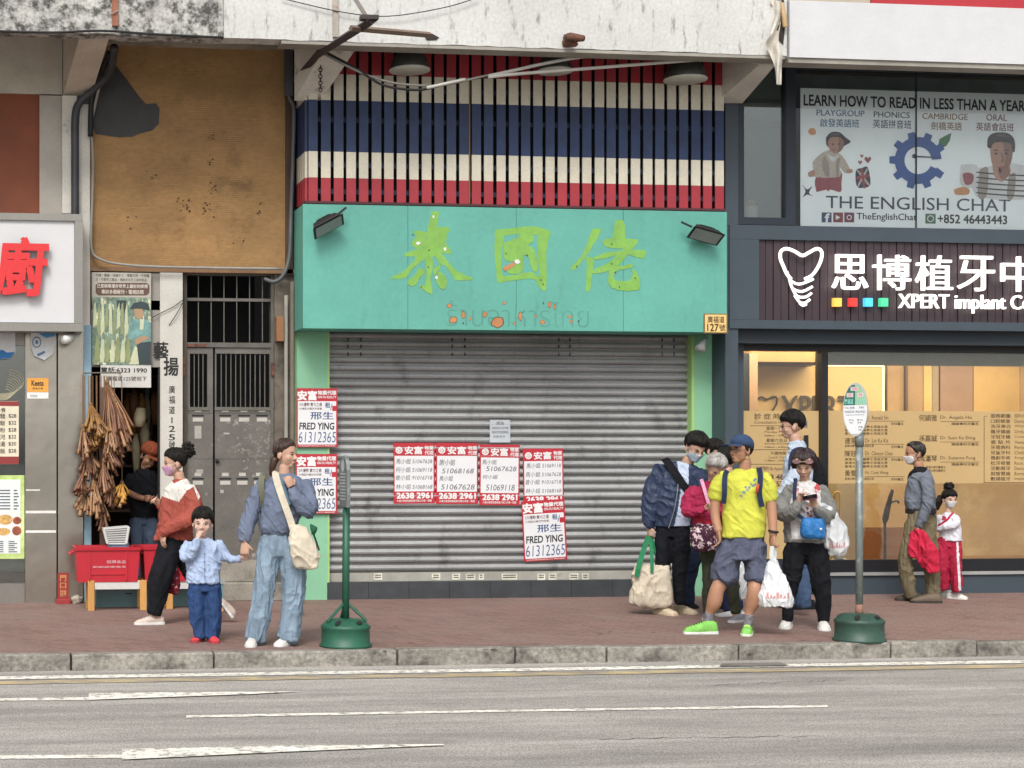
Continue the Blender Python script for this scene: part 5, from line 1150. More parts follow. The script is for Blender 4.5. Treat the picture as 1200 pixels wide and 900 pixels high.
        for (x, wy, hz) in prof:
            zt = .022+.01*max(0, -x)
            rings.append([q(x*1.03, w_*1.08*wy, 0.0), q(x*1.03, -w_*1.08*wy, 0.0), q(x*1.03, -w_*1.08*wy, zt), q(x*1.03, w_*1.08*wy, zt)])
        MB().rings(rings).build('sole', sole or upper, o, False, bevel=.004)
        if lace:
            mb = MB()
            for k in range(4): xx = -.02+k*.07; hz = np.interp(xx, [pp[0] for pp in prof], [pp[2] for pp in prof])*hgt; mb.tube([q(xx, .022, hz*.9), q(xx, 0, hz*1.05), q(xx, -.022, hz*.9)], .004, 5)
            mb.build('lace', lace, o)
        return o
    def strap(s, name, pts, wpx, mat, thick=.006, parent=None, lift=.0):
        """a flat band through (px, py, dy)"""
        c = [V(p) for p in spline([s.at(*p) for p in pts], 6)]; rings = []; w_ = wpx/s.px/2
        for i, p in enumerate(c):
            t = (c[min(i+1, len(c)-1)]-c[max(i-1, 0)]).normalized(); u = t.cross(s.D); u = u.normalized() if u.length > .2 else s.R; v = t.cross(u)
            rings.append([p+u*w_-v*thick, p-u*w_-v*thick, p-u*w_+v*thick, p+u*w_+v*thick])
        return MB().rings(rings).build(name, mat, parent or s.t, False)
def skin(key, col): return M('skin '+key, col, k=.86, var=.05, scale=12, fine=.03, rough=.5, spec=.35)
def fabric(key, col, k=.86, var=.12, scale=7, fine=.10, fscale=160, bump=.15, **kw): return M('fabric '+key, col, k=k, var=var, scale=scale, fine=fine, fscale=fscale, bump=bump, bscale=kw.pop('bscale', 220), rough=kw.pop('rough', .85), spec=.2, fold=kw.pop('fold', .34), **kw)
BLACKHAIR = M('black hair', '#17130f', var=.4, scale=40, stretch=(1, 1, .15), rough=.5, bump=1, bscale=160, spec=.3)
HAIRLINE_M = [(0, .80), (25, .79), (45, .70), (62, .66), (74, .50), (84, .46), (95, .60), (108, .60), (120, .40), (140, .16), (180, .12)]
def zz(pts, ox, oy, sc): return [(ox+a/sc, oy+b/sc) for a, b in pts]
def dress(p, torso, arms, hips, legs, top, bottom, top_zones=(), bottom_zones=(), top_name='shirt', bottom_name='trousers', sleeves=True, tamp=.006, bamp=.006, tsc=(7, 7, 10), bsc=(10, 10, 5), legflat=1.05, slant=.8, toplabel=None):
    x0, y0_, d0, w0, h0 = hips[0]; p.trunk(p.body, torso, -.028); p.trunk(p.body, [(x0, y0_-8, d0, w0*.62, h0*.62)]+[(x, y, d, w*.85, h_*.85) for x, y, d, w, h_ in hips[1:]], -.02)
    for a in arms: p.limb(p.body, [(x, y, d, max(r*.6, 3.0)) for x, y, d, r in a])
    for l in legs: p.limb(p.body, [(x, y, d, max(r*.6, 3.6)) for x, y, d, r in l], legflat)
    mb = MB(); p.trunk(mb, torso)
    if sleeves:
        for a in arms: p.limb(mb, a)
    p.top = p.cloth(top_name, mb, top, zones=top_zones, amp=tamp, sc=tsc, slant=slant, label=toplabel)
    mb = MB(); x0, y0_, d0, w0, h0 = hips[0]; p.trunk(mb, [(x0, y0_-3, d0, w0*.82, h0*.8)]+[(x, y, d, w-2.2, h_-2) for x, y, d, w, h_ in hips[1:]])
    for l in legs: p.limb(mb, [(l[0][0]+(x0-l[0][0])*.25, l[0][1]-12, l[0][2], l[0][3]*.9)]+list(l), legflat)
    p.bottom = p.cloth(bottom_name, mb, bottom, zones=bottom_zones, smooth=9, amp=bamp, sc=bsc, slant=-.4)
    return p
S_LIGHT, S_TAN, S_FAIR = skin('light', '#c69a80'), skin('tan', '#b17f60'), skin('fair', '#d6ad98')
maskm = M('mask white', '#d8dadc', k=.86, var=.04); maskb = M('mask blue', '#a9bfcf', k=.86, var=.06); maskp = M('mask pink purple', '#c796b8', k=.86, var=.2, scale=30)

# ---- man in the yellow shirt
p = Person('man in bright yellow T-shirt, blue cap and neon green trainers near the kerb', (855, 743))
p.head((868, 527), 33, -48, -4, 0, dy=.02); p.neck((873, 541, 0), (873, 556, 0), 7.5)
AL = [(848, 560, 0, 7), (840, 580, 0, 6.8), (838, 603, .02, 6), (842, 622, .06, 5)]; AR = [(895, 561, 0, 7), (902, 582, 0, 6.8), (905, 605, .03, 6), (906, 627, .07, 4.8)]
for a in (AL, AR): p.limb(p.body, a)
TY = [(871, 630, 0, 26, 19), (872, 605, 0, 25, 18), (873, 582, 0, 25.5, 17.5), (873, 567, 0, 26, 16), (873, 556, -.01, 20, 13), (873, 550, -.01, 11, 10)]
p.trunk(p.body, TY, -.028); p.trunk(p.body, [(868, 650, 0, 27, 18), (870, 625, 0, 24, 17)], -.035)
LL = [(853, 645, 0, 11), (845, 680, .03, 9.6), (840, 692, .05, 9), (837, 706, .04, 9.5), (832, 718, .02, 6), (829, 732, .02, 5)]; LR = [(884, 645, 0, 11), (884.5, 680, .025, 8.8), (884, 692, .05, 9.0), (882, 706, .03, 9), (878, 718, .02, 5.8), (876, 733, .02, 5)]
for a in (LL, LR): p.limb(p.body, a)
p.hand((842, 622, .06), (.1, -1, .1), (-1, 0, .2), thumb=1, curl=25); p.hand((906, 627, .07), (-.05, -1, .1), (.7, 0, -.5), thumb=-1, curl=50)
p.finish(S_TAN); p.face(mouth='#7e4a40', open_=.8)
p.hair(BLACKHAIR, HAIRLINE_M, .035, .0, 'hair', .01, strands=260)
cap = p.hair(fabric('navy cap', '#33486a'), [(0, .70), (60, .67), (90, .64), (120, .56), (180, .44)], .085, .03, 'cap', .004)
mb = MB(); rs = []
for k in range(7):
    f = k/6; rs.append([p.hit(a, .69-.05*f+.05*(abs(a)/50)**2*-f, .07+.36*f*cos(radians(a)*1.25)) for a in np.linspace(-50, 50, 13)])
v_ = mb.rings(rs, cap=False, closed=False).build('visor', fabric('navy cap', '#33486a'), cap, True); so = v_.modifiers.new('t', 'SOLIDIFY'); so.thickness = .006
p.glasses(M('dark glasses frame', '#3a3332'), .47, .095)
mb = MB(); p.trunk(mb, TY)
for a in ([(852, 560, 0, 11), (843, 570, 0, 10.5), (839, 583, 0, 9.8)], [(893, 560, 0, 11), (900, 571, 0, 10.2), (902.5, 585, 0, 9.4)]): p.limb(mb, a)
rnd = random.Random(3); pz = []
for k in range(24):
    t = k/23; cx, cy = 868+19*t+rnd.uniform(-2, 2), 581-20*t+rnd.uniform(-3, 3); r = rnd.uniform(.7, 1.8); pz.append(([(cx-r, cy), (cx, cy-r*1.3), (cx+r, cy), (cx, cy+r)], M('grey blue shirt print', '#5d7684')))
p.cloth('t_shirt', mb, fabric('yellow jersey', '#cfd01f', k=.80, fold=.26), voxel=.008, amp=.006, sc=(6, 6, 8), slant=.9, zones=pz)
mb = MB(); p.trunk(mb, [(868, 655, 0, 28, 19), (869, 642, 0, 26.5, 18), (871, 624, 0, 21.5, 14.5)])
p.limb(mb, [(855, 640, 0, 16), (852, 660, .01, 16.5), (850, 678, .02, 16.5)]); p.limb(mb, [(885, 640, 0, 14.5), (885, 660, .02, 13.5), (885, 677, .03, 13.5)])
p.cloth('shorts', mb, fabric('slate shorts', '#585d72', k=.8), amp=.009, sc=(8, 8, 7), slant=-.6)
sock = fabric('grey marl sock', '#77757c', var=.3, scale=40)
for c in ([(831.5, 719, .02, 6.4), (829, 732, .02, 6.2)], [(878, 721, .02, 6.2), (876, 733, .02, 6)]): mb = MB(); p.limb(mb, c); p.cloth('sock', mb, sock, amp=0)
neon = fabric('neon green mesh', '#7cc84e', k=.82, var=.2, scale=20); wsole = M('white rubber sole', '#dcdcd8', k=.86, rough=.6)
p.shoe((821, 743), -72, .285, neon, wsole, hgt=.115, lace=M('black lace', '#22302a')); p.shoe((876, 744), -6, .285, neon, M('pale rubber sole', '#cfe0c0', k=.86), hgt=.115, lace=M('lime lace', '#b5e85a'))
MB().tube([p.at(906+.5, 621.5, .07), p.at(906, 624, .07)], .043, 14).build('wristwatch', M('black rubber'), p.t, True)
YM = p
bp_ = thing('backpack', 'navy backpack worn by the man in the yellow T-shirt', 'backpack', p.at(872, 600, -.25))
mb = MB(); p.trunk(mb, [(873, 618, -.26, 20, 10), (873, 590, -.27, 22, 12), (873, 566, -.25, 18, 9)]); p.cloth('pack', mb, fabric('navy nylon', '#26324d'), voxel=.015, parent=bp_)
nav = fabric('navy nylon', '#26324d')
p.strap('shoulder_strap', [(852, 552, -.02), (850, 556, .07), (849, 565, .125), (849, 577, .14), (848, 590, .12)], 6, nav, parent=bp_); p.strap('shoulder_strap', [(889, 549, -.02), (891, 555, .07), (891, 566, .125), (890, 578, .14), (893, 594, .13)], 6, nav, parent=bp_)
MB().tube([p.at(888.5, 567, .155), p.at(887.5, 572, .16), p.at(887, 579, .16)], [.010, .014, .008], 8).build('tag', M('red tag', '#b8401f'), bp_, True)

def plastic_bag(lab, pp, secs, handles, group=None, col='#d4d8da', red=False):
    c = pp.at(secs[0][0], secs[0][1], secs[0][2]); t = thing('plastic_bag', lab, 'plastic bag', c, group)
    m = M('thin plastic '+col, col, k=.9, var=.1, scale=14, rough=.28, fine=.05, bump=.5, bscale=28, spec=.6)
    mb = MB(); pp.trunk(mb, secs); zn = []
    if red:
        (x, y, d, hw, hd) = secs[1]
        for k in range(7): a = x-hw*.6+k*hw*.2; zn.append(([(a, y-5+k % 3*2), (a+hw*.13, y-6+k % 3*2), (a+hw*.15, y+1), (a, y+2)], M('pale red print', '#c98a8a', k=.9)))
    pp.cloth('bag', mb, m, voxel=.007, amp=.008, sc=(12, 12, 6), slant=.2, parent=t, zones=zn)
    for h in handles: pp.strap('handle', h, 4.5, m, .004, t)
    return t
plastic_bag('white plastic carrier bag hanging from the hand of the man in yellow', p, [(910, 711, .07, 18, 9), (910, 700, .07, 20, 11), (909, 685, .07, 16, 9), (907, 668, .07, 9, 6), (906, 656, .07, 4, 3)], [[(907, 662, .07), (904, 652, .09), (905, 640, .1)], [(905, 662, .05), (908, 650, .06), (906, 640, .08)]], red=True)

# ---- woman in the grey blue sweatshirt
p = Person('woman in grey blue sweatshirt and loose light jeans with hand at her collar', (318, 756))
p.head((335, 531.5), 33.5, 58, 2, 0, female=True); p.neck((334, 546, 0), (333, 560, 0), 7.2)
p.hand((342, 573, .17), (-.35, 1, .1), (-.5, .1, -.8), thumb=-1, curl=42, k=.95); p.hand((286.5, 636, .05), (.02, -1, .05), (.3, 0, -1), thumb=1, curl=30, k=.95)
swe = fabric('blue grey sweat', '#6d7890', k=.82, var=.08, bump=.15)
dress(p, [(326, 624, .0, 21, 16), (327, 612, .01, 23.5, 18), (331, 592, .02, 23, 18), (333, 573, .01, 25, 16), (334, 563, 0, 21, 13), (334, 556, 0, 10.5, 9)],
  [[(308, 566, 0, 9), (299, 585, 0, 9.6), (291, 610, .02, 10.6), (287, 626, .04, 9.2), (286, 634, .06, 6)], [(358, 566, 0, 9), (363, 585, .05, 9.6), (361, 599, .13, 10), (351, 588, .18, 8.8), (342, 574, .18, 5.5)]],
  [(327, 655, 0, 26, 17), (325, 640, 0, 24.5, 17), (324, 622, 0, 20, 15)], [[(314, 650, 0, 14), (311, 681, .01, 14), (305, 718, .02, 13), (299, 749, .03, 12)], [(342, 650, 0, 15.5), (344, 681, .02, 15), (341, 722, .02, 13.8), (338, 748, .02, 13)]],
  swe, fabric('light denim', '#7f95a8', k=.84, var=.28, scale=6, stretch=(1.5, 1.5, .5), fine=.15), top_name='sweatshirt', bottom_name='jeans', tamp=.007, bamp=.008, bsc=(13, 13, 4.5), tsc=(8, 8, 8))
p.finish(S_LIGHT); p.face(mouth='#8c4b48')
brown = M('brown hair', '#3a2418', var=.3, scale=30, stretch=(1, 1, .2), rough=.4, bump=.5, bscale=120)
p.hair(brown, [(0, .84), (25, .82), (45, .72), (62, .66), (76, .56), (88, .58), (105, .52), (130, .30), (180, .22)], .045, .01, 'hair', .012, strands=260)
mb = MB(); p.limb(mb, [(322, 538, 0, 5), (319, 547, 0, 4.5), (318, 556, -.01, 3)]); p.cloth('ponytail', mb, brown, voxel=.007, amp=.003)
mb = MB(); p.trunk(mb, [(326, 627, 0, 19.5, 14.5), (326, 621, .0, 21.5, 16.5), (326, 617, .005, 22.5, 17.2)]); p.cloth('waistband', mb, fabric('grey rib', '#626b80', k=.8), amp=.002)
MB().tube([p.at(340.5, 570, .175)+V((0, 0, 0)), p.at(341.3, 571.5, .175)], .034, 12).build('bracelet', M('black rubber'), p.t, True)
wsh = fabric('white canvas shoe', '#d5d3cc', k=.86); p.shoe((295, 757), -6, .25, wsh, wsole, hgt=.085); p.shoe((334, 756.5), -32, .25, wsh, wsole, hgt=.085)
BW = p
tb_ = thing('tote_bag', 'cream canvas shoulder bag worn across the blue grey sweatshirt', 'bag', p.at(357, 665, .18))
cream_c = fabric('cream canvas', '#cbbfa9', k=.88, var=.12)
mb = MB(); p.trunk(mb, [(361, 666, .19, 13, 6), (358, 655, .19, 16, 8), (355, 640, .19, 16, 8), (352, 626, .18, 13, 7), (349, 616, .17, 10, 5)]); p.cloth('bag', mb, cream_c, amp=.009, sc=(9, 9, 6), parent=tb_)
p.strap('strap', [(324, 553, -.02), (323, 557, .06), (327, 572, .14), (334, 592, .17), (341, 612, .18), (346, 630, .19), (350, 645, .2)], 8, cream_c, .006, tb_)
p.strap('trim', [(328, 560, .09), (333, 574, .148), (339, 592, .17)], 4, M('teal woven trim', '#3f6276', var=.4, scale=90), .004, tb_)
mb = MB(); p.limb(mb, [(365, 615, .2, 3.5), (367, 621, .2, 4.5), (366, 626, .2, 2.5)]); p.cloth('charm', mb, fabric('green felt', '#1f5a3c'), voxel=.006, amp=.008, parent=tb_)
p.strap('cord', [(366, 622, .2), (370, 633, .2), (374, 645, .2)], 2.2, fabric('dark cord', '#27332f'), .005, tb_)
bk_ = thing('backpack', 'dark olive backpack on the shoulder of the woman in the blue grey sweatshirt', 'backpack', p.at(322, 600, -.22))
mb = MB(); p.trunk(mb, [(322, 618, -.22, 14, 8), (323, 590, -.23, 17, 10), (324, 568, -.2, 13, 7)]); p.cloth('pack', mb, fabric('dark olive nylon', '#3b4038'), voxel=.015, parent=bk_)
p.strap('shoulder_strap', [(309, 556, -.04), (307, 559, .05), (306, 570, .08), (308, 585, .06), (310, 600, .0)], 7, fabric('olive webbing', '#6d6e5a'), .006, bk_)

# ---- small boy
p = Person('small boy in pale blue shirt and navy trousers with red shoes, finger at his mouth', (240, 752))
p.head((237.5, 612.5), 32, -4, 2, 2, child=True, wide=1.03); p.neck((237, 626, 0), (237, 634, 0), 5)
p.hand((231.5, 631, .14), (.4, 1, .05), (.6, 0, -.6), thumb=1, curl=60, k=.62); p.hand((280.5, 654, .04), (1, .1, .05), (0, -.4, 1), thumb=1, curl=38, k=.66)
stripe = fabric('pale blue shirting', '#a3b6d6', k=.88, var=.06, fine=.12, fscale=120)
dress(p, [(239, 683, 0, 20.5, 14), (238.5, 665, .0, 20, 13.5), (238, 650, 0, 19.5, 12), (238, 638, 0, 17.5, 10), (237, 631, 0, 7.5, 7)],
  [[(222, 638, 0, 7), (218, 647, .04, 7.4), (219, 654, .08, 7), (226, 645, .12, 6), (231.5, 632, .14, 4.4)], [(255, 638, 0, 7), (263, 650, .0, 6.8), (271, 655, .02, 6), (281, 655, .03, 4.4)]],
  [(239.5, 695, 0, 20, 13), (239, 676, 0, 18, 12)], [[(230, 690, 0, 10.5), (231, 714, .01, 10), (233, 735, .01, 8.8), (234.5, 747, .02, 8.2)], [(249.5, 690, 0, 10.5), (250, 714, .0, 10), (250.5, 735, .01, 9), (249, 747, .02, 8.2)]],
  stripe, fabric('navy denim', '#2d4b7c', k=.8, var=.16), tamp=.006, tsc=(13, 13, 12), bamp=.006, bsc=(14, 14, 6))
p.finish(S_FAIR, .005); p.face(mouth='#a0605a', lips=False)
p.hair(BLACKHAIR, [(0, .70), (20, .67), (40, .70), (58, .62), (75, .52), (86, .48), (97, .58), (108, .56), (125, .36), (180, .24)], .09, .03, 'hair', .03, 5, strands=260)
MB().tube([p.at(238.5, 636, .092), p.at(239, 650, .098), p.at(239.5, 665, .108), p.at(240, 682, .112)], .0022, 5).build('placket', M('shirt seam', '#7f92b5'), p.t)
mb = MB()
for y in (640, 649, 658, 667, 676): mb.ell(p.at(240, y, .104+.008*(y-640)/36), (.006, .004, .006), None, 6)
mb.build('button', M('dark blue button', '#3c5a86'), p.t, True)
redsh = fabric('red shoe', '#d63a42', k=.88); p.shoe((231.5, 752), -24, .175, redsh, M('red rubber', '#a82b33'), w_=.037, hgt=.065); p.shoe((250, 753), 18, .175, redsh, M('red rubber'), w_=.037, hgt=.065)

# ---- woman in the red blouse walking by
p = Person('woman in brick red blouse with white collar and pink mask striding past the craft shop', (205, 731))
p.head((204, 542), 31.5, -78, 4, 0, female=True); p.neck((209, 555, 0), (212, 568, 0), 6.6)
p.hand((192, 624, .2), (-.1, -1, .1), (.8, 0, -.6), thumb=-1, curl=16, k=.92); p.hand((187, 592, -.05), (-.5, .6, .3), (-.3, -.2, .9), thumb=1, curl=50, k=.9)
CW = zz([(392,480),(440,452),(480,500),(600,442),(640,455),(668,530),(710,612),(692,645),(652,530),(592,560),(522,662),(440,635),(352,602),(385,540)], 140, 500, 7.5)
dress(p, [(204, 633, 0, 24, 20), (206, 615, 0, 21, 19), (208, 595, 0, 20, 18), (209, 578, 0, 18.5, 17), (210, 568, 0, 13, 13), (211.5, 562, 0, 8, 8)],
  [[(221, 574, .06, 10), (227, 592, .13, 11), (222, 608, .18, 11), (206, 615, .2, 10), (195, 621, .2, 8), (191.5, 626, .2, 6)], [(206, 580, -.14, 9), (201, 600, -.18, 9), (193, 596, -.1, 7), (187, 592, -.05, 5)]],
  [(206, 650, 0, 19, 17), (206, 628, 0, 18, 16)], [[(198, 645, .06, 16), (190, 672, .09, 15.2), (185, 697, .08, 12), (181, 717, .07, 9.6)], [(214, 645, -.06, 15), (226, 672, -.08, 11.5), (240, 694, -.1, 9.5), (253, 709, -.1, 7.5)]],
  fabric('brick red blouse', '#a54d3e', k=.80, var=.12), fabric('black wide trousers', '#17191f', k=.9), top_zones=[(CW, fabric('white collar cotton', '#d8d4cb', k=.86))], top_name='blouse', tamp=.007, tsc=(8, 8, 8), bamp=.006)
p.limb(p.body, [(181, 715, .07, 5), (182, 725, .07, 4.4)]); p.limb(p.body, [(253, 707, -.1, 5), (260, 716, -.1, 4.4)])
p.finish(S_LIGHT); p.face(lips=False); p.mask(maskp)
p.hair(BLACKHAIR, [(0, .80), (25, .78), (45, .70), (62, .64), (76, .54), (88, .58), (104, .52), (125, .34), (180, .26)], .05, .03, 'hair', .025, 4, strands=260)
mb = MB(); mb.ell(p.at(219.5, 528, 0), (.065, .06, .06), None, 10); mb.ell(p.at(221, 523.5, 0), (.045, .04, .04), None, 8); p.cloth('bun', mb, BLACKHAIR, voxel=.007, amp=.016, sc=(30, 30, 30), parent=p.t)
pale = fabric('pale trainer mesh', '#c9b6a8', k=.88, var=.15); p.shoe((175, 732), -84, .27, pale, wsole, hgt=.085, lace=M('white strap')); p.shoe((261, 722), -72, .26, pale, wsole, pitch=52, lift=.075, hgt=.08, dy=-.1)
hb = thing('handbag', 'dark red patterned handbag swinging behind the woman in the red blouse', 'handbag', p.at(204, 696, -.02))
mb = MB(); p.trunk(mb, [(203, 695, -.0, 6, 5), (204, 684, 0, 7, 6), (204, 670, 0, 5, 4), (203, 660, 0, 2.5, 2)]); p.cloth('bag', mb, fabric('dark red floral', '#7d1f2c', var=.4, scale=25, col2='#b98e93', c2lo=.58, c2hi=.62, c2scale=22), amp=.008, parent=hb)
p.strap('strap', [(203, 662, 0), (206, 640, .02), (214, 610, .1)], 2.4, fabric('dark red cord', '#6b1d26'), .005, hb)

# ---- shopkeeper inside the craft shop
p = Person('shopkeeper in rust cap and black T-shirt bent over handiwork inside the craft shop', (168, 701))
p.head((174.5, 535), 26, 42, 30, 8, dy=.06); p.neck((171, 543, .03), (170, 555, 0), 6)
arms = [[(156, 560, 0, 7.5), (151, 574, .02, 6), (158, 581, .12, 5), (168, 584, .2, 4.2)], [(184, 560, 0, 7.5), (189, 574, .05, 6), (186, 584, .15, 5), (178, 586, .2, 4.2)]]
p.hand((168, 584, .2), (1, -.1, .2), (0, -.6, .8), thumb=-1, curl=45, k=.95); p.hand((180, 586, .2), (-.6, .3, .5), (0, -.6, .8), thumb=1, curl=45, k=.95)
dress(p, [(169, 606, 0, 16.5, 13), (169, 585, 0, 18, 14), (170, 565, 0, 19, 13), (171, 554, 0, 14, 11), (171, 549, 0, 8, 8)], arms, [(169, 618, 0, 16, 12), (169, 598, 0, 15, 12)], [[(161, 615, .02, 9), (161, 650, .06, 8), (161, 697, .04, 7)], [(177, 615, .02, 9), (178, 650, .06, 8), (178, 697, .04, 7)]], fabric('black jersey', '#14161b', k=.95), fabric('dusty denim', '#4a5a70', k=.8, var=.25), sleeves=False, bottom_name='jeans', top_name='t_shirt')
for a in arms: p.limb(p.body, [(x, y, d, r*.8) for x, y, d, r in a])
p.finish(S_TAN); p.face(lips=True, open_=.5)
mb = MB()
for a in arms: p.limb(mb, [(a[0][0], a[0][1], a[0][2], 9), (a[1][0], a[1][1]-3, a[1][2], 8)])
p.cloth('sleeve', mb, fabric('black jersey', '#14161b'), amp=.003)
p.hair(BLACKHAIR, HAIRLINE_M, .03, 0, 'hair', .01, strands=260)
cp = p.hair(fabric('rust cap', '#8f4426', k=.86, var=.2), [(0, .72), (60, .68), (100, .62), (180, .40)], .12, .10, 'cap', .03)
rs = [[p.hit(a, .70-.03*f, .10+.32*f*cos(radians(a)*1.3)) for a in np.linspace(-50, 50, 11)] for f in np.linspace(0, 1, 5)]
v_ = MB().rings(rs, cap=False, closed=False).build('visor', fabric('rust cap', '#8f4426'), cp, True); so = v_.modifiers.new('t', 'SOLIDIFY'); so.thickness = .008
dks = fabric('dark shoe', '#25242a'); p.shoe((161, 703), 0, .26, dks); p.shoe((178, 703), 5, .26, dks)

# ---- young man in the navy jacket
p = Person('young man in navy bomber jacket and pale mask looking down, wearing cream slides', (788, 720))
p.head((815, 525), 32, 34, 24, 8, dy=.06); p.neck((808, 538, .02), (800, 553, -.02), 7.5)
p.hand((761, 617, .04), (.05, -1, .1), (.8, 0, -.5), thumb=1, curl=52)
shirt = zz([(412,285),(470,300),(515,350),(512,500),(488,620),(480,740),(532,770),(522,835),(470,850),(398,858),(432,700),(458,520),(432,400)], 730, 490, 6.667)
navj = fabric('navy nylon jacket', '#33405c', k=.8, var=.15, rough=.42, scale=5)
dress(p, [(789, 617, 0, 23.5, 15), (790, 592, .01, 24, 16.5), (794, 567, .0, 25, 16.5), (797, 551, -.01, 22, 14), (799, 542, -.01, 11, 10)],
  [[(777, 549, 0, 11), (767, 570, 0, 12), (762, 592, .02, 11.5), (761, 610, .04, 9), (761, 616, .04, 6.5)], [(816, 556, 0, 11), (822, 580, .05, 10.5), (816, 596, .15, 9), (806, 592, .2, 6)]],
  [(788, 632, 0, 21.5, 14), (789, 608, 0, 20, 14)], [[(777.5, 626, 0, 11), (777, 655, .02, 9.8), (776.5, 687, .0, 8), (777, 707, -.03, 6.4)], [(798, 626, 0, 12.4), (797.5, 655, .02, 10.6), (796, 687, .0, 8), (797, 706, -.03, 6.4)]],
  navj, fabric('black chinos', '#14161d', k=.95), top_zones=[(shirt, fabric('pale blue oxford', '#b6c3da', k=.88))], top_name='jacket', tamp=.008, tsc=(8, 8, 9))
p.finish(S_LIGHT); p.face(lips=False, open_=.6); p.mask(maskb); p.glasses(M('thin gold frame', '#8c7350', met=.6, rough=.3))
p.hair(BLACKHAIR, [(0, .70), (30, .73), (55, .70), (75, .58), (86, .52), (97, .64), (108, .62), (125, .42), (180, .26)], .12, .06, 'hair', .05, 8, strands=260)
MB().tube([V(v) for v in spline([p.at(795, 556, .143), p.at(794, 575, .15), p.at(790, 598, .148), p.at(783.5, 619, .125)], 5)], .004, 5).build('zip', M('silver zip', '#b9bcc0', met=.7, rough=.3), p.t)
slide = M('cream foam', '#cdb999', k=.86, var=.06, rough=.7)
for c, yw in (((780, 720.5), 42), ((802, 719), 48)):
    sh = p.shoe(c, yw, .285, slide, slide, hgt=.085, w_=.052, name='slide')
NJ = p
sb = thing('sling_bag', 'black sling strap across the navy bomber jacket', 'sling bag', p.at(810, 590, -.18))
blk_n = fabric('black webbing', '#14151b')
p.strap('strap', [(779, 539, -.06), (782, 541, .06), (790, 552, .135), (800, 567, .15), (806, 575, .14)], 9, blk_n, .006, sb); mb = MB(); p.trunk(mb, [(808, 600, -.2, 13, 7), (808, 580, -.2, 14, 7)]); p.cloth('pouch', mb, blk_n, voxel=.015, parent=sb)
tt = thing('tote_bag', 'cream canvas tote with green handles held beside the black trousers', 'bag', p.at(762, 711, .06))
mb = MB(); p.trunk(mb, [(763, 712, .07, 18, 6), (762, 706, .07, 26, 10), (763, 690, .07, 24.5, 11), (763, 672, .07, 22.5, 8), (765, 661, .07, 21, 3.5)], power=2.8)
p.cloth('bag', mb, cream_c, amp=.010, sc=(7, 7, 4.5), slant=.1, parent=tt)
grn = fabric('green webbing', '#177a4c', k=.9)
p.strap('handle', [(746, 676, .16), (749, 662, .15), (754, 645, .1), (760, 628, .06)], 6, grn, .004, tt); p.strap('handle', [(764, 671, .16), (764, 655, .12), (763, 640, .08), (762, 628, .05)], 4, grn, .004, tt); p.strap('handle', [(771, 660, .02), (768, 645, .04), (763, 630, .05)], 4, grn, .004, tt)

# ---- old lady in the red vest
p = Person('grey haired woman in red vest with magenta sleeves reading beside the man in yellow', (845, 728))
p.head((838.5, 548), 29, 26, 38, 6, dy=.1, female=True); p.neck((836, 558, .04), (834, 570, 0), 6)
p.hand((826, 596, .2), (1, .25, .2), (0, -.5, .8), thumb=-1, curl=40, k=.88)
vest = zz([(540,480),(600,440),(660,440),(690,520),(700,640),(640,680),(560,760),(560,860),(720,860),(720,430),(600,420)], 730, 490, 6.667)
dress(p, [(831, 619, 0, 18, 14), (830, 600, .01, 18, 15), (831, 582, .0, 18, 14), (833, 570, -.01, 14.5, 12), (834, 563, 0, 8, 8)],
  [[(815, 572, 0, 8), (807, 587, .02, 8.4), (807, 600, .1, 8), (816, 600, .17, 6.8), (827, 596, .2, 4.6)], [(849, 573, 0, 8), (855, 590, .05, 8), (850, 602, .12, 7), (842, 598, .18, 5)]],
  [(832, 640, 0, 18, 13), (831, 612, 0, 17, 13)], [[(829, 640, .0, 9.2), (829, 668, .02, 8), (829, 698, .01, 6.4), (830, 720, .0, 5)], [(850, 640, 0, 9), (857, 680, .0, 8.4), (860, 705, 0, 7.4), (862, 717, 0, 6.4)]],
  fabric('magenta knit', '#a81f4c', k=.84, var=.1), fabric('olive trousers', '#3a3d2e', k=.85), top_zones=[(vest, fabric('red quilted vest', '#bf1f3c', k=.86, var=.14, rough=.45), .118)], top_name='jacket', tamp=.008)
p.limb(p.body, [(862, 714, 0, 5), (863, 726, 0, 4)]); p.limb(p.body, [(830, 716, 0, 4.6), (830, 727, 0, 4)])
p.finish(S_LIGHT); p.face(open_=.5, brow='#77706a'); p.glasses(M('thin gold frame'))
p.hair(M('silver hair', '#a8a49e', k=.85, var=.35, scale=18, stretch=(1, 1, .25), rough=.5, bump=.5, bscale=90), [(0, .78), (30, .76), (55, .66), (75, .50), (95, .42), (120, .30), (180, .16)], .10, .05, 'hair', .06, 6, taper=.8, strands=260)
p.strap('scarf', [(822, 562, .04), (826, 575, .13), (831, 592, .15)], 4, M('pink lettered scarf', '#d78fae', k=.88, var=.4, scale=70), .005)
gsh = fabric('grey shoe', '#8c8a92', k=.85); p.shoe((829, 728), 10, .24, gsh, wsole, w_=.042); p.shoe((864, 729), -30, .24, gsh, wsole, w_=.042)
fb = thing('shoulder_bag', 'plum floral shoulder bag hanging below the red vest', 'bag', p.at(825, 646, .16))
mb = MB(); p.trunk(mb, [(826, 646, .18, 11, 6), (825, 638, .18, 15, 9), (824, 626, .18, 15.5, 9), (825, 614, .17, 12, 6)]); p.cloth('bag', mb, fabric('plum floral', '#4a2638', var=.3, scale=20, col2='#b9a4a8', c2lo=.53, c2hi=.56, c2scale=20), amp=.007, parent=fb)
p.strap('strap', [(835, 616, .17), (842, 590, .17), (838, 566, .08)], 2.5, fabric('plum cord', '#3f2030'), .005, fb)
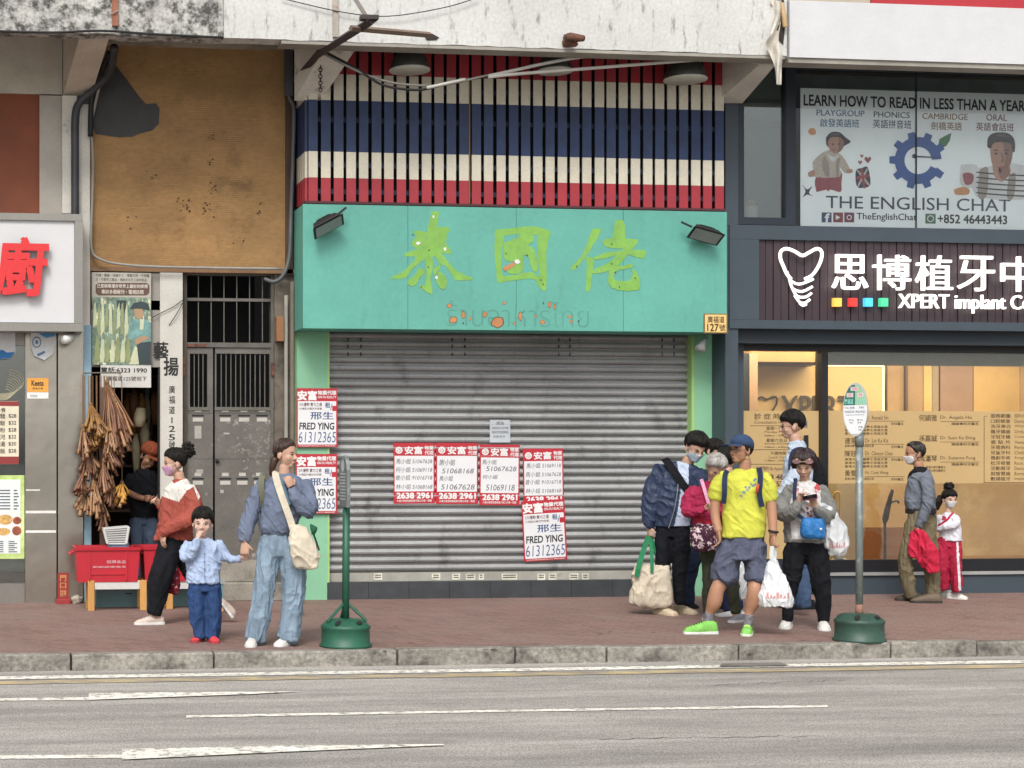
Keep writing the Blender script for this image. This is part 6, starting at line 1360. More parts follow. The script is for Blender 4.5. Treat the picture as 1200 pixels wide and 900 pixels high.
plastic_bag('white plastic bag glimpsed between the bare legs of the man in yellow', p, [(871, 702, -.05, 5.5, 5), (870, 690, -.05, 7, 6), (869, 672, -.05, 5, 4), (868, 658, -.05, 3, 2)], [])

# ---- two people mostly hidden behind
p = Person('dark haired man mostly hidden behind the grey haired woman, jeans leg showing', (832, 713))
p.head((837, 529), 28, 65, 22, 0); p.neck((835, 541, 0), (832, 551, 0), 6.5)
dress(p, [(832, 612, 0, 18, 13), (832, 580, 0, 19, 14), (832, 560, 0, 19, 12), (832, 551, 0, 9, 8)], [[(816, 561, 0, 8), (812, 590, .02, 7.5), (815, 612, .06, 5.5)], [(849, 561, 0, 8), (853, 590, .02, 7.5), (851, 612, .06, 5.5)]],
  [(832, 632, 0, 17, 12), (832, 606, 0, 16, 12)], [[(822, 632, 0, 10.5), (814, 655, .04, 9), (809, 678, .02, 7.5), (808, 706, 0, 6.5)], [(842, 632, 0, 10), (846, 660, 0, 8.5), (848, 706, 0, 6.5)]], fabric('dark teal shirt', '#2a3f41'), fabric('dark blue denim', '#27344c'), bottom_name='jeans')
p.finish(S_LIGHT); p.face(); p.hair(BLACKHAIR, HAIRLINE_M, .06, .03, 'hair', .03, 3, strands=260); p.shoe((808, 712), 30, .26, dks); p.shoe((848, 713), 10, .26, dks)
p = Person('black haired woman half hidden between the grey haired woman and man in yellow', (855, 721))
p.head((852, 538), 27, 150, 0, 0, female=True); p.neck((853, 550, 0), (854, 560, 0), 6)
dress(p, [(856, 616, 0, 15, 12), (856, 590, 0, 16, 13), (856, 570, 0, 16, 11), (855, 560, 0, 8, 7)], [[(843, 570, 0, 7), (841, 592, .02, 6.5), (845, 610, .06, 5)], [(869, 570, 0, 7), (872, 592, .02, 6.5), (869, 610, .06, 5)]],
  [(856, 636, 0, 15, 11), (856, 610, 0, 14, 11)], [[(850, 640, 0, 8), (851, 680, 0, 7), (853, 714, 0, 6)], [(864, 640, 0, 8), (864, 680, 0, 7), (864, 712, 0, 6)]], fabric('navy print blouse', '#232a44', var=.3, scale=30), fabric('navy patterned trousers', '#25305a', var=.4, scale=30))
p.finish(S_LIGHT); p.hair(BLACKHAIR, [(0, .74), (40, .66), (70, .45), (90, .1), (180, -.12)], .09, .03, 'hair', .03, 2, strands=260)
wsl = fabric('white slipper', '#dcdad6', k=.88); p.shoe((853, 722), -60, .24, wsl, wsole, hgt=.05, name='slipper'); p.shoe((866, 720), 10, .24, wsl, wsole, hgt=.05, name='slipper')

# ---- tall young man in the white shirt
p = Person('tall young man in pale shirt and jeans with black backpack, in profile', (940, 721))
p.head((927.5, 499), 31, -84, 2, 0); p.neck((931, 511, 0), (934, 524, 0), 7.6)
dress(p, [(938, 622, 0, 19, 14), (937, 595, 0, 20, 15), (937, 565, 0, 20, 15), (937, 540, 0, 18.5, 14), (935, 527, 0, 13, 12), (933.5, 517, 0, 8.2, 9)], [[(938, 540, .12, 9), (929, 562, .16, 9), (917, 578, .18, 8), (912, 590, .2, 6)], [(935, 540, -.12, 9), (927, 565, -.14, 8.5), (920, 585, -.1, 6)]],
  [(939, 640, 0, 18, 14), (938, 615, 0, 17, 13)], [[(943, 640, .04, 11.5), (943, 672, .04, 10), (942, 709, .04, 9)], [(933, 640, -.05, 11), (931, 672, -.05, 9.5), (929, 706, -.05, 8.5)]], fabric('pale blue white shirt', '#b9c6d8', k=.80), fabric('mid denim', '#4b6488', k=.82, var=.2), bottom_name='jeans')
p.finish(S_LIGHT); p.face(); p.glasses(M('dark glasses frame'))
p.hair(BLACKHAIR, [(0, .68), (30, .72), (55, .70), (75, .58), (84, .50), (97, .66), (108, .64), (125, .46), (180, .3)], .12, .07, 'hair', .06, 11, strands=260)
p.shoe((939, 714), -60, .29, dks, dks, hgt=.1); p.shoe((930, 712), -70, .28, dks, dks, hgt=.1)
bp2 = thing('backpack', 'black backpack on the tall young man in the pale shirt', 'backpack', p.at(958, 560, 0))
mb = MB(); p.trunk(mb, [(957, 606, -.02, 10, 17), (959, 580, -.02, 11, 18), (959, 555, -.02, 9.5, 17), (953, 535, -.02, 5, 12)]); p.cloth('pack', mb, blk_n, voxel=.012, parent=bp2); p.strap('shoulder_strap', [(950, 532, .1), (940, 526, .14), (929, 530, .16), (926, 548, .17), (930, 565, .16)], 5, nav, .006, bp2)

# ---- woman in the grey cardigan with phone
p = Person('woman in grey cardigan and black trousers reading her phone, pink sunglasses on her hair', (944, 737))
p.head((942.5, 544.5), 33, -6, 22, 0, female=True, dy=.05); p.neck((943, 557, .02), (943, 568, 0), 6.2)
p.hand((936, 589, .22), (.25, 1, .15), (.6, 0, .6), thumb=1, curl=42, k=.9); p.hand((956, 595, .22), (-.35, 1, .1), (-.4, 0, .8), thumb=-1, curl=42, k=.9)
tee = [(932, 562), (955, 562), (961, 572), (962, 590), (960, 632), (928, 632), (925, 598), (929, 575)]
zn = [(tee, fabric('white tee', '#d3d0cf', k=.88), .132)]; rnd = random.Random(8); cols = [M('tee orange', '#c9843a', k=.9), M('tee red', '#b23a3f'), M('tee brown', '#5e4436'), M('tee pink', '#d79aa0', k=.9)]
for k in range(46):
    a, b = (rnd.gauss(936, 3), rnd.gauss(574, 4)) if k % 3 == 0 else ((rnd.gauss(957, 2), rnd.gauss(572, 3)) if k % 3 == 1 else (rnd.uniform(934, 956), rnd.uniform(590, 606)))
    r = rnd.uniform(.8, 2.0); zn.append(([(a-r, b-r*.6), (a, b-r*1.2), (a+r, b), (a, b+r*1.3)], cols[1] if k % 3 == 1 else cols[rnd.randint(0, 3)], .132))
dress(p, [(944, 636, 0, 25, 15), (943, 610, .01, 24, 16.5), (943, 588, .01, 23.5, 16.5), (943, 573, 0, 21, 13.5), (943, 564, 0, 9.5, 9)],
  [[(926, 574, 0, 9), (918, 592, .02, 10), (919, 604, .1, 10), (928, 599, .19, 8), (936, 590, .22, 5)], [(960, 574, 0, 9), (970, 592, .02, 10), (970, 604, .1, 10), (963, 601, .18, 8), (956, 596, .22, 5)]],
  [(944, 652, 0, 26, 16), (944, 626, 0, 22, 15)], [[(931, 650, 0, 15), (928, 672, .02, 13), (924.5, 700, .01, 9.8), (922, 726, .0, 6.6)], [(957, 650, 0, 15.4), (960, 672, .02, 13.4), (964, 700, .01, 10.6), (965, 727, .0, 6.8)]],
  fabric('grey cardigan', '#84847f', k=.84, var=.08), fabric('black joggers', '#15161c', k=.95), top_zones=zn, top_name='cardigan', tamp=.008)
p.limb(p.body, [(922, 722, 0, 5), (921, 733, 0, 4.4)]); p.limb(p.body, [(965, 723, 0, 5), (965, 735, 0, 4.4)])
p.finish(S_LIGHT); p.face(open_=.5, mouth='#8f5048')
p.hair(M('dark burgundy hair', '#2a1519', var=.3, scale=30, stretch=(1, 1, .2), rough=.42, bump=.5, bscale=120), [(0, .68), (25, .66), (45, .56), (62, .42), (80, .28), (110, .26), (140, .2), (180, .14)], .10, .05, 'hair', .05, 9, taper=.9, strands=260)
mb = MB(); xv = p.L(1, 0, 0)-p.L(0, 0, 0); zv = p.L(0, -.55, 1)-p.L(0, 0, 0)
sgl = thing('sunglasses', 'pink lensed sunglasses pushed up on the burgundy hair', 'sunglasses', p.hit(0, .82, .2))
for sx in (1, -1):
    c = p.hit(sx*25, .84, .25); fw = (p.hit(sx*25, .86, .4)-c).normalized()
    MB().add([c+fw*.004]+[c+fw*.002+xv*(.15*cos(t))+zv*(.115*sin(t)) for t in np.linspace(0, 2*pi, 17)[:-1]], [[0, 1+j, 1+(j+1) % 16] for j in range(16)]).build('lens', M('pink mirror lens', '#e6b0c0', k=.9, rough=.12, var=.1), sgl, True)
    mb.tube([c+xv*(.155*cos(t))+zv*(.12*sin(t)) for t in np.linspace(0, 2*pi, 17)], .003, 5)
mb.tube([p.hit(9, .85, .27), p.hit(-9, .85, .27)], .003, 5); mb.build('frame', M('thin gold frame'), sgl)
p.shoe((921.5, 736), -8, .25, wsh, wsole, w_=.05, hgt=.1, lace=M('white strap')); p.shoe((965, 738), 6, .25, wsh, wsole, w_=.05, hgt=.1, lace=M('white strap'))
ph = thing('mobile_phone', 'mobile phone in dark case held by the woman in the grey cardigan', 'phone', p.at(949, 583, .27)); a = p.at(949, 583, .27); ax = p.vec(.98, .2, 0); ay = p.vec(-.1, .5, -.86); az_ = ax.cross(ay)
MB().add([a+ax*(sx*.062)+ay*(sy*.036)+az_*(sz*.005) for sz in (-1, 1) for sx, sy in ((-1, -1), (1, -1), (1, 1), (-1, 1))], [[0,3,2,1],[4,5,6,7],[0,1,5,4],[1,2,6,5],[2,3,7,6],[3,0,4,7]]).build('case', M('plum phone case', '#5c2f36', rough=.4), ph, bevel=.004)
MB().add([a+ax*(sx*.056)+ay*(sy*.031)+az_*(.0058) for sx, sy in ((-1, -1), (1, -1), (1, 1), (-1, 1))], [[0, 1, 2, 3]]).build('screen', M('dark glass', '#101216', rough=.1), ph)
bl = thing('crossbody_pouch', 'bright blue pouch slung in front of the grey cardigan', 'pouch', p.at(953, 630, .2))
mb = MB(); p.trunk(mb, [(953, 631, .2, 12, 5), (953, 626, .2, 14.5, 7.5), (953, 615, .2, 14, 7.5), (953, 607, .19, 12, 5)], power=3); p.cloth('pouch', mb, fabric('bright blue nylon', '#1f73b8', k=.9, rough=.45, var=.15), amp=.006, parent=bl)
p.strap('strap', [(932, 561, .0), (932, 566, .1), (931, 580, .145), (934, 600, .18), (942, 609, .2)], 4.5, nav, .005, bl)
mb = MB(); mb.ell(p.at(962, 620, .26), (.012, .004, .012), None, 8); mb.build('badge', M('pale badge', '#c8d4de', k=.88), bl, True)
plastic_bag('bulging white plastic bag hanging from the arm of the woman in the grey cardigan', p, [(982, 651, .03, 8, 7), (980, 641, .03, 14, 11), (979, 625, .04, 14, 11), (976, 608, .06, 9.5, 8), (971, 594, .1, 4.5, 4)], [[(972, 600, .1), (966, 592, .14), (960, 592, .17)]], red=True)

# ---- man with the grey shirt
p = Person('man in grey shirt and khaki trousers with white mask walking past the clinic window', (1080, 705))
p.head((1071.5, 531), 29, -72, 4, 0); p.neck((1076, 543, 0), (1079, 555, 0), 6.4)
p.hand((1075, 616, .14), (-.1, -1, .1), (.8, 0, -.5), thumb=-1, curl=50, k=.95)
dress(p, [(1079, 602, 0, 17, 14), (1078, 587, 0, 18.2, 15), (1078.5, 570, 0, 17.5, 15), (1079.5, 558, 0, 13, 13), (1080, 550, 0, 7.4, 7.5)], [[(1085, 561, .12, 8.6), (1088, 582, .16, 8), (1083, 602, .16, 7), (1076, 616, .14, 5.4)], [(1076, 562, -.12, 8), (1078, 585, -.15, 7), (1082, 605, -.12, 5)]],
  [(1079, 615, 0, 17.4, 14), (1079, 596, 0, 16.6, 13.5)], [[(1074, 612, .04, 13), (1067, 635, .07, 11), (1061, 655, .07, 9.8), (1064, 680, .05, 9), (1069, 698, .03, 8)], [(1085, 612, -.04, 13), (1088, 640, -.03, 11), (1092, 670, -.03, 10), (1094, 697, -.03, 9.2)]],
  fabric('grey marl shirt', '#6f7683', k=.84, var=.1), fabric('khaki twill', '#74694f', k=.84, var=.12), tamp=.006, bamp=.007, bsc=(12, 12, 5))
mb = MB(); p.trunk(mb, [(1079, 602, 0, 18.6, 15.6), (1079, 595, 0, 18.6, 15.6)]); p.cloth('belt', mb, M('black leather belt', '#1d1a1c', rough=.45), amp=0)
mb = MB(); p.trunk(mb, [(1079, 556, 0, 10, 10.5), (1079.5, 551, 0, 8.6, 9), (1078, 547, 0, 7.4, 8)]); p.limb(mb, [(1074, 550, .05, 4), (1067, 557, .02, 3), (1065, 563, .0, 2.2)]); p.cloth('collar', mb, fabric('black collar', '#1b1b1f'), amp=.002, voxel=.007)
p.finish(S_TAN); p.face(lips=False); p.mask(maskm)
p.hair(M('greying black hair', '#241f1d', var=.3, scale=30, stretch=(1, 1, .2), rough=.35, bump=.4, bscale=120), [(0, .92), (25, .93), (45, .84), (60, .70), (76, .52), (86, .46), (98, .60), (108, .58), (125, .34), (180, .18)], .04, .01, 'hair', .012, 2, strands=260)
brsh = M('brown suede', '#5e4f3e', var=.15); p.shoe((1085, 706.5), -78, .30, brsh, M('dark sole', '#2b2620'), hgt=.10); p.shoe((1066, 704), -80, .28, M('dark shoe leather', '#3b352d'), M('dark sole'), hgt=.09)
rj = thing('jacket', 'crimson jacket draped from the hand of the man in the grey shirt', 'jacket', p.at(1080, 670, .16))
mb = MB(); p.limb(mb, [(1074, 622, .16, 5), (1073, 634, .17, 9.5), (1072, 646, .17, 9), (1076, 652, .17, 6)], .5); p.limb(mb, [(1076, 622, .18, 5), (1083, 636, .19, 8), (1091, 650, .19, 9.5), (1096, 660, .18, 6)], .45); p.limb(mb, [(1078, 648, .16, 9), (1088, 658, .16, 10), (1093, 668, .16, 7.5)], .5)
p.cloth('cloth', mb, fabric('crimson fleece', '#c8163f', k=.88, var=.12), amp=.012, sc=(11, 11, 6), slant=.8, parent=rj)

# ---- girl behind him
p = Person('little girl in white top and red track trousers holding on behind the man in grey', (1114, 702))
p.head((1113, 584.5), 23, 28, 6, 0, child=True, female=True, wide=1.03); p.neck((1112, 594, 0), (1111, 602, 0), 4)
p.hand((1098, 620, .08), (-1, .1, .1), (0, -.2, -1), thumb=1, curl=25, k=.6)
ch = MB()
dress(p, [(1114, 634, 0, 13.6, 9.5), (1113, 620, 0, 13, 9.5), (1112, 609, 0, 12, 8.6), (1111.5, 601, 0, 6, 6)], [[(1120, 606, .02, 5.4), (1119, 614, .08, 5.6), (1108, 617, .1, 5), (1098, 620, .08, 3.6)], [(1103, 606, 0, 5), (1099, 615, -.02, 4.6), (1096, 622, -.02, 3.6)]],
  [(1112, 644, 0, 14, 9.5), (1113, 628, 0, 12.4, 9)], [[(1104, 644, 0, 8.8), (1104, 665, .01, 8), (1107, 689, -.02, 6.6)], [(1119, 644, 0, 8.8), (1120, 665, .02, 8.2), (1122, 692, .02, 7)]],
  fabric('white sports top', '#d4d3dc', k=.88), fabric('crimson track trousers', '#b3183f', k=.88), top_zones=[([(1118, 598), (1121, 598), (1110, 611), (1100, 617), (1098, 615.5), (1108, 609)], fabric('crimson piping', '#b3183f')), ([(1104, 604), (1109, 606), (1108, 610), (1104, 609)], fabric('crimson piping', '#b3183f'))],
  bottom_zones=[([(1120.5, 634), (1123, 634), (1125, 665), (1126.5, 692), (1123.5, 692), (1122, 665)], fabric('white piping', '#d8d8da', k=.88))], top_name='jersey', tamp=.005, tsc=(13, 13, 12), bamp=.006)
p.finish(S_FAIR, .005); p.face(lips=False); p.mask(maskm)
p.hair(BLACKHAIR, [(0, .70), (25, .70), (45, .66), (62, .56), (76, .48), (88, .54), (104, .46), (125, .28), (180, .2)], .06, .03, 'hair', .02, 3, strands=260)
mb = MB(); mb.ell(p.at(1112, 570, -.02), (.045, .04, .035), None, 8); p.cloth('topknot', mb, BLACKHAIR, voxel=.007, amp=.012, sc=(30, 30, 30))
mb = MB(); p.limb(mb, [(1103, 583, -.03, 4), (1099, 588, -.03, 5), (1098, 596, -.03, 3)]); p.cloth('pigtail', mb, BLACKHAIR, voxel=.007, amp=.006, sc=(25, 25, 12))
p.shoe((1109, 700), -30, .2, wsh, wsole, w_=.04, hgt=.075, lace=M('white strap')); p.shoe((1122, 702), 70, .2, wsh, wsole, w_=.04, hgt=.075, lace=M('white strap'))
# ------------------------------------------------------------------ agency posters
red_p = M('poster red', '#c0182f', k=.88, var=.06, fine=.03, rough=.45); white_p = M('poster paper', '#dfe0e2', k=.88, var=.03, fine=.02, rough=.5)
wh_ink = M('white print', '#e6e4e2', k=.9, var=0, fine=0); pen = M('grey pen', '#50525a', var=0, fine=0); bluepen = M('blue pen', '#2a4a7c', var=0, fine=0); blackpen = M('black pen', '#10131c', var=0, fine=0)
GRP = 'estate agency posters stuck on the shuttered shop'
def turned(t, deg): t.rotation_euler = (0, radians(deg), 0)
def list_poster(lab, x0, y0, x1, y1, y, lines, rot=0, foot=True):
    t = thing('poster', lab, 'poster', P((x0+x1)/2, (y0+y1)/2, y), GRP); w_, h = x1-x0, y1-y0
    MB().pbox(x0, y0, x1, y1, y, .002).build('sheet', red_p, t); MB().pbox(x0+1.5, y0+h*.215, x1-1.5, y0+h*.80, y-.0012, .001).build('writing_panel', white_p, t)
    e = y-.0026; mb = MB()
    letter(mb, '安富', x0+w_*.28, y0+h*.06, x0+w_*.70, y0+h*.185, e, .025); letter(mb, '物業', x0+w_*.76, y0+h*.05, x0+w_*.97, y0+h*.115, e, .02); letter(mb, '代理', x0+w_*.76, y0+h*.13, x0+w_*.97, y0+h*.195, e, .02)
    c = (x0+w_*.14, y0+h*.12); r = w_*.085
    mb.rings([[P(c[0]+q*cos(a), c[1]+q*sin(a), e) for a in np.linspace(0, 2*pi, 17)[:-1]] for q in (r, r*.68)], cap=False); letter(mb, '安', c[0]-r*.6, c[1]-r*.6, c[0]+r*.6, c[1]+r*.6, e-.0004, .03)
    if foot: letter(mb, '2638 2961', x0+w_*.08, y0+h*.825, x1-w_*.06, y0+h*.915, e, .035); letter(mb, '大埔大榮里物業租售代理公司第一號鋪', x0+w_*.08, y0+h*.935, x1-w_*.08, y0+h*.975, e, .01)
    mb.build('lettering', wh_ink, t); mb = MB()
    for (s_, a, b, c_, d) in lines: letter(mb, s_, x0+w_*a, y0+h*b, x0+w_*c_, y0+h*d, e, .0, .15)
    mb.build('handwriting', pen, t)
    if rot: turned(t, rot)
    return t
four = [('馬小姐 51067628', .06, .26, .94, .345), ('何小姐 51069118', .06, .40, .94, .485), ('曾小姐 91016718', .06, .53, .94, .615), ('林小姐 51068168', .06, .68, .94, .765)]
py = SHY-.03
list_poster('agency poster with four handwritten lines, farthest from the tall name poster in its row', 461, 519, 509.5, 590, py, four, -.3)
list_poster('agency poster whose top handwritten name stands alone, second in the row from the bus stop', 510.8, 519, 560.3, 590.5, py, [('謝小姐', .08, .27, .45, .37), ('51068168', .14, .42, .90, .50), ('馬小姐', .08, .54, .40, .625), ('51067628', .12, .68, .92, .765)], .2)
list_poster('agency poster hanging just under the small pale notice on the shutter', 562, 521, 609, 592, py, [('馬小姐', .06, .25, .42, .33), ('51067628', .16, .36, .92, .44), ('何小姐', .08, .50, .45, .57), ('51069118', .16, .66, .88, .76)], .5)
list_poster('agency poster half covered at its foot by a tilted name poster', 613, 525.5, 660.5, 594, py, [('馬小姐 51069118', .08, .25, .94, .335), ('馬小姐 51067628', .06, .40, .94, .485), ('曾小姐 91016718', .06, .53, .94, .615), ('林小姐 51068168', .06, .68, .94, .765)], -1)
def name_poster(lab, x0, y0, x1, y1, y, rot=0):
    t = thing('poster', lab, 'poster', P((x0+x1)/2, (y0+y1)/2, y), GRP); w_, h = x1-x0, y1-y0
    MB().pbox(x0, y0, x1, y1, y, .002).build('sheet', red_p, t); MB().pbox(x0+1.6, y0+h*.22, x1-1.6, y0+h*.955, y-.0012, .001).build('writing_panel', white_p, t)
    e = y-.0026
    q = lambda a, b, c, d: (x0+w_*a, y0+h*b, x0+w_*c, y0+h*d, e)
    words('lettering', [('安富', *q(.03, .045, .49, .20), .04), ('物業代理', *q(.52, .04, .97, .11), .03), ('ON FU REALTY', *q(.52, .13, .97, .17), .02)], wh_ink, t)
    words('small_print', [('3大優勢 實力之選', *q(.07, .245, .62, .305), .01), ('大埔區內最好的房屋', *q(.07, .325, .62, .365))], M('dark red print', '#5c2b35', var=0), t)
    words('rent_mark', [('租', *q(.70, .245, .82, .33), .02), ('/', *q(.82, .26, .88, .37))], bluepen, t)
    MB().pbox(x0+w_*.87, y0+h*.30, x0+w_*.97, y0+h*.385, e, .0005).build('seal', red_p, t)
    words('name', [('邢生', *q(.34, .40, .90, .53), .015)], bluepen, t); words('handwriting', [('FRED YING', *q(.07, .585, .92, .70), .02, .1)], blackpen, t); words('number', [('61312365', *q(.05, .74, .96, .92), -.006, .12)], bluepen, t)
    words('foot_print', [('安富物業代理有限公司 牌照號碼', *q(.06, .968, .94, .988), .005)], wh_ink, t)
    if rot: turned(t, rot)
    return t
name_poster('handwritten name and number poster high on the pale green pillar', 347.5, 455, 395.5, 524, -.035)
name_poster('handwritten name and number poster lower on the green pillar, partly behind the woman in blue', 346.5, 532, 395, 602, -.035)
name_poster('tilted handwritten name poster hanging lowest on the shutter', 612.5, 586, 663, 657, SHY-.036, -3)
t = thing('notice', 'small pale paper notice taped on the shutter above the poster row', 'notice', P(586, 505, py)); MB().pbox(574, 492, 598, 518.5, py, .002).build('sheet', M('pale notice', '#b9c0c6', k=.86, var=.1), t)
words('lettering', [('通告', 581, 494, 591, 498, py-.001), ('茲通告各位住戶留意', 576.5, 500, 596, 503, py-.001), ('請與管理處聯絡', 576.5, 505, 596, 508, py-.001), ('多謝合作', 578, 510, 592, 513, py-.001)], pen, t)

# ------------------------------------------------------------------ bus stop poles
gpaint = M('green pole paint', '#145c44', k=.85, var=.2, fine=.12, col2='#2f3f38', c2lo=.6, c2hi=.75, c2scale=9, rough=.5); gal = M('galvanised pole', '#7e8784', k=.8, var=.2, fine=.12, met=.3, rough=.5, col2='#9aa09c', c2lo=.55, c2hi=.65, c2scale=12)
def drum(t, c, R_, h, m, holes=True):
    MB().lathe(c, [(R_*1.06, 0), (R_*1.06, .02), (R_*.985, .03), (R_*.965, h*.62), (R_*1.0, h*.66), (R_*1.0, h*.74), (R_*.94, h*.78), (R_*.7, h*.95), (R_*.3, h*1.0)], 36).build('base', m, t, True)
    if holes:
        for a in (-125, -60, 60, 150):
            q = c+V((R_*.8*cos(radians(a)), R_*.8*sin(radians(a)), h*.885)); n = V((cos(radians(a))*.45, sin(radians(a))*.45, .9)).normalized(); u = n.orthogonal().normalized(); v = n.cross(u)
            MB().add([q+n*.004+u*.036*cos(k)+v*.022*sin(k) for k in np.linspace(0, 2*pi, 13)[:-1]], [list(range(12))]).build('hole', dark, t)
c = G(405, 757.5); s_ = 1/((c-CAM).dot(FW)/F)
BS1 = thing('bus_stop', 'bus stop pole painted green with its grey sign turned edge on, green drum foot', 'bus stop', c)
drum(BS1, c, 29/s_, 33/s_, gpaint)
top = c+V((.012, 0, 220/s_))
MB().tube([c+V((0, 0, .2)), c+V((.006, 0, 164/s_))], .030, 14).build('pole', gpaint, BS1, True)
for a in (200, 340, 90): MB().tube([c+V((0, 0, .36)), c+V((.17*cos(radians(a)), .17*sin(radians(a)), .205))], .012, 6).build('strut', gpaint, BS1)
plate = []; zc = c.z+163/s_
for (x, z) in [(-.13, 0), (.13, 0), (.15, .10), (.15, .30), (.12, .37), (.06, .405), (0, .415), (-.06, .405), (-.12, .37), (-.15, .30), (-.15, .10)]: plate.append((x, z))
A_ = radians(91); ux = V((cos(A_), -sin(A_), 0)); nx = V((-sin(A_), -cos(A_), 0))
MB().prism([c+V((.008, 0, zc-c.z+z))+ux*x for x, z in plate], nx*.03).build('sign_plate', gal, BS1, bevel=.004)
mb = MB(); o0 = c+V((.008, 0, zc-c.z))+nx*.032
mb.add([o0+ux*(.07*cos(t))+UP*(.33+.05*sin(t)) for t in np.linspace(0, 2*pi, 17)[:-1]], [list(range(16))]); 
for k in range(9): mb.add([o0+ux*x+UP*(.26-k*.025+z) for x, z in ((-.11, 0), (.11, 0), (.11, .012), (-.11, .012))], [[0, 1, 2, 3]])
mb.build('sign_print', M('worn white print', '#b8bdbc', k=.85), BS1)
c = G(1007, 751); s_ = 1/((c-CAM).dot(FW)/F)
BS2 = thing('bus_stop', 'bus stop pole of bare grey steel with oval white and green sign', 'bus stop', c)
drum(BS2, c, 28/s_, 33/s_, M('dark green foot paint', '#2c4f42', k=.8, var=.25, fine=.15, rough=.5))
MB().tube([c+V((0, 0, .18)), c+V((0, 0, 236/s_))], .029, 14).build('pole', gal, BS2, True)
MB().tube([c+V((0, 0, .2)), c+V((0, 0, .3))], .031, 14).build('rust_band', M('rust wash', '#86604e', var=.3), BS2, True)
MB().tube([c+V((0, 0, 228/s_)), c+V((0, 0, 244/s_))], .036, 14).build('clamp', gal, BS2, True)
A_ = radians(-14); d_ = V((c.x-CAM.x, c.y-CAM.y, 0)).normalized(); ux = V((d_.y, -d_.x, 0)); ux = (Matrix.Rotation(radians(-20), 3, 'Z') @ ux).normalized(); nx = V((ux.y, -ux.x, 0)); o0 = c+V((-.027, 0, (271)/s_)); RX, RZ = 14.2/s_, 31.5/s_
ov = lambda k, off, x0=-1, x1=1, z0=-1, z1=1: [o0+nx*off+ux*(RX*k*min(max(cos(t), x0), x1))+UP*(RZ*k*min(max(sin(t), z0), z1)) for t in np.linspace(0, 2*pi, 65)[:-1]]
MB().prism(ov(1, .0), nx*.022).build('sign_rim', M('sign rim', '#b9bcb8', k=.85), BS2)
def half(z0, z1, x0, x1, off, m, nm):
    pts = []
    for t in np.linspace(0, 2*pi, 161)[:-1]:
        pts.append((RX*.95*cos(t), RZ*.955*sin(t)))
    from_ = [(min(max(a, x0*RX), x1*RX), min(max(b, z0*RZ), z1*RZ)) for a, b in pts]
    # clip the oval to the rectangle by scan lines
    L_, R2 = [], []
    for b in np.linspace(max(z0*RZ, -RZ*.955), min(z1*RZ, RZ*.955), 24):
        wv = RX*.95*sqrt(max(0, 1-(b/(RZ*.955))**2)); a0, a1 = max(-wv, x0*RX), min(wv, x1*RX)
        if a1 > a0: L_.append((a0, b)); R2.append((a1, b))
    q = L_+R2[::-1]; MB().add([o0+nx*off+ux*a+UP*b for a, b in q], [list(range(len(q)))]).build(nm, m, BS2)
half(-1, .16, -1, 1, .0235, white_p, 'timetable'); half(.165, 1, -1, 0, .0235, M('sign green', '#0f6a55', k=.88), 'route_panel'); half(.165, 1, 0, 1, .0235, M('sign pale green', '#93bd93', k=.86), 'route_panel')
def onsign(nm, m, rects, off=.0245):
    mb = MB()
    for (x, z, w_, h) in rects: mb.add([o0+nx*off+ux*(RX*a)+UP*(RZ*b) for a, b in ((x-w_, z-h), (x+w_, z-h), (x+w_, z+h), (x-w_, z+h))], [[0, 1, 2, 3]])
    mb.build(nm, m, BS2)
def textsign(nm, rows, m, off=.0252):
    mb = MB()
    for (s_2, x0, z0, x1, z1) in rows:
        vs, fs = glyphs(s_2, .015); lo, hi = vs.min(0), vs.max(0)
        mb.add([o0+nx*off+ux*(RX*(x0+(v[0]-lo[0])/(hi[0]-lo[0])*(x1-x0)))+UP*(RZ*(z0+(v[1]-lo[1])/(hi[1]-lo[1])*(z1-z0))) for v in vs], fs)
    mb.build(nm, m, BS2)
onsign('route_tile', M('pale tile', '#cdbfc2', k=.88), [(-.05, .77, .32, .075), (-.42, .54, .27, .08), (.42, .54, .25, .075)])
textsign('route_number', [('71K', -.25, .72, .2, .82), ('72', -.56, .49, -.3, .59), ('74', .28, .49, .56, .59)], M('sign red', '#c0504e'))
textsign('lettering', [('廣福道', -.86, .2, -.15, .40), ('巴士站', .15, .2, .8, .4)], M('sign cyan', '#7fd0c4', k=.88))
textsign('timetable_print', [('71K 太和', -.85, .02, -.05, .11), ('74X', .3, .03, .75, .11), ('KWONG FUK', -.85, -.12, -.05, -.04), ('ROAD', .05, -.12, .85, -.04), ('首班 0600', -.5, -.42, -.1, -.36), ('大埔', -.45, -.52, -.2, -.46), ('尾班 2330', .15, -.42, .62, -.36), ('班次', .2, -.52, .5, -.46), ('中環', .25, -.68, .6, -.62), ('金鐘', .25, -.78, .5, -.73)], M('slate print', '#5d6a80', var=0))
onsign('rule', M('slate print'), [(0, -.2, .75, .008)])

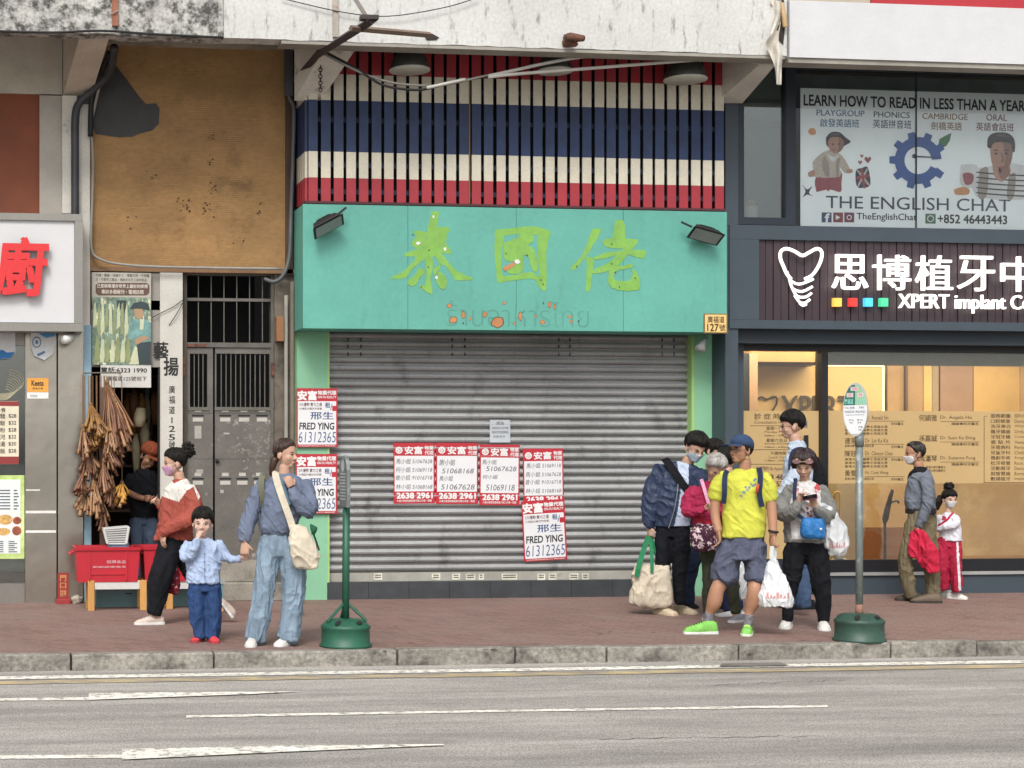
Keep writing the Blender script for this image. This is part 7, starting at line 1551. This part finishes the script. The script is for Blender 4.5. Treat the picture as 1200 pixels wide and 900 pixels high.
# ------------------------------------------------------------------ crates, stools and baskets outside the craft shop
crate_m = M('red crate plastic', '#c4152c', k=.88, var=.08, fine=.03, rough=.4)
def crate(lab, x0, x1, yt, yb, y, d, slots=True):
    a, b = P(x0, yt, y), P(x1, yb, y); xm = (a.x+b.x)/2; z1, z0 = a.z, b.z; W0, W1 = (b.x-a.x)/2*.93, (b.x-a.x)/2
    t = thing('crate', lab, 'crate', (xm, y+d/2, z0), 'red crates on the white stools')
    def ring(w_, dd, z): return [V((xm-w_, y+d/2-dd, z)), V((xm+w_, y+d/2-dd, z)), V((xm+w_, y+d/2+dd, z)), V((xm-w_, y+d/2+dd, z))]
    mb = MB(); mb.rings([ring(W0, d/2*.93, z0), ring(W1, d/2, z1), ring(W1-.012, d/2-.012, z1), ring(W0-.012, d/2*.93-.012, z0+.02)]); mb.build('body', crate_m, t)
    mb = MB(); mb.rings([ring(W1+.012, d/2+.012, z1-.028), ring(W1+.016, d/2+.016, z1+.004), ring(W1-.004, d/2-.004, z1+.005), ring(W1+.002, d/2+.002, z1-.028)], cap=False); mb.build('rim', crate_m, t)
    mb = MB()
    for k in (-.62, .62): mb.box(xm+W0*k-.008, xm+W0*k+.008, y-.004, y+.03, z0+.02, z1-.03)
    mb.box(xm-W0*.62, xm+W0*.62, y+.002, y+.03, z0+(z1-z0)*.22, z0+(z1-z0)*.22+.012); mb.build('rib', crate_m, t)
    for sx in (-1, 1): MB().tube([V((xm+sx*(W1+.01), y+d/2-.08, z1-.04)), V((xm+sx*(W1+.05), y+d/2-.08, z1-.07)), V((xm+sx*(W1+.05), y+d/2+.08, z1-.07)), V((xm+sx*(W1+.01), y+d/2+.08, z1-.04))], .012, 6).build('handle', crate_m, t)
    mb = MB(); letter(mb, '恒興食品', x0+(x1-x0)*.48, yt+(yb-yt)*.36, x0+(x1-x0)*.78, yt+(yb-yt)*.46, y-.002, .01); letter(mb, '新鮮蔬果批發', x0+(x1-x0)*.26, yt+(yb-yt)*.53, x0+(x1-x0)*.80, yt+(yb-yt)*.59, y+.0008, .01); mb.build('print', M('pale crate print', '#d9aab0', k=.88), t)
    return t
fy = G(137, 716).y
crate('red plastic crate under the white basket beside the steel panel', 89, 164, 642, 682, fy+.02, .42)
crate('red plastic crate half hidden behind the woman in the red blouse', 168, 238, 641, 681, fy+.10, .42)
wtop = M('white stool top', '#d3d2cc', k=.86, var=.08); wleg = M('honey pine leg', '#cf9642', k=.86, var=.12, stretch=(1, 1, .2))
def stool(lab, x0, x1, y, yt, ground):
    a, b = P(x0, yt, y), P(x1, yt, y); t = thing('stool', lab, 'stool', ((a.x+b.x)/2, y+.15, 0), 'white topped wooden stools'); W_ = .066
    MB().box(a.x+W_+.002, b.x-W_-.002, y+.01, y+.33, a.z-.09, a.z-.002).build('top', wtop, t, bevel=.005)
    for xx in (a.x, b.x-W_):
        for yy in (y, y+.28): MB().box(xx, xx+W_, yy, yy+.05, 0, a.z).build('leg', wleg, t, bevel=.004)
stool('wooden stool with white top carrying the crate with the basket', 103, 172, fy+.03, 680.5, 716)
stool('wooden stool with white top carrying the crate behind the woman in red', 195, 250, fy+.12, 680, 716)
t = thing('storage_box', 'pale teal storage box on the ground under the wooden stools', 'box', P(150, 714, fy+.42)); a, b = X(113, fy+.42), X(262, fy+.42)
MB().box(a, b, fy+.42, fy+.62, 0, .22).build('body', M('pale teal plastic', '#6f979c', k=.82, var=.12), t); MB().box(a-.01, b+.01, fy+.41, fy+.63, .221, .25).build('lid', M('grey lid', '#8d979b'), t); MB().box(a+.3, a+.36, fy+.412, fy+.419, .13, .14).build('latch', dark, t)
t = thing('basket', 'white slatted plastic basket standing on the blue box in the red crate', 'basket', P(137, 640, fy+.2)); by = fy+.12
mb = MB(); ma = MB(); c0, c1 = P(126, 637, by), P(148, 637, by); e0, e1 = P(121.5, 620, by), P(151, 617.5, by)
for k in range(8):
    f = k/7.0; l, r = c0.lerp(e0, f), c1.lerp(e1, f); hh = .010 if 0 < k < 7 else .016
    mb.add([l+V((0, 0, -hh/2)), r+V((0, 0, -hh/2)), r+V((0, 0, hh/2)), l+V((0, 0, hh/2)), l+V((0, .2, -hh/2)), r+V((0, .2, -hh/2)), r+V((0, .2, hh/2)), l+V((0, .2, hh/2))], [[0,1,2,3],[1,5,6,2],[5,4,7,6],[4,0,3,7]])
for (p0, p1) in ((c0, e0), (c1, e1)): mb.tube([p0, p1], .014, 6)
mb.build('slats', M('white basket plastic', '#cfd0cc', k=.86), t); MB().prism([c0+V((.015, .02, .0)), c1+V((-.015, .02, 0)), e1+V((-.015, .02, 0)), e0+V((.015, .02, 0))], (0, .17, 0)).build('inside', M('basket shade', '#6f706c'), t)
t = thing('box', 'sky blue box lying under the white basket in the red crate', 'box', P(140, 641, fy+.2)); MB().pbox(128, 636.5, 151, 650, fy+.16, .2).build('carton', M('sky blue carton', '#7fa6cc', k=.85), t, bevel=.004); MB().pbox(128.5, 635.3, 150.6, 636.4, fy+.162, .19).build('lid', M('sky blue lid', '#9bb9d6', k=.85), t)
# ------------------------------------------------------------------ bunches hung at the craft shop's door
HB = [('brown', (125, 448), (137, 527), 19, 22, .055, 'long fan of speckled brown tapered pieces hanging highest at the craft shop door', .02), ('ochre', (106, 474), (110, 506), 12, 14, .05, 'ochre bunch of short tapered pieces beside the steel panel, uppermost of its column', 0), ('ochre', (107, 503), (108, 525), 11, 12, .05, 'ochre bunch of tapered pieces second from the top against the steel panel', -.02),
      ('brown', (104, 528), (105, 559), 13, 14, .05, 'tan bunch of flared pieces in the middle of the column against the steel panel', -.04), ('brown', (123, 514), (134, 552), 12, 12, .04, 'russet bunch of tapered pieces hanging beside the craft shopkeeper', .06), ('brown', (114, 555), (112, 583), 14, 16, .05, 'wide reddish bunch of tapered pieces below the middle of the column', -.06),
      ('tan', (99, 574), (100, 600), 11, 11, .055, 'pale tan bunch of wide flared pieces lowest against the steel panel', -.10), ('gold', (143, 566), (138, 590), 13, 12, .05, 'golden yellow bunch of tapered pieces above the white basket', .0), ('brown', (119, 586), (121, 617), 9, 11, .045, 'dark brown bunch of tapered pieces hanging lowest of all', -.04), ('brown', (122, 540), (124, 575), 9, 9, .04, 'slim red brown bunch hanging behind the wide reddish bunch', .08)]
HB += [('brown', (97, 500), (99, 535), 9, 10, .045, 'tan brown bunch tucked against the steel panel beside the second ochre bunch', .05), ('ochre', (113, 488), (121, 515), 9, 10, .04, 'mottled ochre bunch between the long speckled fan and the uppermost ochre bunch', .07), ('tan', (128, 500), (130, 531), 9, 9, .04, 'pale bunch hanging behind the lower tips of the long speckled fan', .09), ('brown', (100, 545), (93, 580), 8, 9, .045, 'red brown bunch jutting over the edge of the steel panel', .0), ('brown', (131, 560), (129, 592), 8, 9, .04, 'dark bunch next to the golden yellow bunch', .05), ('tan', (109, 560), (113, 603), 8, 9, .045, 'narrow tan bunch just above the lowest bunch', .03), ('brown', (134, 470), (146, 520), 8, 9, .05, 'speckled side bunch spreading towards the shopkeeper beside the long fan', .06)]
piece_m = {'brown': M('red brown leather', '#8a5838', k=.66, rough=.5, var=.3, scale=9, fine=.25, fscale=50), 'ochre': M('ochre leather', '#a3732e', k=.7, rough=.5, var=.3, scale=9, fine=.2), 'tan': M('tan leather', '#b58555', k=.72, rough=.5, var=.25, scale=9, fine=.2), 'gold': M('golden leather', '#c98f1f', k=.88, var=.25, scale=9, fine=.15)}
rnd = random.Random(21)
for (kd, a, b, hw, n, rr, lab, dy) in HB:
    n = int(n*1.5)
    y = -.28-dy; top = P(*a, y); t = thing('hanging_bunch', lab, 'hanging bunch', top, 'bunches hung at the craft shop door')
    for k in range(n):
        f = (k+.5)/n*2-1; f += rnd.uniform(-.12, .12); e = P(b[0]+hw*f, b[1]-abs(f)**2*5+rnd.uniform(-3, 7)-(k % 3)*(b[1]-a[1])*.13, y-.08*cos(f*1.5)+rnd.uniform(-.09, .05)); m_ = top.lerp(e, .6)+V((rnd.uniform(-.02, .02), -.02, rnd.uniform(-.01, .02)))
        r1 = rr*.5*rnd.uniform(.6, 1.15); d = (e-m_).normalized()
        MB().tube([top+V((rnd.uniform(-.01, .01), 0, 0)), m_, e-d*.03, e, e-d*.012], [.007, r1*.42, r1*.72, r1, r1*.5], 7).build('piece', piece_m[kd] if rnd.random() < .8 else piece_m['tan'], t, True)
    MB().ell(top, (.022, .022, .03), None, 6).build('binding', M('raffia', '#7c5b35'), t, True)
    MB().tube([top, V((top.x, top.y+.03, Z(120, 440, y)))], .004, 5).build('cord', M('raffia'), t)
t = thing('hanging_rail', 'wooden rail across the craft shop doorway from which the bunches hang', 'rail', P(118, 444, -.28)); MB().tube([P(98, 437, -.24), P(142, 437, -.24)], .007, 8).build('pole', M('grey wood jamb'), t); 
for q in (100, 140): MB().tube([P(q, 437, -.24), P(q, 436, .02)], .006, 6).build('bracket', M('grey wood jamb'), t)
t = thing('door_post', 'brown wooden post beside the hanging bunches', 'post', P(121, 700, -.05)); MB().pbox(117, 440, 123, 700, -.05, .06).build('timber', M('brown door post', '#6b4c3c', var=.2), t); MB().pbox(116.5, 696, 123.5, 703, -.055, .07).build('foot', M('grey wood jamb'), t)
